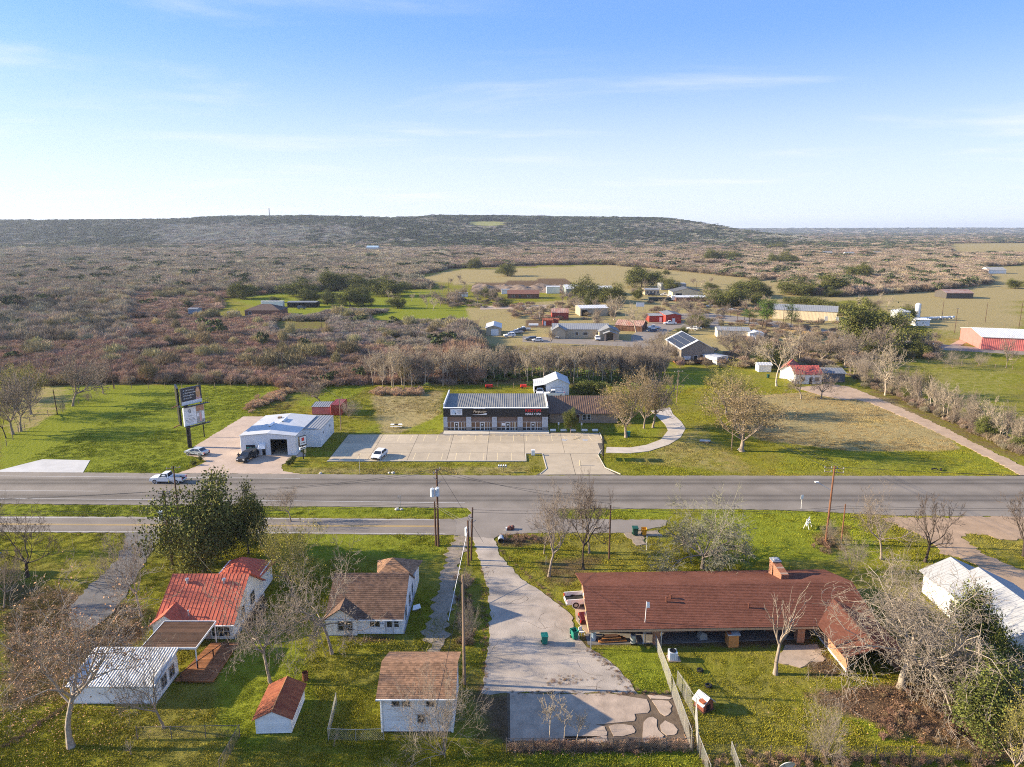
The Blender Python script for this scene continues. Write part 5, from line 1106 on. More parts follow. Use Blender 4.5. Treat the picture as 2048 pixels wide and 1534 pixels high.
# dark containers by the brick house
for k, px in enumerate((1306, 1322, 1336)):
    t = thing('bin_container', ('leftmost', 'middle', 'rightmost')[k] + ' dark green roll-off container by the far brick house', 'container', (*G(px, 602), 0), .1, 'dark containers by the brick house')
    MB().box(-3, 3, -1.2, 1.2, .1, 2.2).build('box', mat('dark_green_steel', (.03, .045, .04), .6), t); MB().box(-3.05, 3.05, -1.25, 1.25, 2.1, 2.25).build('rim', M_char, t)
t = thing('box_truck', 'white box truck beside the cream gabled workshop', 'truck', (*G(1351, 602), 0), 0)
MB().box(-2.8, 1.6, -1.2, 1.2, .8, 3.2).build('cargo_box', M_trim, t); MB().box(1.65, 3.2, -1.1, 1.1, .5, 2.2).build('cab', M_trim, t); MB().box(3.15, 3.22, -1, 1, 1.3, 2.0).build('windshield', M_glassv, t)
for x in (-1.8, 2.4):
    for s_ in (-1, 1): MB().tube((x, s_ - .15, .45), (x, s_ + .15, .45), .45, n=10).build('wheel', M_rubber, t)

# ------------------------------------------------------------------ utility poles and wires
def pole(label, bx, by, ty, lean=0.0, r=.16, arm=None, trans=0, cat='utility pole', m=None, light=None, name='utility_pole', h=None, thin=False):
    x, y = G(bx, by); h = h or HT(bx, by, ty); t = thing(name, label, cat, (x, y, 0))
    top = Vector((lean, 0, h)); MB().tube((0, 0, -.3), top, r, r * .7, 8).build('shaft', m or M_pole, t)
    at = [top + Vector((0, 0, -.3))]
    if arm:
        dx, dy, n, dz = arm
        for k in range(n):
            z = h - .35 - k * .55; c = top * (z / h)
            e0, e1 = c + Vector((-dx, -dy, 0)), c + Vector((dx, dy, 0)); ao = MB().tube(e0, e1, .065, n=4).build('crossarm', M_polel, t)
            for q in (0, .35, .65, 1):
                p = e0.lerp(e1, q); MB().tube(p, p + Vector((0, 0, .28)), .06, .045, 6).build('insulator', M_grey, ao)
        at = [top + Vector((-dx, -dy, -.1)), top + Vector((dx * .35, dy * .35, -.1)), top + Vector((dx, dy, -.1))]
    for k in range(trans):
        z = h - 3.9 + .1 * k; c = top * (z / h) + Vector((-.62 + .62 * k * 1.1, -.35, 0))
        MB().tube(c, c + Vector((0, 0, 1.15)), .30, n=12).tube(c + Vector((0, 0, 1.15)), c + Vector((0, 0, 1.4)), .08, .05, 6).build('transformer', mat('transformer_grey', (.55, .60, .63), .45), t)
    if trans: 
        for k in range(3): MB().tube(top * ((h - 2.2 + .3 * k) / h), top * ((h - 2.0 + .3 * k) / h) + Vector((.5 - .5 * k, -.1, .25)), .05, n=5).build('fuse_holder', M_grey, t)
    if light:
        z = light; c = top * (z / h); e = c + Vector((-1.9, .5, 1.1)); MB().tube(c, e, .05, n=5).build('lamp_arm', M_galv, t); MB().box(e.x - .35, e.x + .15, e.y - .14, e.y + .14, e.z - .06, e.z + .1).build('lamp_head', M_trim, t)
    return Vector((x, y, 0)), [Vector((x, y, 0)) + a for a in at], h
def wire(a, b, sag=.5, r=.022, mb=None, n=8):
    prev = None
    for i in range(n + 1):
        k = i / n; p = a.lerp(b, k); p = p - Vector((0, 0, sag * 4 * k * (1 - k)))
        if prev is not None: mb.tube(prev, p, r, n=3, cap=False)
        prev = p
WR = MB()
pa, aa, _ = pole('dark utility pole left of the big dark oak, transformer on top', 345, 1130, 981, -.05, .17, (.7, .1, 2, 0), 1)
pb, ab, _ = pole('dark pole with street lamp behind the oak by the white pickup', 356, 1020, 932, 0, .15, (.9, .3, 1, 0), light=4.5)
pc, ac, _ = pole('tall dark pole with two grey transformers by the frontage road', 877, 1092, 938, 0, .17, (.35, .9, 1, 0), 2)
pc2, ac2, _ = pole('shorter bare pole standing just left of the transformer pole', 872, 1090, 1003, -.05, .15)
pd, ad_, _ = pole('dark pole with single transformer at the alley mouth', 942, 1120, 1015, .3, .15, None, 1)
pd2, ad2, _ = pole('plain dark pole left of the alley mouth transformer pole', 937, 1130, 1041, 0, .15)
pe, ae, _ = pole('tall brown pole with crossarms and street lamp right of the ranch house', 1651, 1087, 932, .15, .17, (1.2, -.25, 2, 0), 0, m=mat('red_brown_pole', (.19, .085, .045), .85, .3, 1.5), light=8.0)
pf, af, _ = pole('short leaning brown pole right of the tall lamp pole', 1683, 1080, 1008, 0, .12, m=mat('red_brown_pole', None))
pg, ag, _ = pole('slim dark pole among the bare trees above the ranch roof', 1218, 1117, 1010, 0, .13)
ph, ah, _ = pole('vine wrapped grey pole in the brush beside the alley', 929, 1368, 1150, 0, .16, m=M_polel)
pi_, ai, _ = pole('slim light brown pole with crossarm before the brownish lawn tree', 1463, 900, 822, 0, .11, (1.3, -.5, 1, 0), m=M_polel)
pj, aj, _ = pole('brown pole with crossarm on the lawn behind the tan trees', 1353, 805, 741, .1, .12, (1.1, .3, 1, 0), m=M_polel)
pk, ak, _ = pole('pole with white meter box behind the white workshop', 682, 860, 797, 0, .11, m=M_polel)
MB().box(pk.x - .2, pk.x + .25, pk.y - .4, pk.y - .15, 4.6, 5.6)
pl, al, _ = pole('dark pole at the back edge of the left green field', 228, 777, 718, -.3, .14)
pm_, am, _ = pole('dark pole beside the fence line of the left field', 115, 829, 779, -.2, .13)
pn, an, _ = pole('dark pole in front of the thicket behind the workshop', 567, 764, 705, 0, .13, (.6, .2, 1, 0))
for lab, bx, by, ty in (('pole with transformer in the tan pasture by the track', 1909, 665, 616), ('pole in the pasture left of the track, beyond the gas tanks', 1883, 640, 600), ('pole in the pasture above the track end', 1970, 645, 605), ('pole at the far right edge of the pasture', 2037, 660, 603),
                        ('pole beside the road behind the solar roof house', 1279, 745, 690), ('light pole near the left corner of the tan office', 1086, 655, 618), ('pole beside the red barn', 1136, 640, 607), ('pole in front of the long yellow warehouse, left', 1566, 648, 617), ('pole in front of the long yellow warehouse, right', 1635, 661, 635), ('pole by the street behind the mobile home', 1474, 648, 622), ('pole left of the row of parked cars', 1460, 634, 613), ('tall pole by the yellow machines', 1489, 640, 598), ('tall pole with crossarm beyond the far workshop', 1392, 590, 562), ('white pole in front of the far oak', 1213, 584, 545), ('pole among the brush below the green lawn', 643, 657, 636), ('pole in the brush left of the tree belt', 754, 720, 697), ('pole near the brown brick house lawn', 897, 585, 560)):
    pole(lab, bx, by, ty, 0, .13, (.9, .2, 1, 0) if 'transformer' in lab or 'crossarm' in lab or 'tall' in lab else None, m=M_polel if 'white' in lab else M_pole)
left = [Vector((-120, 86, 9.5)), Vector((-120, 86, 9.0))]
for i in range(2): wire(left[i], aa[i], .9, mb=WR); wire(aa[i], ac[i], .9, mb=WR); wire(ac[i], ag[0] + Vector((0, 0, 1.5 - i)), .6, mb=WR)
right = Vector((130, 94, 10))
for i in range(3): wire(ae[i], right + Vector((0, .6 * i, 0)), 1.2, mb=WR); wire(ae[i], ai[i], .7, mb=WR); wire(ai[i], aj[i], .7, mb=WR); wire(aj[i], Vector((38 + i * .6, 214, 8.6)), .6, mb=WR)
for dz in (0, .35): wire(ac2[0] - Vector((0, 0, dz)), ad2[0] - Vector((0, 0, dz)), .12, mb=WR); wire(Vector((-120, 89, 6.6 - dz)), ac2[0] - Vector((0, 0, dz)), .7, .022, WR, 16); wire(ad_[0] - Vector((0, 0, dz)), ag[0] - Vector((0, 0, dz)), .35, mb=WR); wire(ag[0] - Vector((0, 0, dz)), af[0] - Vector((0, 0, dz)), .8, .022, WR, 14); wire(af[0] - Vector((0, 0, dz)), Vector((130, 95, 6 - dz)), .9, .022, WR, 14)
wire(ad_[0], ah[0], .5, .02, WR); wire(ac[1], Vector((-4, 91, 1.0)), 0, mb=WR); wire(ah[0], Vector((-6, 48, 7)), .3, mb=WR); wire(pa + Vector((0, 0, 8)), pb + Vector((0, 0, 6.4)), .3, mb=WR); wire(pa + Vector((0, 0, 7)), Vector((-30.5, 70.2, 4.2)), .4, mb=WR)
wire(an[0], Vector((-38, 150.6, 7.2)), .5, mb=WR)
tag(WR.build('power_lines', M_wire), 'thin dark power lines strung between the utility poles', 'power lines')
gy_ = MB(); gy_.tube((-5.95, 87.0, 4.6), (-7.3, 72.3, .2), .03, n=5); tag(gy_.build('guy_wire_guard', M_trim), 'long white slanting guy wire cover left of the alley', 'guy wire')

# ------------------------------------------------------------------ billboard
t = thing('billboard', 'tall two tier V shaped billboard on a single black post', 'billboard', (*G(380, 894), 0))
bx_, by_ = G(380, 894)
MB().tube((0, 0, 0), (0, 0, 12.0), .42, n=14).build('post', M_black, t)
def board(z0, z1, ang, x0, name, m):
    o = MB().box(0, 4.6, -.18, .18, z0, z1).build(name, m, t); o.location = x0; o.rotation_euler = (0, 0, ang); return o
M_navy = mat('dark_slate_print', (.035, .038, .05), .5, .05); M_pale = mat('pale_print', (.60, .63, .66), .5, .04)
u = board(9.1, 12.6, 1.02, (-.15, -1.5, 0), 'upper_panel', M_navy); l = board(4.8, 8.6, 1.02, (.05, -1.5, 0), 'lower_panel', M_pale)
u2 = board(9.1, 12.6, 2.1, (-.9, -1.0, 0), 'rear_upper_panel', M_black); l2 = board(4.8, 8.6, 2.1, (-.8, -1.0, 0), 'rear_lower_panel', M_black)
MB().box(.02, 4.58, -.2, -.18, 9.12, 9.85).build('white_band', M_pale, u)
for k, s_ in enumerate(('Life insurance', 'Retirement plans', 'Rolling funds', 'Financials')):
    letters(s_, .36, M_trim, u, (.95, -.2, 12.1 - k * .55), name='lettering', align='LEFT', ext=.004)
    ck = MB().tube((.5, -.2, 12.1 - k * .55), (.6, -.2, 11.97 - k * .55), .03, n=3).tube((.6, -.2, 11.97 - k * .55), (.8, -.2, 12.28 - k * .55), .03, n=3); ck.build('check_mark', M_trim, u)
letters('a trusted local partner', .22, M_navy, u, (2.3, -.215, 9.5), name='lettering', ext=.003) if False else None
pz = -.2; M_hair = mat('print_blonde', (.42, .24, .11), .6); M_skin = mat('print_skin', (.55, .32, .22), .6); M_brick_p = mat('print_brick', (.34, .19, .12), .6, .4, 3); M_rosep = mat('print_rose', (.50, .30, .28), .6)
def disc(cx, cz, rx, rz_, yy, n=16): return [(cx + rx * math.cos(2 * math.pi * k / n), yy, cz + rz_ * math.sin(2 * math.pi * k / n)) for k in range(n)]
pr_ = MB().face(disc(3.75, 11.3, .5, 1.15, -.205), 0).face([(3.2, -.203, 9.86), (4.35, -.203, 9.86), (4.2, -.203, 10.9), (3.35, -.203, 10.9)], 2).face(disc(3.75, 11.75, .27, .36, -.208), 1); pr_.build('printed_portrait', [M_hair, M_skin, M_rosep], u)
MB().face([(2.75, -.2, 4.85), (4.55, -.2, 4.85), (4.55, -.2, 8.55), (2.75, -.2, 8.55)], 0).face([(2.75, -.203, 7.4), (4.55, -.203, 7.4), (4.55, -.203, 8.55), (2.75, -.203, 8.55)], 1).face([(3.4, -.205, 5.2), (3.9, -.205, 5.2), (3.85, -.205, 7.0), (3.45, -.205, 7.0)], 2).face(disc(3.1, 6.6, .3, .4, -.206), 3).face([(4.0, -.206, 5.6), (4.5, -.206, 5.6), (4.5, -.206, 7.2), (4.0, -.206, 7.2)], 3).build('printed_scene', [mat('print_grey', (.30, .30, .29), .6, .5, 2), M_brick_p, M_rosep, M_pale], l)
letters('B', 1.15, M_navy, l, (1.35, -.2, 7.7), name='logo', ext=.004); MB().box(.85, 1.25, -.2, -.19, 7.66, 7.74).build('logo_bar', M_navy, l); letters('LUMA', .38, M_grey, l, (1.35, -.2, 6.75), name='lettering', ext=.004)
for k, w_ in enumerate((1.6, 2.0, 2.2, 1.4)): MB().box(1.35 - w_ / 2, 1.35 + w_ / 2, -.2, -.19, 6.25 - k * .28, 6.33 - k * .28).build('text_line', M_grey if k != 1 else M_navy, l)
cw = MB()
for z in (8.75, 4.55): cw.box(.0, 5.6, -1.0, -.25, z, z + .1)
for z in (8.75, 4.55):
    for x in (4.7, 5.15, 5.6):
        cw.tube((x, -1.0, z), (x, -1.0, z + 1.0), .03, n=4); cw.tube((x, -.3, z), (x, -.3, z + 1.0), .03, n=4)
    cw.tube((4.7, -1.0, z + 1), (5.6, -1.0, z + 1), .03, n=4); cw.tube((5.6, -1.0, z + 1), (5.6, -.3, z + 1), .03, n=4); cw.tube((4.7, -1.0, z + .5), (5.6, -1.0, z + .5), .03, n=4)
co = cw.build('catwalk', M_black, t); co.location = (-.1, -1.5, 0); co.rotation_euler = (0, 0, 1.02)
for z in (9.0, 4.9): MB().tube((-1.2, 0, z), (-2.6, -.6, z - .6), .12, n=5).build('lamp_bracket', mat('rust_brown_steel', (.16, .06, .04), .8), t)
sx_, sy_ = G(409, 874); MB().tube((sx_ - bx_, sy_ - by_, 0), (sx_ - bx_ - .1, sy_ - by_, 9.0), .12, n=8).build('side_post', M_black, t)

# ------------------------------------------------------------------ signs and street furniture
t = thing('pole_sign', 'black post carrying a white sign cabinet right of the workshop', 'sign', (*G(607, 918), 0), .9)
MB().tube((0, 0, 0), (0, 0, 3.3), .11, n=8).build('post', M_black, t); c_ = MB().box(-.8, .8, -.2, .2, 2.7, 4.7).build('cabinet', M_black, t)
MB().box(-.72, .72, -.215, -.2, 2.95, 4.62).build('sign_face', M_trim, c_); MB().box(-.3, .3, -.23, -.215, 3.75, 4.4).build('square_emblem', M_sred, c_); letters('AUTO SPA', .26, M_black, c_, (0, -.222, 3.4), name='sign_letters') if False else MB().box(-.5, .5, -.225, -.215, 3.3, 3.42).build('text_line', M_black, c_)
lo = MB().box(-.7, .7, -.12, .12, 2.05, 2.5).build('lower_sign', M_trim, t); MB().box(-.5, .5, -.135, -.12, 2.2, 2.34).build('text_line', M_black, lo)
t = thing('pylon_sign', 'slim tall dark pylon sign seen edge on at the lot entrance', 'sign', (*G(1205, 918), 0), 1.56)
for x in (-1.1, 1.1): MB().tube((x, 0, 0), (x, 0, 4.35), .07, n=8).build('post', M_black, t)
for z0, z1 in ((.95, 1.35), (1.55, 1.9), (2.0, 2.9), (3.2, 4.2)): MB().box(-1.05, 1.05, -.13, .13, z0, z1).build('sign_cabinet', M_black, t)
for k, (px, py, ty) in enumerate(((1117, 861, 845), (1163, 862, 846))):
    t = thing('parking_sign', ('left', 'right')[k] + ' blue and white reserved parking sign before the brick office', 'sign', (*G(px, py), 0), 0, 'reserved parking signs')
    MB().tube((0, 0, 0), (0, 0, 1.9), .03, n=5).build('post', M_galv, t); p = MB().box(-.17, .17, -.03, 0, 1.35, 1.9).build('plate', M_trim, t); MB().box(-.1, .1, -.04, -.03, 1.5, 1.75).build('symbol', M_sb, p)
for i, px in enumerate((1106, 1127, 1146, 1169, 1190)):
    t = thing('concrete_barrier', ('leftmost white', 'second white', 'middle white', 'fourth white', 'rightmost white')[i] + ' concrete block before the brick office', 'barrier', (*G(px, 862), 0), 0, 'white concrete blocks in front of the office')
    MB().ext([(-.66, 0), (-.66, .35), (-.6, .45), (.6, .45), (.66, .35), (.66, 0)], [.2, .16, .1, .1, .16, .2]).build('block', M_trim, t)
for i in range(16):
    t = thing('parking_stop', 'low tan concrete wheel stop at the head of a parking stall', 'wheel stop', (-13.8 + i * 2.74 - (18 if False else 0) if i < 12 else -13.8 + i * 2.74, 146.4, .03), 0, 'wheel stops along the shops') if -13.8 + i * 2.74 < 19 else None
    if t: MB().ext([(-.9, 0), (-.88, .13), (.88, .13), (.9, 0)], [.09, .06, .06, .09]).build('block', M_kerb, t)
for k in range(4):
    x, y = G(998 + k * 4.6, 944); t = thing('mailbox', ('first', 'second', 'third', 'last')[k] + ' from the left of four white mailboxes by the highway', 'mailbox', (x, y, 0), 0, 'row of white roadside mailboxes')
    MB().box(-.03, .03, -.03, .03, 0, 1.0).build('post', M_polel, t); MB().box(-.14, .14, -.28, .28, 1.0, 1.22).tube((0, -.28, 1.22), (0, .28, 1.22), .14, n=10).build('box', M_trim, t)
t = thing('parcel_box', 'small white utility cabinet on the grass corner of the lot', 'cabinet', (*G(1066, 910), 0)); MB().box(-.35, .35, -.25, .25, 0, 1.0).build('cabinet', M_trim, t); MB().box(-.38, .38, -.28, .28, 1.0, 1.06).build('lid', M_trim, t)
t = thing('bollard', 'short yellow post in the lot entrance drive', 'bollard', (*G(1160, 931), .03)); MB().tube((0, 0, 0), (0, 0, .95), .09, n=10).build('post', M_line, t); MB().tube((0, 0, .95), (0, 0, 1.0), .09, .05, 10).build('cap', M_line, t)
t = thing('picnic_table', 'white and dark picnic table on the grass left of the shops', 'table', (*G(793, 855), 0), .05)
for k in range(3): MB().box(-1.3 + k * .88, -1.3 + k * .88 + .8, -.45, .45, .72, .78).build('tabletop', M_trim if k != 1 else M_dark, t)
for s_ in (-.75, .75): MB().box(-1.3, 1.3, s_ - .14, s_ + .14, .42, .46).build('bench', M_trim, t)
for x in (-.6, .6): MB().tube((x, -.8, 0), (x, .3, .72), .05, n=4).tube((x, .8, 0), (x, -.3, .72), .05, n=4).build('leg', M_dark, t)
def wheelie(label, px, py, m, rz=0., group=None, s=1.0, open_=False):
    t = thing('wheeled_bin', label, 'bin', (*G(px, py), .02), rz, group, (s, s, s))
    b_ = MB(); 
    lo, hi = [(-.27, -.3), (.27, -.3), (.27, .27), (-.27, .27)], [(-.33, -.36), (.33, -.36), (.33, .36), (-.33, .36)]
    for i in range(4): j = (i + 1) % 4; b_.face([(*lo[i], .06), (*lo[j], .06), (*hi[j], 1.02), (*hi[i], 1.02)])
    b_.face([(*p, .06) for p in lo[::-1]]); 
    if open_: b_.face([(*p, .3) for p in lo])
    b_.box(-.36, .36, -.40, -.34, .95, 1.03).box(-.36, .36, .34, .40, .95, 1.03).box(-.38, -.32, -.38, .38, .95, 1.03).box(.32, .38, -.38, .38, .95, 1.03); b_.build('body', m, t)
    if open_: MB().slab([(-.36, .42, .35), (.36, .42, .35), (.36, .46, 1.05), (-.36, .46, 1.05)], .04).build('lid', m, t)
    else: MB().slab([(-.36, -.42, 1.04), (.36, -.42, 1.04), (.36, .40, 1.10), (-.36, .40, 1.10)], .04).build('lid', m, t)
    for x in (-.33, .33): MB().tube((x - .04, .3, .14), (x + .04, .3, .14), .14, n=10).build('wheel', M_rubber, t)
    MB().tube((-.28, .44, .98), (.28, .44, .98), .02, n=5).build('handle', M_rubber, t); return t
wheelie('teal wheeled bin standing in the middle of the alley', 1089, 1287, M_bin, .1)
wheelie('teal wheeled bin open without its lid closed by the carport corner', 1149, 1277, M_bin, .4, open_=True)
wheelie('dark green wheeled bin on the gravel pad by the frontage road', 1270, 1070, M_bing, 0, s=1.15); wheelie('yellow wheeled bin right of the dark green one', 1288, 1070, M_yelp, 0, s=1.0, open_=True)
for k, (px, lab) in enumerate(((1252, 'left'), (1257, 'right'))): wheelie(lab + ' teal bin under the tan trees in front of the office', px, 873, M_bin, 0, 'pair of teal bins under the tan trees')
wheelie('dark green bin behind the pale sycamore by the red roofed house', 1536, 756, M_bing)
def drum(name, label, px, py, m, h=.88, r=.29): 
    t = thing(name, label, 'barrel', (*G(px, py), 0)); MB().tube((0, 0, 0), (0, 0, h), r, n=14, cap=False).tube((0, 0, .05), (0, 0, .07), r * .95, n=14).build('shell', m, t); MB().tube((0, 0, h * .33), (0, 0, h * .37), r + .02, n=14).tube((0, 0, h * .66), (0, 0, h * .7), r + .02, n=14).tube((0, 0, h - .03), (0, 0, h), r + .015, n=14, cap=False).build('hoop', m, t); return t
drum('burn_barrel', 'rusty burn barrel on the lawn beside the rusted shed', 611, 1360, mat('rusty_barrel', (.14, .05, .025), .85, .4, 4)); drum('barrel', 'pale blue plastic barrel at the ranch house corner', 1187, 1280, mat('pale_blue_plastic', (.33, .42, .48), .5), .95)
# ranch house yard
t = thing('flagpole', 'white flagpole with a small white flag before the ranch house', 'flagpole', (*G(1286, 1288), 0)); hf = HT(1286, 1288, 1203); MB().tube((0, 0, 0), (.2, 0, hf), .045, .03, 8).build('pole', M_trim, t); MB().slab([(.22, 0, hf - .75), (.55, -.05, hf - .7), (.5, .02, hf - .08), (.2, 0, hf - .05)], .01).build('flag', M_trim, t)
t = thing('grill', 'black barrel grill on the ranch house porch', 'grill', (*G(1384, 1268), .03)); MB().tube((-.6, 0, .8), (.6, 0, .8), .38, n=12).build('barrel', M_black, t); MB().box(-.35, .35, -.38, -.3, .75, 1.1).build('lid_plate', M_galv, t); [MB().box(x - .04, x + .04, y - .04, y + .04, 0, .6).build('leg', M_black, t) for x in (-.5, .5) for y in (-.25, .25)]; MB().tube((0, .2, 1.1), (0, .2, 1.6), .06, n=6).build('chimney', M_black, t)
t = thing('storage_box', 'grey covered box beside the black grill', 'box', (*G(1404, 1276), .03), .2); MB().ext([(-.45, 0), (-.4, .55), (0, .75), (.4, .55), (.45, 0)], [.4, .35, .2, .35, .4]).build('cover', mat('grey_tarp', (.30, .30, .27), .8, .2, 5), t); MB().box(-.47, .47, -.42, .42, 0, .08).build('base', M_grey, t)
t = thing('pump_house', 'orange wood well house with flat grey lid behind the ranch', 'well house', (*G(1463, 1290), 0), .05)
MB().box(-.55, .55, -.55, .55, .05, 1.55).build('wall', mat('orange_plywood', (.50, .22, .07), .8, .15, 2), t); MB().slab([(-.68, -.68, 1.58), (.68, -.68, 1.58), (.68, .68, 1.7), (-.68, .68, 1.7)], .08).build('roof', M_grey, t); MB().box(-.66, -.3, -.6, .6, 1.7, 1.73).build('rusty_patch', M_rust, t)
t = thing('air_conditioner', 'round topped white air conditioner unit on the yard grass', 'air conditioner', (*G(1345, 1318), 0)); MB().box(-.42, .42, -.42, .42, .1, .95).build('casing', M_wmetal, t); MB().tube((0, 0, .95), (0, 0, 1.02), .36, n=16).build('fan_grille', M_black, t); MB().box(-.55, .75, -.55, .55, 0, .1).build('slab', M_concold, t); [MB().box(x, x + .02, -.44, -.42, .15, .9).build('louvre', M_grey, t) for x in (-.3, -.1, .1, .3)]
t = thing('doghouse', 'patched red and white doghouse in the yard', 'doghouse', (*G(1407, 1415), 0), .5)
MB().box(-.6, .6, -.6, .6, .1, .9).face([(-.6, -.61, .9), (.6, -.61, .9), (0, -.61, 1.4)]).build('wall', mat('red_brown_planks', (.25, .08, .05), .8, .3, 3), t); MB().slab([(-.85, -.75, .75), (-.85, .75, .75), (0, .75, 1.5), (0, -.75, 1.5)], .05).build('roof', mat('patched_white_roof', (.6, .58, .55), .7, .2, 2), t); MB().slab([(.85, -.75, .75), (.85, .75, .75), (0, .75, 1.5), (0, -.75, 1.5)], .05).build('roof', M_grey, t)
MB().box(-.8, -.3, -.7, -.1, 1.05, 1.2).build('rust_patch', mat('rust_orange', (.42, .12, .05), .8), t); MB().box(-.25, .25, -.63, -.6, .1, .7).build('doorway', M_dark, t); MB().box(-.7, .7, -.7, .7, 0, .1).build('base', M_pole, t)
for k, (px, py, lab) in enumerate(((1400, 1342, 'upper'), (1417, 1373, 'lower'))):
    t = thing('tire', lab + ' of two black tires lying in the ranch yard', 'tire', (*G(px, py), 0), .4 * k, 'tires in the yard'); tb = MB()
    for i in range(14):
        a0, a1 = 2 * math.pi * i / 14, 2 * math.pi * (i + 1) / 14; tb.tube((.26 * math.cos(a0), .26 * math.sin(a0), .12), (.26 * math.cos(a1), .26 * math.sin(a1), .12), .11, n=6, cap=False)
    tb.build('tread', M_rubber, t)
t = thing('satellite_dish', 'pale grey satellite dish at the bottom picture edge', 'satellite dish', (*G(1568, 1552), 1.2), .2); ds = MB(); rings = [(0, 0), (.3, .03), (.55, .12), (.75, .24)]
for i in range(18):
    a0, a1 = 2 * math.pi * i / 18, 2 * math.pi * (i + 1) / 18
    for (r0, d0), (r1, d1) in zip(rings[:-1], rings[1:]): ds.face([(r0 * math.cos(a0), -d0, r0 * math.sin(a0)), (r1 * math.cos(a0), -d1, r1 * math.sin(a0)), (r1 * math.cos(a1), -d1, r1 * math.sin(a1)), (r0 * math.cos(a1), -d0, r0 * math.sin(a1))])
o = ds.build('dish', mat('dish_grey', (.52, .52, .50), .5, .15, 6), t, smooth=True); o.rotation_euler = (.45, 0, 0); MB().tube((0, .1, -1.2), (0, .05, 0), .05, n=6).build('mast', M_galv, t); MB().tube((0, 0, -.2), (0, -.8, -.1), .02, n=4).build('feed_arm', M_galv, t)
t = thing('plywood_stack', 'orange and dark lumber pile under the carport edge', 'lumber', (*G(1225, 1282), 0), .1); [MB().box(-1.6 + .2 * k, 1.5 - .3 * k, -.4 + .1 * k, .4, .1 + .14 * k, .2 + .14 * k).build('board', mat('orange_board', (.5, .2, .06), .8) if k % 2 == 0 else M_pole, t) for k in range(4)]
t = thing('smoker', 'rusty upright smoker with black pipe in front of the carport', 'smoker', (*G(1266, 1288), 0)); MB().tube((0, 0, .2), (0, 0, 1.1), .3, n=12).build('drum', M_galv, t); MB().tube((0, .1, 1.1), (0, .1, 2.2), .12, n=8).build('pipe', M_black, t); MB().box(-.25, .25, -.25, .25, 0, .2).build('base', M_black, t)
t = thing('lawn_chair', 'white plastic lawn chair beside the open teal bin', 'chair', (*G(1163, 1270), .02), .6); MB().box(-.25, .25, -.25, .25, .4, .44).build('seat', M_trim, t); MB().box(-.25, .25, .22, .27, .44, .9).build('backrest', M_trim, t); [MB().box(x - .02, x + .02, y - .02, y + .02, 0, .4).build('leg', M_trim, t) for x in (-.22, .22) for y in (-.22, .22)]
t = thing('white_board', 'white sheet lying on the grass beside the brown roofed house', 'sheet', (*G(832, 1219), .1), .5); MB().slab([(-.55, -.3, .1), (.5, -.35, .15), (.6, .3, .35), (-.2, .35, .3)], .05).build('sheet', M_trim, t); MB().box(-.3, .3, -.2, .2, -.1, .12).build('block', M_grey, t)
for k, (px, py) in enumerate(((1024, 1060), (1018, 1061))):
    t = thing('concrete_pipe', ('right', 'left')[k] + ' pipe end headwall beside the junction', 'pipe', (*G(px, py), 0), 0, 'culvert ends by the junction'); MB().tube((0, 0, .25), (.1, .6, .25), .3, n=10).build('pipe', mat('rusty_pipe', (.14, .05, .035), .8), t); MB().box(-.5, -.3, -.1, .4, 0, .4).build('wing', M_trim, t)
t = thing('culvert', 'dark culvert mouth at the grassy junction corner', 'culvert', (*G(1002, 1086), 0)); MB().tube((0, 0, .3), (0, 1.2, .3), .45, n=12, cap=False).build('pipe', M_galv, t); MB().box(-.4, .4, .9, 1.0, -.1, .7).build('dark_end', M_dark, t)
# road side markers
for px, py, lab in ((797, 1016, 'left thin signpost on the median'), (801, 1016, 'right thin signpost on the median')):
    t = thing('sign_post', lab, 'signpost', (*G(px, py), 0), 0, 'pair of signposts on the median'); MB().tube((0, 0, 0), (0, 0, 2.1), .03, n=5).build('post', M_galv, t); MB().box(-.02, .02, -.25, .25, 1.6, 2.1).build('plate', M_galv, t)
for k, (px, py) in enumerate(((794, 1019), (803, 1019), (778, 946), (786, 946), (641, 947), (1480, 899 + 1), (1440, 1140 - 45))):
    t = thing('stone', ('cream stone left of the median signposts', 'cream stone right of the median signposts', 'left pale stone on the highway verge', 'right pale stone on the highway verge', 'tiny pale stone on the verge by the workshop drive', 'flat pale stone under the brownish lawn tree', 'small pale stone on the lawn right of the silvery tree')[k], 'stone', (*G(px, py), 0), k)
    s = R.uniform(.3, .45) * (1.6 if k == 5 else .6 if k == 6 else 1); rk = MB(); top = [(s * math.cos(a) * .6, s * math.sin(a) * .45, s * .6) for a in np.arange(0, 6.2, .9)]; bot = [(s * math.cos(a), s * math.sin(a) * .8, 0) for a in np.arange(0, 6.2, .9)]
    rk.face(top); [rk.face([bot[i], bot[(i + 1) % 7], top[(i + 1) % 7], top[i]]) for i in range(7)]; rk.build('rock', M_stone, t)
for px, py, ty, lab in ((720, 948, 908, 'thin orange tipped marker pole on the highway verge'), (1293, 1100, 1072, 'short white marker post near the silvery tree'), (1602, 1018, 990, 'white road sign on a thin post by the highway'), (1092, 1130, 1112, 'yellowish marker stake beside the pale trunk tree'), (611, 912, 899, 'small tan post beside the workshop pole sign')):
    h = HT(px, py, ty); t = thing('marker_post', lab, 'marker', (*G(px, py), 0)); MB().tube((0, 0, 0), (0, 0, h), .035, n=5).build('post', M_galv if 'white' not in lab else M_trim, t); MB().box(-.06 if 'sign' not in lab else -.2, .06 if 'sign' not in lab else .2, -.03, .03, h - .3 if 'sign' not in lab else h - .7, h).build('tip', M_orange if 'orange' in lab else (M_trim if 'white' in lab else M_line), t)
t = thing('road_barrier', 'white slatted sawhorse barricade on the grass by the highway', 'barricade', (*G(1615, 1055), 0), .9)
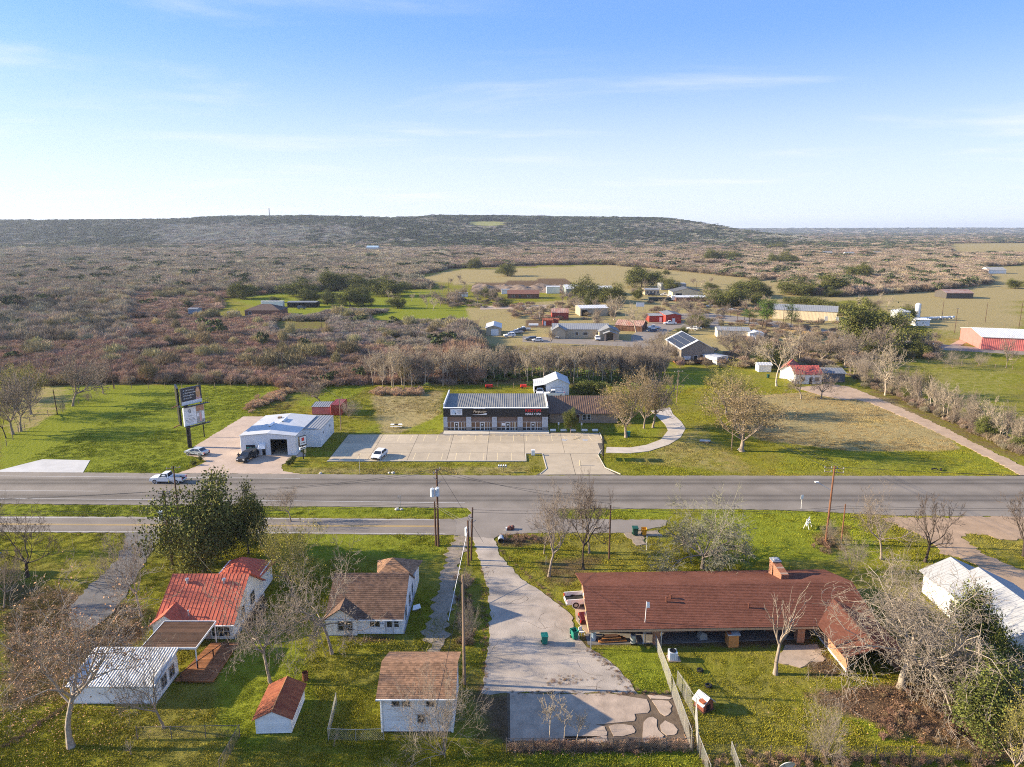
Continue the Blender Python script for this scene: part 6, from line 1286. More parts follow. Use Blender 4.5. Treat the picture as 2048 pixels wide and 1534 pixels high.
for z in (.45, .85, 1.25): MB().box(-.8, .8, -.03, .03, z, z + .22).build('slat', M_trim, t)
for x in (-.65, .65): MB().tube((x, -.4, 0), (x, .05, 1.5), .05, n=4).tube((x, .4, 0), (x, 0, 1.4), .05, n=4).build('leg', M_trim, t)
for k in range(2):
    x, y = G(1868 + k * 14, 940 + k); t = thing('tire_strip', ('left', 'right')[k] + ' shredded black tire piece on the highway verge', 'tire scrap', (x, y, .05), k); MB().tube((-.5, 0, .1), (.1, .15, .25), .14, n=6).tube((.1, .15, .25), (.7, -.1, .1), .12, n=6).build('tread', M_rubber, t)
t = thing('old_car_hulk', 'pale scrap heap lying on the lawn under the pole', 'scrap', (*G(1410, 884), 0), -.4); MB().slab([(-1.1, -.5, .35), (1.1, -.5, .5), (1.1, .5, .45), (-1.1, .5, .3)], .2).build('panel', M_galv, t); MB().box(-.9, .8, -.4, .4, 0, .28).build('base', M_polel, t)
for k, (px, py, w_) in enumerate(((978, 776, 1.0), (1047, 776, .8))):
    t = thing('red_implement', ('left', 'right')[k] + ' red farm implement at the foot of the tree belt', 'machine', (*G(px, py), 0), .2); MB().box(-w_, w_, -.5, .5, .3, .95).build('deck', M_red, t); MB().tube((w_, 0, .5), (w_ + 1.0, 0, .4), .07, n=5).build('drawbar', M_red, t); [MB().tube((x, s_ - .08, .3), (x, s_ + .08, .3), .3, n=10).build('wheel', M_rubber, t) for x in (-.5,) for s_ in (-.6, .6)]
t = thing('gas_tank', 'long white propane tank on the grass by the red sheds', 'gas tank', (*G(1067, 654), 0), 0); MB().tube((-2.2, 0, 1.0), (2.2, 0, 1.0), .6, n=12).build('cylinder', M_trim, t); [MB().box(x - .12, x + .12, -.4, .4, 0, .6).build('saddle', M_grey, t) for x in (-1.4, 1.4)]
for k, px in enumerate((888, 916)): 
    t = thing('billboard_small', ('dark trough on the green village lawn', 'small dark feeder on the green village lawn')[k], 'trough', (*G(px, 640 + k * 1.5), 0)); MB().box(-1.2, 1.2, -.5, .5, .2, .9).build('tub', M_char, t); MB().box(-1, -.8, -.4, .4, 0, .2).box(.8, 1, -.4, .4, 0, .2).build('leg', M_char, t)
t = thing('sign_board', 'white sign on posts by the pale sycamores', 'sign', (*G(1280, 622), 0)); MB().box(-2.2, 2.2, -.1, .1, 2.4, 4.6).build('panel', M_trim, t); [MB().box(x - .1, x + .1, -.1, .1, 0, 2.4).build('post', M_grey, t) for x in (-1.6, 1.6)]
# yellow rail fences
for px0, py0, px1, py1, lab in ((1700, 688, 1752, 697, 'yellow wooden rail fence near the big oak'), (1560, 665, 1640, 672, 'long pale rail fence behind the mobile home')):
    a, c_ = Vector((*G(px0, py0), 0)), Vector((*G(px1, py1), 0)); t = thing('rail_fence', lab, 'fence', a); n = 8
    m_ = mat('yellow_rails', (.55, .36, .13), .7)
    for k in range(n + 1): p = (c_ - a) * k / n; MB().box(p.x - .08, p.x + .08, p.y - .08, p.y + .08, 0, 1.5).build('post', m_, t)
    for z in (.45, .9, 1.35): MB().tube((0, 0, z), (c_.x - a.x, c_.y - a.y, z), .09, n=4).build('rail', m_, t)
# ------------------------------------------------------------------ chain link fences
M_mesh = mat('chain_link_wire', (.34, .33, .30), .5, metal=.3)
M_mesh2 = mat('rusty_chain_link', (.15, .12, .10), .7)
def chain(label, pts, h=1.2, m=None, step=2.6, top=True, pm=None):
    P = [Vector((*G(*p), 0)) for p in pts]; t = thing('chain_link_fence', label, 'fence', P[0]); o = P[0]; m = m or M_mesh; pm = pm or m
    wm_ = MB(); rl = MB(); hs = h if isinstance(h, (list, tuple)) else [h] * len(P)
    for (a, ha), (c_, hc) in zip(zip(P[:-1], hs[:-1]), zip(P[1:], hs[1:])):
        L_ = (c_ - a).length; n = max(1, round(L_ / step))
        for k in range(n + 1):
            p = a.lerp(c_, k / n) - o; hh = ha + (hc - ha) * k / n
            if k == 0 and a is not P[0]: continue
            MB().tube((p.x, p.y, -.1), (p.x, p.y, hh + .06), .04, n=6).build('post', pm, t)
        if top: rl.tube(a - o + Vector((0, 0, ha)), c_ - o + Vector((0, 0, hc)), .026, n=5)
        d = (c_ - a).normalized(); q = .16; nn = int(L_ / q)
        for k in range(-int(h if not isinstance(h, (list, tuple)) else max(h)) * 0, nn + 1):
            for s_ in (-1, 1):
                hh = ha + (hc - ha) * k / max(nn, 1); x0 = k * q; x1 = x0 + s_ * hh * .7
                z0, z1 = .03, hh
                if x1 < 0: z1 = z0 + (hh - z0) * (x0 / (x0 - x1)); x1 = 0
                if x1 > L_: z1 = z0 + (hh - z0) * ((L_ - x0) / (x1 - x0)); x1 = L_
                if abs(z1 - z0) < .05: continue
                wm_.tube(a - o + d * x0 + Vector((0, 0, z0)), a - o + d * x1 + Vector((0, 0, z1)), .006, n=3, cap=False)
    if top: rl.build('top_rail', pm, t)
    wm_.build('wire_mesh', m, t, stuff=True)
chain('rusty chain link fence along the bottom edge below the broken slab', [(1013, 1504), (1385, 1503)], 1.35, M_mesh2, 2.2)
chain('chain link fence running along the ranch yard to the slab corner', [(1310, 1290), (1345, 1395), (1382, 1500)], [1.3, 1.9, 1.9], M_mesh, 2.4)
chain('taller chain link panel leaning beside the slab corner', [(1354, 1370), (1390, 1440), (1395, 1500), (1420, 1560)], [1.5, 2.2, 1.6, 1.4], M_mesh, 2.5)
chain('chain link fence corner between rusted shed and garage', [(673, 1408), (657, 1480), (712, 1482), (768, 1480)], 1.15, M_mesh, 2.6)
chain('rusty wire fence at the bottom right behind the bare shrub', [(1400, 1515), (1540, 1520), (1750, 1520), (1960, 1522), (2060, 1524)], 1.4, M_mesh2, 3.0, top=False)
chain('wire fence left of the rusted shed', [(275, 1478), (480, 1474), (440, 1545)], 1.2, M_mesh2, 2.6)
chain('small chain link gate frame before the ranch carport', [(1290, 1286), (1312, 1284)], 1.25, M_mesh, 1.1)
chain('thin slanting fence at the very bottom right of the slab', [(1462, 1510), (1480, 1560)], 1.3, M_mesh, 2.2)
# ------------------------------------------------------------------ person by the black car
pv = [(0, 0, .95), (0, 0, 1.15), (0, 0, 1.38), (0, 0, 1.48), (0, 0, 1.60), (.02, -.02, 1.72), (.11, 0, .90), (.13, .02, .50), (.14, .0, .08), (.15, -.14, .04), (-.11, 0, .90), (-.13, .05, .50), (-.15, .06, .08), (-.16, -.08, .04), (.19, 0, 1.40), (.27, -.02, 1.14), (.20, -.22, 1.05), (-.19, 0, 1.40), (-.27, .02, 1.14), (-.24, -.12, .92)]
pe_ = [(0, 1), (1, 2), (2, 3), (3, 4), (4, 5), (0, 6), (6, 7), (7, 8), (8, 9), (0, 10), (10, 11), (11, 12), (12, 13), (2, 14), (14, 15), (15, 16), (2, 17), (17, 18), (18, 19)]
pr2 = [.15, .14, .16, .07, .10, .08, .09, .065, .05, .045, .09, .065, .05, .045, .065, .05, .04, .065, .05, .04]
me = bpy.data.meshes.new('body'); me.from_pydata(pv, pe_, [])
pmx = bpy.data.materials.new('dark_clothes'); pmx.use_nodes = True; tt = pmx.node_tree; tcx = N(tt, 'ShaderNodeTexCoord'); sz = N(tt, 'ShaderNodeSeparateXYZ'); tt.links.new(tcx.outputs['Object'], sz.inputs[0])
rp = N(tt, 'ShaderNodeValToRGB'); rp.color_ramp.interpolation = 'CONSTANT'; mrr = N(tt, 'ShaderNodeMapRange'); mrr.inputs['From Max'].default_value = 1.8; tt.links.new(sz.outputs[2], mrr.inputs[0]); tt.links.new(mrr.outputs[0], rp.inputs[0]); e = rp.color_ramp.elements
e[0].color = (.02, .018, .018, 1); e[1].position = .04; e[1].color = (.016, .018, .026, 1)
for p_, c_ in ((.52, (.022, .022, .022, 1)), (.82, (.38, .22, .15, 1)), (.94, (.05, .03, .02, 1))): q = e.new(p_); q.color = c_
tt.links.new(rp.outputs[0], tt.nodes['Principled BSDF'].inputs[0]); me.materials.append(pmx)
t = thing('person', 'person in dark clothes standing beside the black car, arm raised', 'person', (*G(478, 922), .01), 0.2)
o = link('body', me, t); sk = o.modifiers.new('skin', 'SKIN'); ss = o.modifiers.new('sub', 'SUBSURF'); ss.levels = ss.render_levels = 1
for v_, r_ in zip(me.skin_vertices[0].data, pr2): v_.radius = (r_, r_ * .85)
me.skin_vertices[0].data[0].use_root = True

for pts, lab in (([(1560, 690), (1700, 712), (1890, 728), (2060, 742)], 'wire fence along the far edge of the right meadow'), ([(1690, 622), (1850, 640), (1935, 650), (2060, 655)], 'wire fence across the tan pasture by the track'), ([(945, 672), (960, 640), (1010, 628), (1100, 622)], 'wire fence around the green village lawn'), ([(0, 905), (60, 845), (130, 818), (230, 778), (560, 772)], 'wire fence line along the left green field'), ([(740, 768), (1060, 776)], 'wire fence at the foot of the tree belt')):
    P = [Vector((*G(*p), 0)) for p in pts]; t = thing('wire_fence', lab, 'fence', P[0]); wf = MB()
    for a, c_ in zip(P[:-1], P[1:]):
        n = max(1, int((c_ - a).length / 4.5))
        for k in range(n): p = a.lerp(c_, k / n) - P[0]; MB().tube((p.x, p.y, -.1), (p.x, p.y, 1.35), .07, n=5).build('post', M_polel, t)
        for z in (.45, .85, 1.25): wf.tube(a - P[0] + Vector((0, 0, z)), c_ - P[0] + Vector((0, 0, z)), .012, n=3, cap=False)
    wf.build('wire', M_wire, t, stuff=True)
# ------------------------------------------------------------------ trees
def branch_tree(seed, H=8.0, spread=.5, trunk=.28, lv=4, nb=(6, 5, 5, 4), up=.25, droop=0.0, fork=False, wob=.16, lean=0.0, ang=(38, 58), r0=None, taper=.62, lr=(.62, .62, .55, .5)):
    """Recursive skeleton: (p0, p1, r0, r1, level) segments and the twig tips."""
    rn = random.Random(seed); segs = []; tips = []
    r0 = r0 or H * .028
    def rv(): return Vector((rn.gauss(0, 1), rn.gauss(0, 1), rn.gauss(0, 1)))
    def grow(p, d, L, r, l):
        n = (5, 4, 3, 3, 2, 2)[l]; step = L / n; pts = [(p.copy(), r)]; d = d.copy()
        for i in range(n):
            d = (d + rv() * wob * (.5 if l == 0 else 1) + Vector((0, 0, up * (.3 if l == 0 else 1) - droop * l * .3))).normalized()
            q = p + d * step; r1 = r * (taper ** (1 / n)) if l == 0 else r * (.42 ** (1 / n))
            segs.append((p.copy(), q.copy(), r, r1, l)); p, r = q, r1; pts.append((p.copy(), r))
        if l >= lv: tips.append((p.copy(), d.copy())); return
        k = nb[l] if l < len(nb) else 3
        for j in range(k):
            if l == 0: t = rn.uniform(.82, 1.0) if fork else rn.uniform(.45, 1.0)
            else: t = rn.uniform(.25, 1.0)
            if j == 0: t = 1.0
            f = t * n; i = min(int(f), n - 1); a, ra = pts[i]; b_, rb = pts[i + 1]; q = a.lerp(b_, f - i); rr = ra + (rb - ra) * (f - i)
            th = rad(rn.uniform(*ang)) * (.45 if j == 0 and l > 0 else 1)
            side = d.orthogonal().normalized(); side.rotate(__import__('mathutils').Quaternion(d, rn.uniform(0, 6.283) if l else 6.283 * j / k + rn.uniform(-.4, .4)))
            nd = (d * math.cos(th) + side * math.sin(th)).normalized()
            LL = L * lr[min(l, len(lr) - 1)] * rn.uniform(.7, 1.25) if l else H * (1 - trunk) * lr[0] * rn.uniform(.75, 1.15)
            grow(q, nd, LL, rr * rn.uniform(.55, .8), l + 1)
    grow(Vector((0, 0, -.1)), Vector((lean, 0, 1)).normalized(), H * trunk, r0, 0)
    return segs, tips
def seg_mesh(name, segs, sides, m, minr=.0, flare=False):
    P0 = np.array([s[0] for s in segs]); P1 = np.array([s[1] for s in segs]); R0 = np.maximum([s[2] for s in segs], minr); R1 = np.maximum([s[3] for s in segs], minr)
    D = P1 - P0; D /= np.maximum(np.linalg.norm(D, axis=1, keepdims=True), 1e-9)
    A = np.where(np.abs(D[:, 2:3]) < .9, np.array([[0, 0, 1.]]), np.array([[1., 0, 0]])); U = np.cross(D, A); U /= np.linalg.norm(U, axis=1, keepdims=True); Wv = np.cross(D, U)
    th = np.arange(sides) * 2 * np.pi / sides; c, s_ = np.cos(th), np.sin(th)
    ring = U[:, None, :] * c[None, :, None] + Wv[:, None, :] * s_[None, :, None]
    A0 = P0[:, None, :] + ring * R0[:, None, None]; A1 = P1[:, None, :] + ring * R1[:, None, None]
    n = len(segs); V = np.concatenate([A0, A1], 1).reshape(-1, 3); base = (np.arange(n) * 2 * sides)[:, None]; k = np.arange(sides)[None, :]; k2 = (k + 1) % sides
    F = np.stack([base + k, base + k2, base + sides + k2, base + sides + k], -1).reshape(-1, 4)
    rr = np.repeat(np.random.default_rng(n).random(n), sides)
    return npmesh(name, V, F, m, rr, smooth=True)
def leaf_mesh(name, pts, per, spread, size, m, seed=1, squash=.8, up=.0, clump=True):
    g = np.random.default_rng(seed); pts = np.asarray(pts); n = len(pts) * per
    c = np.repeat(pts, per, 0) + g.normal(size=(n, 3)) * spread * np.array([1, 1, squash])
    cr_ = np.repeat(g.random(len(pts)), per) * .6 + g.random(n) * .4
    a = g.normal(size=(n, 3)); a[:, 2] = a[:, 2] * .6; a /= np.linalg.norm(a, axis=1, keepdims=True); b_ = np.cross(a, g.normal(size=(n, 3)) + np.array([0, 0, up])); b_ /= np.linalg.norm(b_, axis=1, keepdims=True)
    s = size * g.uniform(.6, 1.3, (n, 1)); V = np.stack([c - a * s, c + b_ * s * .55, c + a * s, c - b_ * s * .55], 1).reshape(-1, 3)
    return npmesh(name, V, np.arange(4 * n).reshape(-1, 4), m, cr_)
class Tree: pass
PROTO = {}
def proto(key):
    if key in PROTO: return PROTO[key]
    kind, seed = key; t = Tree(); leaves = None
    K = dict(bare=dict(), white=dict(), dark=dict(), fan=dict(), silver=dict(), oak=dict(), pine=dict(), tan=dict(), olive=dict(), syc=dict(), dead=dict(), thin=dict(), bush=dict(), big=dict(), mid=dict(), midw=dict())
    if kind == 'bare': segs, tips = branch_tree(seed, 8, lv=5, nb=(6, 6, 5, 4, 3), up=.14, wob=.22, fork=True, trunk=.32, r0=.19); tm, cm_, mr = M_bark, M_twig, .010
    elif kind == 'white': segs, tips = branch_tree(seed, 8, lv=5, nb=(7, 6, 5, 4, 3), up=.06, wob=.26, fork=True, trunk=.34, ang=(40, 75), r0=.17); tm, cm_, mr = M_bark, M_twigw, .011
    elif kind == 'big': segs, tips = branch_tree(seed, 8, lv=5, nb=(11, 7, 6, 4, 4), up=.04, droop=.08, wob=.26, fork=True, trunk=.28, ang=(35, 80), r0=.24); tm, cm_, mr = M_barkw, M_twigw, .010
    elif kind == 'dark': segs, tips = branch_tree(seed, 8, lv=5, nb=(5, 4, 4, 4, 3), up=.18, wob=.20, fork=True, trunk=.30, ang=(30, 55)); tm, cm_, mr = M_barkd, M_twigd, .014
    elif kind == 'fan': segs, tips = branch_tree(seed, 6, lv=4, nb=(15, 7, 6, 4), up=.06, wob=.14, fork=False, trunk=.10, ang=(10, 68), r0=.08, lr=(.95, .5, .5, .5)); tm, cm_, mr = M_bark, M_twigw, .009
    elif kind == 'silver': segs, tips = branch_tree(seed, 7, lv=5, nb=(9, 7, 6, 5, 4), up=.03, droop=.08, wob=.14, fork=True, trunk=.22, ang=(30, 65), r0=.22); tm, cm_, mr = M_bark, M_twigs, .013
    elif kind == 'tan': segs, tips = branch_tree(seed, 9, lv=5, nb=(7, 6, 5, 4, 3), up=.14, wob=.15, fork=True, trunk=.22, ang=(25, 60)); tm, cm_, mr = M_bark, M_twigb, .014; leaves = (tips, 2, .22, .09, M_leaft)
    elif kind == 'olive': segs, tips = branch_tree(seed, 8, lv=5, nb=(7, 6, 5, 4, 3), up=.14, wob=.16, fork=True, trunk=.22, ang=(25, 60)); tm, cm_, mr = M_bark, M_twigo, .013; leaves = (tips, 2, .22, .09, M_leafo)
    elif kind == 'syc': segs, tips = branch_tree(seed, 10, lv=5, nb=(6, 6, 5, 4, 3), up=.10, wob=.20, fork=True, trunk=.34, ang=(35, 65), r0=.22, lean=-.12); tm, cm_, mr = M_barkw, M_twigw, .010; leaves = (tips, 1, .3, .085, M_leafb)
    elif kind == 'dead': segs, tips = branch_tree(seed, 7, lv=3, nb=(6, 3, 3), up=.22, wob=.20, fork=True, trunk=.40, ang=(20, 60), r0=.26, lr=(.85, .55, .5)); tm, cm_, mr = M_bark, M_twigw, .02
    elif kind == 'thin': segs, tips = branch_tree(seed, 10, lv=4, nb=(8, 5, 4, 3), up=.12, wob=.12, trunk=.66, ang=(25, 60), r0=.12, lr=(.7, .5, .5, .5)); tm, cm_, mr = M_bark2, M_twig2, .024
    elif kind == 'mid': segs, tips = branch_tree(seed, 8, lv=4, nb=(8, 6, 5, 4), up=.14, wob=.2, fork=True, trunk=.28); tm, cm_, mr = M_bark, M_twig, .022
    elif kind == 'midw': segs, tips = branch_tree(seed, 9, lv=4, nb=(6, 5, 4, 4), up=.16, wob=.22, fork=True, trunk=.36, r0=.2); tm, cm_, mr = M_bark2, M_twig2, .026
    elif kind == 'oak':
        segs, tips = branch_tree(seed, 9, lv=3, nb=(7, 5, 4), up=.06, wob=.2, fork=True, trunk=.26, ang=(35, 82), r0=.32); tm, cm_, mr = M_barkd, M_twigd, .03
        leaves = ([x[0] for x in tips] , 130, .80, .19, M_leaf)
    elif kind == 'green':
        segs, tips = branch_tree(seed, 9, lv=3, nb=(8, 5, 4), up=.10, wob=.2, trunk=.35, ang=(30, 70), r0=.25); tm, cm_, mr = M_bark, M_twig, .03
        leaves = ([x[0] for x in tips], 105, .62, .15, M_leafm)
    elif kind == 'pine':
        segs, tips = branch_tree(seed, 12, lv=2, nb=(12, 5), up=.02, wob=.14, trunk=.92, ang=(55, 85), r0=.2, lr=(2.6, .5)); tm, cm_, mr = M_barkd, M_twigd, .03
        leaves = ([x[0] for x in tips], 55, .55, .16, M_leafy)
    elif kind == 'bush':
        segs, tips = branch_tree(seed, 2.2, lv=3, nb=(9, 5, 4), up=.08, wob=.2, trunk=.15, ang=(20, 75), r0=.06); tm, cm_, mr = M_barkd, M_twigd, .015
        leaves = ([x[0] for x in tips], 24, .20, .09, M_leafm)
    lim = 1 if kind in ('oak', 'green', 'pine', 'fan', 'bush') else 2
    tr = [s for s in segs if s[4] <= lim]; tw = [s for s in segs if s[4] > lim]
    if tr and kind not in ('fan', 'bush'): b0 = tr[0]; tr[0] = (b0[0], b0[1], b0[2] * 1.35, b0[3], 0)
    t.trunk = seg_mesh('trunk', tr, 6, tm, .02)
    t.crown = seg_mesh('crown', tw, 3, cm_, mr)
    t.leaves = None
    if leaves:
        p = [x[0] if isinstance(x, tuple) else x for x in leaves[0]]
        t.leaves = leaf_mesh('foliage', p, leaves[1], leaves[2], leaves[3], leaves[4], seed)
    A = np.array([s[1] for s in segs]); t.h = float(np.percentile(A[:, 2], 99.5)) + (1.0 if kind == 'oak' else .6 if kind == 'green' else .3 if leaves else 0); t.r = float(np.percentile(np.hypot(A[:, 0], A[:, 1]), 96)) + (.2 if leaves else 0)
    PROTO[key] = t; return t
TREES_AT = []
def tree(kind, seed, bx, by, ty, hw, label, group=None, cat='tree', name=None, rz=None, lean=0.0, z=0.0):
    t = proto((kind, seed)); x, y = G(bx, by); h = max(1.0, HT(bx, by, ty)); r = hw / KM(bx, by)
    nm = name or {'oak': 'oak_tree', 'pine': 'pine_tree', 'bush': 'bush', 'fan': 'bare_shrub', 'syc': 'sycamore_tree', 'green': 'evergreen_tree'}.get(kind, 'bare_tree')
    o = thing(nm, label, cat if kind not in ('bush', 'fan') else 'shrub', (x, y, z), rz if rz is not None else R.uniform(0, 6.28), group, (r / t.r, r / t.r, h / t.h)); TREES_AT.append((x, y, r))
    if lean: o.rotation_euler = (0, lean, o.rotation_euler[2])
    link('trunk', t.trunk, o); c = link('crown', t.crown, o)
    if t.leaves: link('foliage', t.leaves, o)
    return o
T = tree
# foreground
T('syc', 3, 142, 1494, 1165, 155, 'pale barked sycamore with brown leaves, tallest tree bottom left', rz=0.2)
T('bare', 5, 327, 1455, 1275, 88, 'bare grey tree in front of the long tin shed')
T('dead', 8, 262, 1508, 1470, 20, 'small leafless sapling on the lawn by the bottom left fence')
T('white', 11, 540, 1364, 1165, 95, 'twin stemmed bare tree behind the rusted shed')
T('white', 12, 664, 1307, 1110, 108, 'big lichen white bare tree before the brown shingle house')
T('olive', 13, 585, 1192, 1030, 72, 'olive budding tree between the two white houses')
T('oak', 14, 408, 1143, 962, 82, 'big dark evergreen oak behind the red roofed cottage')
T('oak', 15, 497, 1107, 972, 42, 'second dark evergreen oak right of the big one')
T('bare', 16, 282, 1231, 1050, 62, 'leaning bare tree by the old asphalt lane', lean=-.16)
T('dark', 17, 55, 1153, 1008, 72, 'dark bare tree alone on the lawn at the far left')
T('bare', 18, -18, 1100, 985, 45, 'bare tree cut off by the left edge beside the frontage road')
T('bare', 19, 8, 1215, 1110, 40, 'bare twiggy tree over the house corner on the left edge')
T('fan', 20, 890, 1515, 1348, 118, 'wide pale bare shrub in front of the two storey garage')
T('thin', 21, 1098, 1484, 1393, 26, 'left slim bare sapling on the broken slab', 'saplings on the broken slab'); T('thin', 22, 1128, 1487, 1397, 24, 'middle slim bare sapling on the broken slab', 'saplings on the broken slab'); T('thin', 23, 1152, 1486, 1420, 24, 'right slim bare sapling on the broken slab', 'saplings on the broken slab')
T('bare', 24, 1098, 1152, 962, 72, 'tall pale trunked bare tree left of the ranch roof')
T('dark', 25, 1167, 1138, 948, 58, 'tall dark trunked bare tree at the ranch roof corner')
T('bare', 26, 1178, 1106, 960, 48, 'bare tree just behind the dark trunked one'); T('dead', 27, 1088, 1107, 1050, 22, 'thick broken bare trunk behind the pale tree')
T('silver', 28, 1405, 1137, 990, 116, 'silvery fine twigged round tree behind the ranch roof')
T('dead', 29, 1551, 1347, 1172, 62, 'dead tree with few pale limbs on the ranch patio')
T('big', 30, 1803, 1376, 1150, 185, 'huge spreading bare tree over the ranch wing', rz=4.2)
T('fan', 31, 1812, 1262, 1105, 78, 'dense pale bare shrub behind the huge bare tree')
T('fan', 32, 1652, 1520, 1382, 62, 'fan shaped bare shrub at the bottom right fence')
T('green', 33, 1926, 1345, 1172, 62, 'green leafy tree in front of the long white building', rz=1.0)
T('green', 34, 1992, 1490, 1345, 84, 'large dark green bush at the bottom right corner', 'evergreen bushes in the right corner'); T('green', 35, 2050, 1410, 1318, 56, 'evergreen bush by the right picture edge', 'evergreen bushes in the right corner'); T('green', 36, 1905, 1400, 1315, 52, 'smaller evergreen bush left of the corner bushes', 'evergreen bushes in the right corner'); T('olive', 37, 2030, 1560, 1400, 80, 'yellow green shrub in the very bottom right corner')
T('fan', 38, 2010, 1330, 1255, 45, 'pale dead shrub between bushes and the white building')
T('bare', 39, 1762, 1118, 985, 68, 'forked bare tree left of the dirt yard'); T('dark', 40, 1850, 1123, 985, 58, 'crooked dark bare tree right of the forked one'); T('dark', 41, 2046, 1112, 985, 50, 'dark bare tree at the right picture edge')
T('fan', 42, 1702, 1145, 1072, 36, 'pale bare shrub under the short brown pole'); T('fan', 43, 1660, 1088, 1035, 20, 'thin brown shrub around the tall lamp pole base')
T('bare', 44, 582, 1043, 975, 42, 'small bare tree on the far side of the frontage road'); T('olive', 45, 365, 1118, 1040, 32, 'pale multi stemmed shrub left of the big oak'); T('olive', 46, 346, 1128, 1085, 14, 'thin shrub beside the left utility pole')
T('fan', 47, 930, 1180, 1130, 22, 'rust brown vine thicket on the alley pole, upper'); T('fan', 48, 934, 1285, 1200, 30, 'rust brown vine thicket by the alley, lower')
T('fan', 49, 600, 1488, 1450, 18, 'tiny bare sapling between shed and garage') if False else T('dead', 49, 668, 1492, 1455, 16, 'tiny bare sapling at the wire fence corner')
T('bush', 50, 300, 1252, 1222, 14, 'dark green bush at the left corner of the red roofed cottage')
# across the highway
T('tan', 60, 1484, 902, 758, 98, 'big brownish lawn tree right of the slim pole', rz=1); T('olive', 61, 1452, 828, 722, 56, 'olive green round tree behind the brownish one')
T('tan', 62, 1252, 874, 732, 74, 'tall tan leaved tree right of the brick office'); T('tan', 63, 1288, 856, 738, 52, 'second tan tree with slim straight trunk'); T('mid', 64, 1306, 855, 745, 48, 'third slim trunked tree beside the curved drive')
T('green', 65, 1141, 866, 818, 13, 'small evergreen in front of the brick office'); T('bush', 66, 1160, 788, 763, 16, 'left green shrub by the white metal garage', 'shrubs by the white metal garage'); T('bush', 67, 1178, 788, 760, 18, 'middle green shrub by the white metal garage', 'shrubs by the white metal garage'); T('bush', 66, 1196, 789, 762, 18, 'right green shrub by the white metal garage', 'shrubs by the white metal garage')
T('midw', 68, 1553, 772, 658, 48, 'tall white limbed sycamore by the red roofed house'); T('mid', 69, 1602, 798, 735, 30, 'left small bare tree before the red roofed house'); T('mid', 70, 1642, 798, 735, 34, 'right small bare tree before the red roofed house')
T('mid', 71, 146, 812, 706, 58, 'spreading bare tree at the left field fence line'); T('mid', 72, 206, 786, 716, 30, 'smaller bare tree behind the left field'); T('olive', 73, 62, 828, 722, 55, 'yellowish bare tree behind the left fence line'); T('mid', 74, 26, 868, 745, 50, 'bare tree near the left edge of the green field'); T('mid', 75, 42, 862, 742, 46, 'multi stemmed bare tree beside the left edge one'); T('dark', 76, 12, 876, 800, 20, 'thin dark bare tree at the left edge of the field'); T('fan', 77, 126, 825, 790, 12, 'stubby cut shrub on the fence line'); T('fan', 78, 178, 803, 780, 14, 'brown brush clump on the fence line'); T('olive', 79, 12, 800, 735, 60, 'yellow tinged trees at the far left behind the field')
T('mid', 80, 641, 806, 764, 46, 'round spreading bare tree behind the white workshop'); T('fan', 81, 697, 834, 795, 28, 'grey bare shrub beside the meter pole'); T('midw', 82, 764, 780, 726, 12, 'pale leaning sapling at the left end of the tree belt')
T('bush', 66, 402, 922, 913, 6, 'round dark bush on the drive island, right', 'bushes on the drive island'); T('bush', 67, 388, 930, 920, 6, 'round dark bush on the drive island, left', 'bushes on the drive island')
for k, (px, py) in enumerate(((578, 932), (583, 927), (588, 922))): T('bush', 66 + k % 2, px, py, py - 12, 6, 'dark clipped bush in the row beside the workshop drive', 'bushes beside the workshop drive')
T('fan', 83, 1905, 736, 698, 34, 'low round reddish bare shrub in the right meadow'); T('mid', 84, 2012, 735, 672, 22, 'bare tree before the pale red barn')
T('fan', 85, 1960, 732, 705, 20, 'brown brush by the meadow road'); T('mid', 86, 1765, 722, 648, 40, 'broad bare tree left of the right meadow'); T('midw', 87, 1770, 790, 690, 42, 'pale limbed bare tree at the dirt road hedge')
# belt of thin bare trees behind the shops
g1 = random.Random(5)
for k in range(125):
    px = 738 + 580 * (k + g1.random()) / 125; by = 768 - 22 * g1.random() + (6 if px < 900 else 0); ty = 692 + g1.uniform(-5, 16) + (8 if px < 780 else 0)
    T('thin' if g1.random() < .55 else 'midw' if px < 1000 and g1.random() < .6 else 'mid', g1.choice((90, 91, 92, 93)), px, by, ty, g1.uniform(13, 22), 'thin pale trunked bare tree in the belt behind the shops', 'belt of thin bare trees')
for k in range(26):
    px = 1240 + 90 * g1.random(); by = 735 + 30 * g1.random(); T('mid', g1.choice((64, 69, 70)), px, by, by - 55, 22, 'grey bare tree in the clump behind the tan trees', 'bare clump behind the tan trees')
# hedge along the dirt road
for k in range(46):
    f = k / 45; px = 1705 + 345 * f + g1.uniform(-5, 5); by = 752 + 158 * f ** 1.05 + g1.uniform(-4, 3)
    kd = g1.choice(('thin', 'mid', 'midw', 'fan', 'thin', 'mid')); T(kd, {'thin': 90, 'mid': 69, 'midw': 68, 'fan': 81}[kd], px, by, by - g1.uniform(48, 82) * (.75 + .35 * f), g1.uniform(15, 26), 'bare grey tree in the hedge along the dirt road', 'hedge along the dirt road')
T('green', 35, 1822, 800, 770, 18, 'dark evergreen bush in the dirt road hedge, middle'); T('green', 36, 1975, 880, 835, 22, 'dark evergreen in the hedge near the road end'); T('green', 34, 2045, 905, 860, 26, 'dark evergreen bush at the right edge of the hedge')
T('olive', 73, 1842, 790, 735, 34, 'olive tinged tree standing in the hedge')
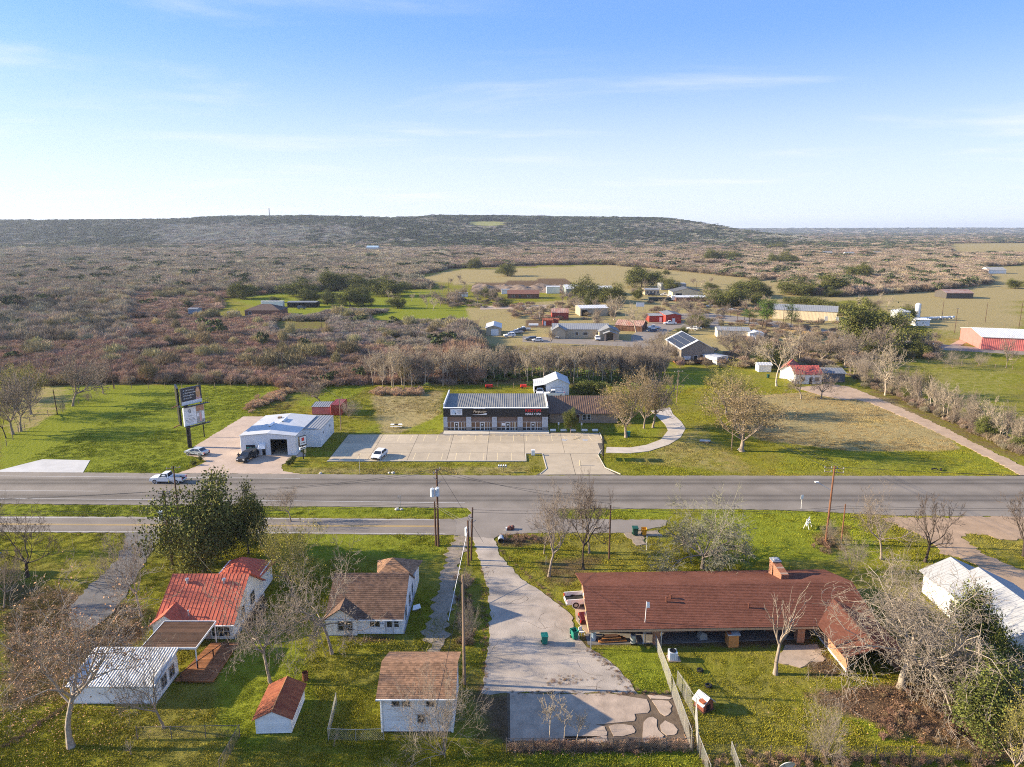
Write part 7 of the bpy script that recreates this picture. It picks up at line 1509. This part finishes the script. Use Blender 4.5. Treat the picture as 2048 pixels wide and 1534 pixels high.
# village trees
oaks = [(1742, 702, 606, 62, 'largest dark oak left of the round tank'), (1283, 574, 531, 36, 'round dark oak in the far field'), (1175, 602, 553, 34, 'dark oak before the grey green warehouse'), (1228, 606, 566, 34, 'dark oak right of the grey green warehouse'), (1402, 656, 630, 18, 'dark evergreen bush behind the parked cars'), (1385, 652, 632, 16, 'left evergreen bush behind the parked cars'), (1366, 668, 652, 11, 'small evergreen beside the solar roof house'), (952, 538, 514, 17, 'dark oak at the back field edge'), (1015, 552, 527, 22, 'spreading oak alone in the back field'),
        (483, 597, 562, 28, 'dark oak by the brown brick house'), (602, 592, 556, 36, 'broad dark oak behind the brown brick house'), (615, 606, 576, 26, 'paler oak before the broad dark one'), (672, 580, 541, 38, 'tallest oak in the left oak grove'), (725, 582, 550, 30, 'oak right of the tallest in the grove'), (775, 592, 553, 36, 'round oak at the right end of the grove'), (655, 610, 582, 16, 'small oak on the lawn below the grove'), (700, 612, 576, 28, 'dark oak in front of the grove'), (728, 612, 584, 18, 'very dark oak right of the one in front of the grove'), (795, 616, 588, 18, 'grey green oak on the lawn right of the grove'), (548, 605, 592, 13, 'low round oak left of the motor home'),
        (1430, 525, 499, 28, 'dark oak group right of the back field'), (1468, 522, 502, 14, 'dark oak at the right of the group'), (1575, 530, 502, 22, 'dark oak in the right hand brush'), (1545, 530, 506, 14, 'smaller dark oak in the right hand brush'), (1340, 580, 556, 20, 'dark oak behind the cream workshop'), (1500, 595, 555, 34, 'oak right of the cream workshop'), (1590, 590, 553, 34, 'oak beyond the yellow warehouse, left'), (1665, 588, 545, 36, 'tall oak beyond the yellow warehouse, right'), (1450, 612, 578, 46, 'wide oak over the yellow machines'), (1600, 612, 590, 30, 'evergreen behind the yellow warehouse roof, left'), (1640, 622, 594, 30, 'evergreen behind the yellow warehouse roof, middle'), (1690, 630, 602, 28, 'evergreen behind the yellow warehouse roof, right'), (2030, 577, 558, 18, 'dark lone bush in the right pasture'), (1720, 560, 525, 24, 'dark tree in the right brush'), (1555, 500, 484, 18, 'far dark oak clump right of the hill')]
for k, (px, by, ty, hw, lab) in enumerate(oaks): T('oak', (14, 15, 95, 96)[k % 4], px, by, ty, hw, lab)
for k, (px, by, ty, hw, lab) in enumerate(((1523, 658, 598, 22, 'tall pine left of the yellow warehouse'), (1531, 660, 602, 16, 'second tall pine beside it'), (1581, 660, 608, 18, 'slim pine in front of the yellow warehouse'), (1497, 650, 620, 14, 'ragged small pine by the street'), (1706, 690, 628, 22, 'bright green pine left of the largest oak'), (1690, 690, 640, 14, 'smaller bright pine beside it'), (1625, 590, 560, 10, 'bright green young pine beyond the warehouse'))): T('pine', 97 + k % 2, px, by, ty, hw, lab)
for k, (px, by, ty, hw, lab) in enumerate(((1228, 640, 590, 24, 'white barked sycamore by the long tan storage building'), (1272, 664, 608, 30, 'ghost white sycamore by the rust striped shed'), (1155, 622, 590, 22, 'round bare tree in front of the grey green warehouse'), (1080, 640, 600, 14, 'pale bare tree left of the red barn'), (1380, 632, 596, 24, 'bare grey tree left of the red store'), (1352, 640, 610, 14, 'small bare tree before the red store'), (1465, 722, 655, 34, 'bare tree behind the mobile home'), (1490, 728, 660, 26, 'second bare tree behind the mobile home'), (1530, 735, 680, 36, 'broad grey bare tree right of the white trailer'), (1450, 640, 655 - 40, 12, 'bare sapling on the street verge'),
            (1600, 720, 655, 40, 'bare tree between sycamore and hedge'), (1640, 730, 668, 36, 'grey bare tree behind the red roofed house'), (1690, 735, 670, 40, 'bare tree at the top of the hedge'), (1715, 720, 655, 36, 'tall bare tree behind the hedge top'), (980, 606, 575, 14, 'bare tree left of the long brown house'), (880, 612, 586, 14, 'left bare tree on the village lawn'), (865, 606, 580, 16, 'bare tree behind the lawn trees'), (930, 604, 568, 18, 'bare tree near the dirt mounds'), (955, 606, 574, 16, 'bare tree right of the dirt mound one'), (910, 606, 576, 16, 'bare tree by the small white cabin trailer'), (985, 596, 578, 8, 'small dark bare tree on the village lawn'), (1100, 690, 655, 12, 'tiny bare tree by the tan office left gable'), (1320, 690, 660, 14, 'bare tree beside the village road'), (1350, 716, 685, 24, 'bare brown tree by the terrace'), (1780, 700, 640, 34, 'grey bare tree under the largest oak'), (1820, 700, 655, 30, 'grey bare tree right of the largest oak'), (1870, 690, 662, 14, 'bare shrub by the farm track'), (520, 690, 648, 30, 'pale bare tree alone in the reddish thicket'))):
    T('midw' if 'white' in lab or 'ghost' in lab or 'pale' in lab else 'mid', 68 if k % 2 else 82, px, by, ty, hw, lab)

# trees scattered through the village and along its lanes
VT = [(1240, 560, 1290, 600), (1395, 560, 1500, 600), (1505, 560, 1700, 600), (1700, 600, 1800, 640), (1760, 630, 1830, 660), (1290, 600, 1440, 632), (1120, 600, 1240, 626), (940, 590, 1010, 612), (860, 560, 960, 600), (1440, 600, 1560, 640), (1480, 690, 1560, 740), (1560, 690, 1720, 745), (1720, 680, 1800, 740), (1810, 690, 1880, 720), (1300, 690, 1340, 720), (1180, 640, 1300, 660), (1370, 640, 1440, 665), (740, 600, 900, 622), (600, 560, 800, 600), (1280, 545, 1420, 575)]
for k in range(150):
    x0, y0, x1, y1 = VT[k % len(VT)]; px, by = g1.uniform(x0, x1), g1.uniform(y0, y1); kk = KM(px, by); dark_ = g1.random() < (.55 if k % len(VT) in (1, 2, 3, 4, 18) else .12)
    hgt_ = g1.uniform(5, 9); ty = by - hgt_ * kk * .93
    if dark_: T('oak', g1.choice((95, 96)), px, by, ty, g1.uniform(3.2, 5.5) * kk, 'dark evergreen scattered among the village houses', 'evergreens around the village')
    else: T(g1.choice(('mid', 'mid', 'midw')), 68, px, by, ty, g1.uniform(2.2, 4.2) * kk, 'bare winter tree scattered among the village houses', 'bare trees around the village')
# ------------------------------------------------------------------ masses nobody could count: thicket, woods, hillside, grass
def hidden_proto(name, me):
    return bpy.data.objects.new(name, me)     # linked nowhere: only the source of instances
def scatter(name, label, P, scl, tint, src, seed=0, tilt=0.0):
    n = len(P); me = bpy.data.meshes.new(name); me.vertices.add(n); me.vertices.foreach_set('co', np.asarray(P, np.float32).ravel())
    g = np.random.default_rng(seed)
    rot = np.stack([g.normal(0, tilt, n), g.normal(0, tilt, n), g.uniform(0, 6.283, n)], -1)
    for nm, arr in (('rot', rot), ('scl', scl)):
        a = me.attributes.new(nm, 'FLOAT_VECTOR', 'POINT'); a.data.foreach_set('vector', np.asarray(arr, np.float32).ravel())
    a = me.attributes.new('tint', 'FLOAT_COLOR', 'POINT'); a.data.foreach_set('color', np.concatenate([tint, np.ones((n, 1))], 1).astype(np.float32).ravel())
    o = link(name, me); o['kind'] = 'stuff'; o['label'] = label
    ng = bpy.data.node_groups.new(name, 'GeometryNodeTree'); ng.interface.new_socket('Geometry', in_out='INPUT', socket_type='NodeSocketGeometry'); ng.interface.new_socket('Geometry', in_out='OUTPUT', socket_type='NodeSocketGeometry')
    gi, go = ng.nodes.new('NodeGroupInput'), ng.nodes.new('NodeGroupOutput'); ip = ng.nodes.new('GeometryNodeInstanceOnPoints'); oi = ng.nodes.new('GeometryNodeObjectInfo')
    oi.inputs['Object'].default_value = src; oi.inputs['As Instance'].default_value = True
    ng.links.new(gi.outputs[0], ip.inputs['Points']); ng.links.new(oi.outputs['Geometry'], ip.inputs['Instance'])
    for nm, sk_ in (('rot', 'Rotation'), ('scl', 'Scale')):
        na = ng.nodes.new('GeometryNodeInputNamedAttribute'); na.data_type = 'FLOAT_VECTOR'; na.inputs['Name'].default_value = nm; ng.links.new(na.outputs['Attribute'], ip.inputs[sk_])
    ng.links.new(ip.outputs[0], go.inputs[0]); md = o.modifiers.new('scatter', 'NODES'); md.node_group = ng
    return o
def fuzz(name, seed, n, m, wid, dome=.9, stems=14):
    """Bare crown, one unit wide and high: thin twig blades fanned through a dome, on a few stems."""
    g = np.random.default_rng(seed); V = []; F = []; rr = []
    az = g.uniform(0, 6.283, n); el = np.arccos(g.uniform(.0, 1, n)); rad_ = .5 * g.uniform(.35, 1.0, n) ** .6
    lump = 1 + .22 * np.sin(az * 3 + seed) * np.sin(el * 4 + seed * 2)
    tip = np.stack([np.cos(az) * np.sin(el) * rad_ * lump, np.sin(az) * np.sin(el) * rad_ * lump, .42 + (dome - .42) * np.cos(el) * rad_ * 2 * lump], -1)
    d = tip - np.array([0, 0, .12]); d /= np.linalg.norm(d, axis=1, keepdims=True); d = d + g.normal(0, .35, (n, 3)); d[:, 2] += .25; d /= np.linalg.norm(d, axis=1, keepdims=True)
    L = g.uniform(.10, .26, (n, 1)); side = np.cross(d, g.normal(size=(n, 3))); side /= np.linalg.norm(side, axis=1, keepdims=True); w = wid * g.uniform(.6, 1.4, (n, 1))
    a = tip - d * L; V = np.stack([a - side * w, a + side * w, tip + side * w * .3, tip - side * w * .3], 1).reshape(-1, 3)
    ns = stems; s0 = g.normal(0, .05, (ns, 3)) * [1, 1, 0]; s1 = np.stack([g.normal(0, .2, ns), g.normal(0, .2, ns), g.uniform(.5, .8, ns)], -1); sd = np.cross(s1 - s0, g.normal(size=(ns, 3))); sd /= np.linalg.norm(sd, axis=1, keepdims=True); sw = wid * 1.3
    V = np.concatenate([V, np.stack([s0 - sd * sw, s0 + sd * sw, s1 + sd * sw * .4, s1 - sd * sw * .4], 1).reshape(-1, 3)])
    return hidden_proto(name, npmesh(name, V, np.arange(len(V)).reshape(-1, 4), m, g.random(len(V) // 4)))
def clump(name, seed, n, m, size):
    g = np.random.default_rng(seed); nl = 9; c = np.stack([g.normal(0, .22, nl), g.normal(0, .22, nl), g.uniform(.35, .78, nl)], -1); r = g.uniform(.16, .26, nl)
    i = g.integers(0, nl, n); d = g.normal(size=(n, 3)); d /= np.linalg.norm(d, axis=1, keepdims=True); d[:, 2] = np.abs(d[:, 2]) * .9 - .1
    p = c[i] + d * r[i][:, None] * g.uniform(.8, 1.08, (n, 1)); nn = d + g.normal(0, .45, (n, 3)); nn /= np.linalg.norm(nn, axis=1, keepdims=True)
    a = np.cross(nn, g.normal(size=(n, 3))); a /= np.linalg.norm(a, axis=1, keepdims=True); b_ = np.cross(nn, a); s = size * g.uniform(.6, 1.4, (n, 1))
    V = np.stack([p - a * s, p + b_ * s, p + a * s, p - b_ * s], 1).reshape(-1, 3)
    return hidden_proto(name, npmesh(name, V, np.arange(4 * n).reshape(-1, 4), m, np.clip(g.random(nl)[i] * .6 + g.random(n) * .4, 0, 1)))
fz = [fuzz('thicket_bush', 1, 1200, M_brushr, .0058), fuzz('thicket_bush', 2, 1200, M_brushr, .0058), fuzz('wood_tree', 3, 1000, M_brushr, .0068), fuzz('wood_tree', 4, 1000, M_brushr, .0068)]
ev = [clump('evergreen', 5, 240, M_everi, .055), clump('evergreen', 6, 240, M_everi, .055)]
OPEN = [[(-400, 772), (0, 772), (290, 768), (540, 770), (590, 790), (640, 776), (740, 768), (1300, 768), (1340, 740), (1600, 772), (1700, 745), (2400, 800), (2400, 1600), (-400, 1600)],
        [(735, 632), (830, 615), (960, 604), (1005, 615), (1012, 660), (960, 672), (885, 646), (740, 648)], [(440, 598), (560, 586), (700, 580), (900, 578), (905, 626), (700, 622), (600, 634), (440, 640)],
        [(820, 556), (900, 537), (1029, 531), (1199, 529), (1310, 537), (1398, 546), (1500, 557), (1500, 600), (1330, 612), (1090, 620), (940, 618), (880, 585)], [(930, 562), (1300, 566), (1440, 575), (1500, 562), (1560, 558), (1580, 590), (1690, 592), (1873, 583), (1985, 566), (2100, 545), (2600, 520), (2600, 960), (1300, 960), (1310, 700), (950, 690), (940, 660)], [(1380, 527), (1471, 527), (1471, 533), (1380, 533)], [(1960, 534), (2060, 530), (2100, 556), (1970, 566)],
        [(550, 642), (660, 642), (662, 664), (550, 668)], [(1890, 487), (2600, 482), (2600, 508), (1900, 510)], [(1230, 700), (1500, 690), (1500, 760), (1250, 770)], [(265, 707), (360, 690), (425, 690), (300, 717)], [(370, 628), (440, 622), (440, 640), (372, 640)],
        [(160, 655), (235, 650), (240, 662), (160, 668)], [(230, 640), (320, 634), (330, 640), (240, 650)]]
g = np.random.default_rng(21)
pts = []
Y = 190.0
while Y < 3900:
    s = max(2.5, Y * .0098) if Y < 1400 else 13 + (Y - 1400) * .004
    half = Y * .86 + 40; n = int(2 * half / s)
    X = -half + (np.arange(n) + g.random(n)) * (2 * half / n); yy = Y + g.uniform(-.5, .5, n) * s
    pts.append(np.stack([X, yy, np.full(n, s)], -1)); Y += s * .95
for Y in np.arange(4200, 10000, 110.): 
    n = int(1.5 * Y / 60); pts.append(np.stack([g.uniform(-.1 * Y, .86 * Y, n), Y + g.uniform(-50, 50, n), np.full(n, 30.)], -1))
A = np.concatenate(pts)
X, Yv, Sp = A.T
Z = np.where(Yv > 1340, np.where(Yv < 3990, hill_z(X, Yv), np.where(Yv > 6000, ridge_z(X, Yv), 0)), 0); Z = np.maximum(Z, 0)
qx, qy = proj(X, Yv, 0)
keep = np.ones(len(X), bool)
for p in OPEN: keep &= ~inpoly(qx, qy, p)
keep &= ~((Yv < 420) & (X > -30) & (qx > 960))
# clearing on the crest and its track
hx_, hy_ = proj(X, Yv, Z + 4); keep &= ~(inpoly(hx_, hy_, [(928, 440), (1012, 440), (1016, 455), (928, 453)]) & (Yv > 1800) & (Yv < 2750))
nz = fr(X, Yv, 24) ; nz2 = fr(X + 300, Yv, 70)
keep &= ~((Yv > 215) & (Yv < 460) & (fr(X, Yv, 9.) + .5 * nz > .75) & (qx < 900))
X, Yv, Z, Sp, qx, qy, nz, nz2 = (a[keep] for a in (X, Yv, Z, Sp, qx, qy, nz, nz2))
n = len(X); u = g.random(n)
hill = Z > 6
reddish = (qy > 588) & (qx < 980) & ~((qx < 260) & (qy < 690) & (u < .6)) & (u > .03)
pe = np.where(hill, .40 + .35 * nz2 + .45 * fr(X, Yv * .5, 260) + .3 * (Z > 55) - .3 * ((qx > 330) & (qx < 620) & (Z < 50)), np.where(qy < 500, .16 + .3 * (nz2 > .2), np.where(reddish, .003, .02 + .03 * (qx > 1350))))
pe = np.where(Yv > 4100, .5, pe)
iev = g.random(n) < pe
def tints(n_, base, var, hue): 
    k = 1 + g.uniform(-var, var, (n_, 1)); return np.clip(np.array(base) * k * (1 + g.uniform(-hue, hue, (n_, 3))), .005, 1)
tb = np.where(reddish[:, None], [[.34, .235, .168]], [[.335, .28, .20]])
tb = np.where(((nz2 > .15) & (qy > 520) & ~reddish & (qx < 960))[:, None], [[.29, .25, .18]], tb); tb = np.where((reddish & (nz2 < -.35))[:, None], [[.30, .25, .20]], tb)
tb = np.where(((qx > 900) & (qy > 470) & (qy < 600))[:, None], [[.31, .245, .18]], tb); tb = np.where((hill & (Z > 3))[:, None], [[.30, .285, .235]], tb)
tb = np.where((u < .03)[:, None] & ~hill[:, None], tb * np.array([[1.0, 1.02, .78]]), tb)
tb = tb * (1 + g.uniform(-.34, .30, (n, 1))) * (1 + g.uniform(-.07, .07, (n, 3)))
hgt = np.where(reddish, 2.6 + 1.5 * g.random(n) + .8 * nz, np.where(hill, 7 + 4 * g.random(n), 5.5 + 3 * g.random(n) + 1.5 * nz)); hgt = np.where((qy > 588) & (qx < 980) & ~reddish, 4.5 + 4.0 * g.random(n) ** 1.5, hgt); hgt = np.where((qx > 900) & ~hill & (Yv < 900), 5 + 3 * g.random(n), hgt)
hgt = np.where(Yv > 4100, 9 + 4 * g.random(n), hgt); hgt = np.clip(hgt, 2, 14)
wid = np.maximum(Sp * 1.9, hgt * .95) * np.where(reddish, g.uniform(.8, 1.35, n), g.uniform(.55, 1.55, n))
Pz = np.stack([X, Yv, Z - .3 - .04 * hgt], -1); sc3 = np.stack([wid, wid, hgt], -1)
near_ = ~iev & reddish & (Yv < 700); woods = ~iev & ~near_
pick = g.integers(0, 2, n)
for k in range(2):
    q = near_ & (pick == k); scatter('thicket', ('reddish brown leafless thicket filling the middle distance, front part', 'reddish brown leafless thicket mixed through the middle distance')[k], Pz[q], sc3[q], tb[q], fz[k], k, .12)
    q = woods & (pick == k); scatter('woodland', ('grey bare winter woods out to the hills', 'grey brown bare woods mixed through the distance')[k], Pz[q], sc3[q], tb[q], fz[2 + k], 3 + k, .1)
    q = iev & (pick == k); tv = np.where(hill[q][:, None], [[.055, .070, .038]], [[.070, .085, .036]]) * (1 + g.uniform(-.3, .3, (q.sum(), 1)))
    s_ = np.stack([wid[q] * 1.0, wid[q] * 1.0, np.clip(hgt[q] * 1.15, 5, 15)], -1); scatter('evergreen_woods', ('dark evergreen oaks covering the hillside', 'dark evergreens sprinkled through the far woods')[k], Pz[q], s_, tv, ev[k], 6 + k, .05)
# grass tufts and weeds over the lawns
def tuft(name, seed, n, h, w, m):
    g_ = np.random.default_rng(seed); a = g_.uniform(-.5, .5, (n, 3)) * [1, 1, 0]; az = g_.uniform(0, 6.283, n); s = np.stack([np.cos(az), np.sin(az), 0 * az], -1) * w; lean = g_.normal(0, .35, (n, 3)) * h; lean[:, 2] = h * g_.uniform(.5, 1.2, n)
    V = np.stack([a - s, a + s, a + lean], 1).reshape(-1, 3); return hidden_proto(name, npmesh(name, V, np.arange(3 * n).reshape(-1, 3), m, g_.random(n)))
tf = [tuft('tuft', 1, 90, .10, .024, M_tuft), tuft('tuft', 2, 60, .19, .03, M_tuft)]
ng_ = 62000; Xg = g.uniform(-95, 95, ng_); Yg = 46 + 150 * g.random(ng_) ** 1.6
gx_, gy2 = proj(Xg, Yg, 0); k_ = (gx_ > -150) & (gx_ < 2200) & (gy2 < 1640)
for p in PAVED: k_ &= ~inpoly(gx_, gy2, p)
for o in list(COL.objects):
    if o.get('category') in ('house', 'garage', 'shed', 'shops', 'office', 'building', 'workshop') and o.location.y < 200:
        w_ = max([abs(v[0]) for ch in o.children if ch.type == 'MESH' and ch.name.startswith('wall') for v in ch.bound_box] or [3]); d_ = max([v[1] for ch in o.children if ch.type == 'MESH' and ch.name.startswith('wall') for v in ch.bound_box] or [3])
        k_ &= ~((np.abs(Xg - o.location.x) < w_ + .4) & (Yg > o.location.y - .6) & (Yg < o.location.y + d_ + .4))
Xg, Yg, gx_, gy2 = Xg[k_], Yg[k_], gx_[k_], gy2[k_]
def wt(zones):
    r = np.zeros(len(Xg))
    for p, w_ in zones: r = np.where(inpoly(gx_, gy2, p), np.maximum(r, w_), r)
    return np.clip(r + .25 * fr(Xg, Yg, 2.3) * (r > 0), 0, 1)[:, None]
wl, wd_, wso = wt(LUSH), wt(DRY), wt(SOIL)
tg = np.array([[.255, .24, .025]]) * np.ones((len(Xg), 1)); tg = tg + .05 * np.clip(fr(Xg, Yg, 6.5), 0, 1)[:, None] * np.array([[1.2, .6, .2]])
tg = tg * (1 - wl) + wl * np.array([[.255, .275, .026]]); tg = tg * (1 - wd_) + wd_ * np.array([[.36, .27, .125]]); tg = tg * (1 - wso) + wso * np.array([[.17, .105, .065]])
tg = tg * (1 + g.uniform(-.25, .25, (len(Xg), 1)))
big = g.random(len(Xg)) < .22 + .25 * (fr(Xg, Yg, 3.1) > .3)
sv = g.uniform(.7, 1.5, len(Xg)) * (.8 + .35 * fr(Xg, Yg, 4.0)); tall = np.where(Yg > 118, .8, 1.0); S3 = np.stack([sv * 1.1, sv * 1.1, sv * tall], -1); PG = np.stack([Xg, Yg, -.06 + 0 * Xg], -1)
scatter('grass', 'short green grass tufts over lawns and verges', PG[~big], S3[~big], tg[~big], tf[0], 11); scatter('weeds', 'taller weedy grass clumps over lawns and field', PG[big], S3[big], tg[big] * .9, tf[1], 12)
# dry reeds along the ditch behind the workshop, dirt mounds, brush piles
rd = fuzz('reed', 9, 420, M_brushr, .012, .95, 20)
rp_ = np.array([G(x, y) for x, y in crop([(980 + 560 * t + R.gauss(0, 26), 480 - 215 * t + R.gauss(0, 18)) for t in [R.random() for _ in range(170)]], 300, 720, .2012)] + [G(x, y) for x, y in crop([(520 + 490 * R.random(), 255 - 55 * R.random()) for _ in range(120)], 640, 740, .2012)])
sz_ = np.array([[R.uniform(1.2, 2.4), R.uniform(1.2, 2.4), R.uniform(.8, 1.7)] for _ in rp_])
scatter('dry_reeds', 'tan dry reeds along the ditch behind the workshop and shops', np.c_[rp_, -.1 * np.ones(len(rp_))], sz_, tints(len(rp_), (.46, .32, .20), .25, .06), rd, 14, .2)
hd = np.array([G(1050 + 240 * R.random(), 762 + R.gauss(0, 5)) for _ in range(70)] + [G(760 + 540 * R.random(), 752 + R.gauss(0, 8)) for _ in range(260)]); scatter('undergrowth', 'dark green undergrowth below the tree belt', np.c_[hd, -.2 * np.ones(len(hd))], np.array([[R.uniform(1.5, 3.2)] * 2 + [R.uniform(.7, 1.6)] for _ in hd]), tints(len(hd), (.12, .165, .04), .4, .1), ev[0], 15)
vh = np.array([G(1705 + 345 * f + R.gauss(0, 6), 752 + 158 * f ** 1.05 + R.gauss(0, 4)) for f in [R.random() for _ in range(190)]]); scatter('hedge_brush', 'low tangled brush under the dirt road hedge', np.c_[vh, -.2 * np.ones(len(vh))], np.array([[R.uniform(1.6, 3.2)] * 2 + [R.uniform(1.2, 3.0)] for _ in vh]), tints(len(vh), (.27, .215, .155), .3, .08), fz[0], 16)
vb = np.array([G(1280 + 520 * R.random(), 700 + 40 * R.random()) for _ in range(60)] + [G(1440 + 300 * R.random(), 690 + 45 * R.random()) for _ in range(110)] + [G(1010 + 230 * R.random(), 610 + 30 * R.random()) for _ in range(90)] + [G(1300 + 240 * R.random(), 600 + 38 * R.random()) for _ in range(70)] + [G(1440 + 280 * R.random(), 645 + 45 * R.random()) for _ in range(110)] + [G(880 + 130 * R.random(), 600 + 16 * R.random()) for _ in range(50)] + [G(1700 + 180 * R.random(), 690 + 30 * R.random()) for _ in range(60)] + [G(300 + R.random() * 160, 1180 + R.random() * 20) for _ in range(0)]); scatter('village_brush', 'brown leafless brush between the village houses', np.c_[vb, -.2 * np.ones(len(vb))], np.array([[R.uniform(3, 6)] * 2 + [R.uniform(1.5, 3.6)] for _ in vb]), tints(len(vb), (.29, .225, .16), .3, .08), fz[1], 17)
rb_ = [G(1655 + R.gauss(0, 12), 1095 + R.gauss(0, 8)) for _ in range(30)] + [G(930 + R.gauss(0, 10), 1150 + 140 * R.random()) for _ in range(60)] + [G(1000 + R.random() * 80, 1078 + R.gauss(0, 4)) for _ in range(40)] + [G(1030 + 340 * R.random(), 1497 + R.gauss(0, 4)) for _ in range(120)] + [G(1400 + 600 * R.random(), 1524 + R.gauss(0, 8)) for _ in range(110)] + [G(1590 + 130 * R.random(), 1370 + 60 * R.random()) for _ in range(0)] + [G(1760 + 270 * R.random(), 1375 + 110 * R.random()) for _ in range(130)] + [G(490 + 40 * R.random(), 1200 + 60 * R.random()) for _ in range(45)]
nlow = len(rb_); wdp = fuzz('weed', 31, 120, M_brushr, .013, .95, 26)
rb_ += [G(140 * t + R.gauss(0, 3), 1500 - 95 * t + R.gauss(0, 2)) for t in [R.random() for _ in range(90)]] + [G(1015 + 330 * R.random(), 1386 + R.gauss(0, 2.5)) for _ in range(120)] + [G(1130 + 20 * R.gauss(0, 1), 1362 + R.gauss(0, 5)) for _ in range(40)] + [G(1170 + 100 * t + R.gauss(0, 5), 1292 + 90 * t + R.gauss(0, 4)) for t in [R.random() for _ in range(80)]] + [G(962 + 14 * R.random(), 1130 + 250 * R.random()) for _ in range(90)] + [G(1000 + 140 * t + R.gauss(0, 3), 1100 + 125 * t) for t in [R.random() for _ in range(60)]]
rb_ = np.array(rb_); scatter('dead_weeds', 'brown dead weeds along fences and alley edges', np.c_[rb_, -.05 * np.ones(len(rb_))], np.array([[R.uniform(.6, 1.4)] * 2 + [R.uniform(.35, .9)] if q < nlow else [R.uniform(.25, .7)] * 2 + [R.uniform(.08, .22)] for q in range(len(rb_))]), tints(len(rb_), (.235, .155, .10), .3, .1), wdp, 18, .25)
mx_, my_ = np.meshgrid(np.arange(-30, 42, 1.4), np.arange(452, 545, 2.0)); mz = np.zeros(mx_.shape) - .4
for k in range(44):
    cx_, cy_ = G(946 + 180 * R.random(), 582 - 20 * R.random()); s_ = R.uniform(2.5, 6.5); mz = np.maximum(mz, R.uniform(1.2, 3.6) * np.exp(-((mx_ - cx_) ** 2 / (2 * s_ ** 2) + (my_ - cy_) ** 2 / (2 * (s_ * 1.9) ** 2)) ** .9) - .4)
mz += .35 * np.random.default_rng(3).normal(size=mz.shape) * (mz > .2)
struct('dirt_mounds', grid_mesh('dirt_mounds', mx_, my_, mz, mat('brown_earth', (.185, .135, .10), .95, .35, .12, bump=.8, bsc=.6)))
lit = MB()
for k in range(3600):                          # fallen leaves under the sycamore and along lawn edges
    if k < 2700: px, py = R.gauss(110, 95), R.gauss(1330, 95)
    else: px, py = R.gauss(1800, 110), R.gauss(1420, 40)
    x, y = G(px, py); s = R.uniform(.04, .085); a = R.random() * 6.28; z = R.uniform(.02, .12)
    lit.face([(x + s * math.cos(a + q * 2.1), y + s * math.sin(a + q * 2.1), z + R.uniform(-.02, .05)) for q in range(3)], 0, R.random())
o = lit.build('fallen_leaves', M_leafb); o['kind'] = 'stuff'; o['label'] = 'fallen brown leaves under the sycamore and the huge bare tree'

ck = MB()                                      # cracks running through the alley and old slab
for k in range(26):
    px, py = R.uniform(975, 1230), R.uniform(1090, 1384)
    if not inpoly(px, py, PAVED[[len(p) for p in PAVED].index(16) if 16 in [len(p) for p in PAVED] else 0]) and py < 1290 and px > 1130: continue
    p = Vector((*G(px, py), .016)); a = R.uniform(0, 6.28)
    for j in range(R.randint(3, 9)):
        a += R.gauss(0, .5); q = p + Vector((math.cos(a), math.sin(a), 0)) * R.uniform(.3, .8); n = Vector((-math.sin(a), math.cos(a), 0)) * R.uniform(.008, .028)
        ck.face([p - n, q - n, q + n, p + n]); p = q
o = ck.build('cracks', mat('crack_soil', None)); o['kind'] = 'stuff'; o['label'] = 'dark weedy cracks in the alley surface'
HAZE = 7e-5
# ------------------------------------------------------------------ air
hm = bpy.data.materials.new('pale_air'); hm.use_nodes = True; t_ = hm.node_tree; t_.nodes.clear(); ho = N(t_, 'ShaderNodeOutputMaterial'); pv_ = N(t_, 'ShaderNodeVolumePrincipled'); pv_.inputs['Density'].default_value = HAZE; pv_.inputs['Color'].default_value = (.72, .82, 1.0, 1); pv_.inputs['Anisotropy'].default_value = .2
t_.links.new(pv_.outputs[0], ho.inputs['Volume'])
hb = MB().box(-12500, 12500, -450, 16500, -1.2, 150).build('haze', hm); hb['kind'] = 'stuff'; hb['label'] = 'thin pale winter haze over the valley'
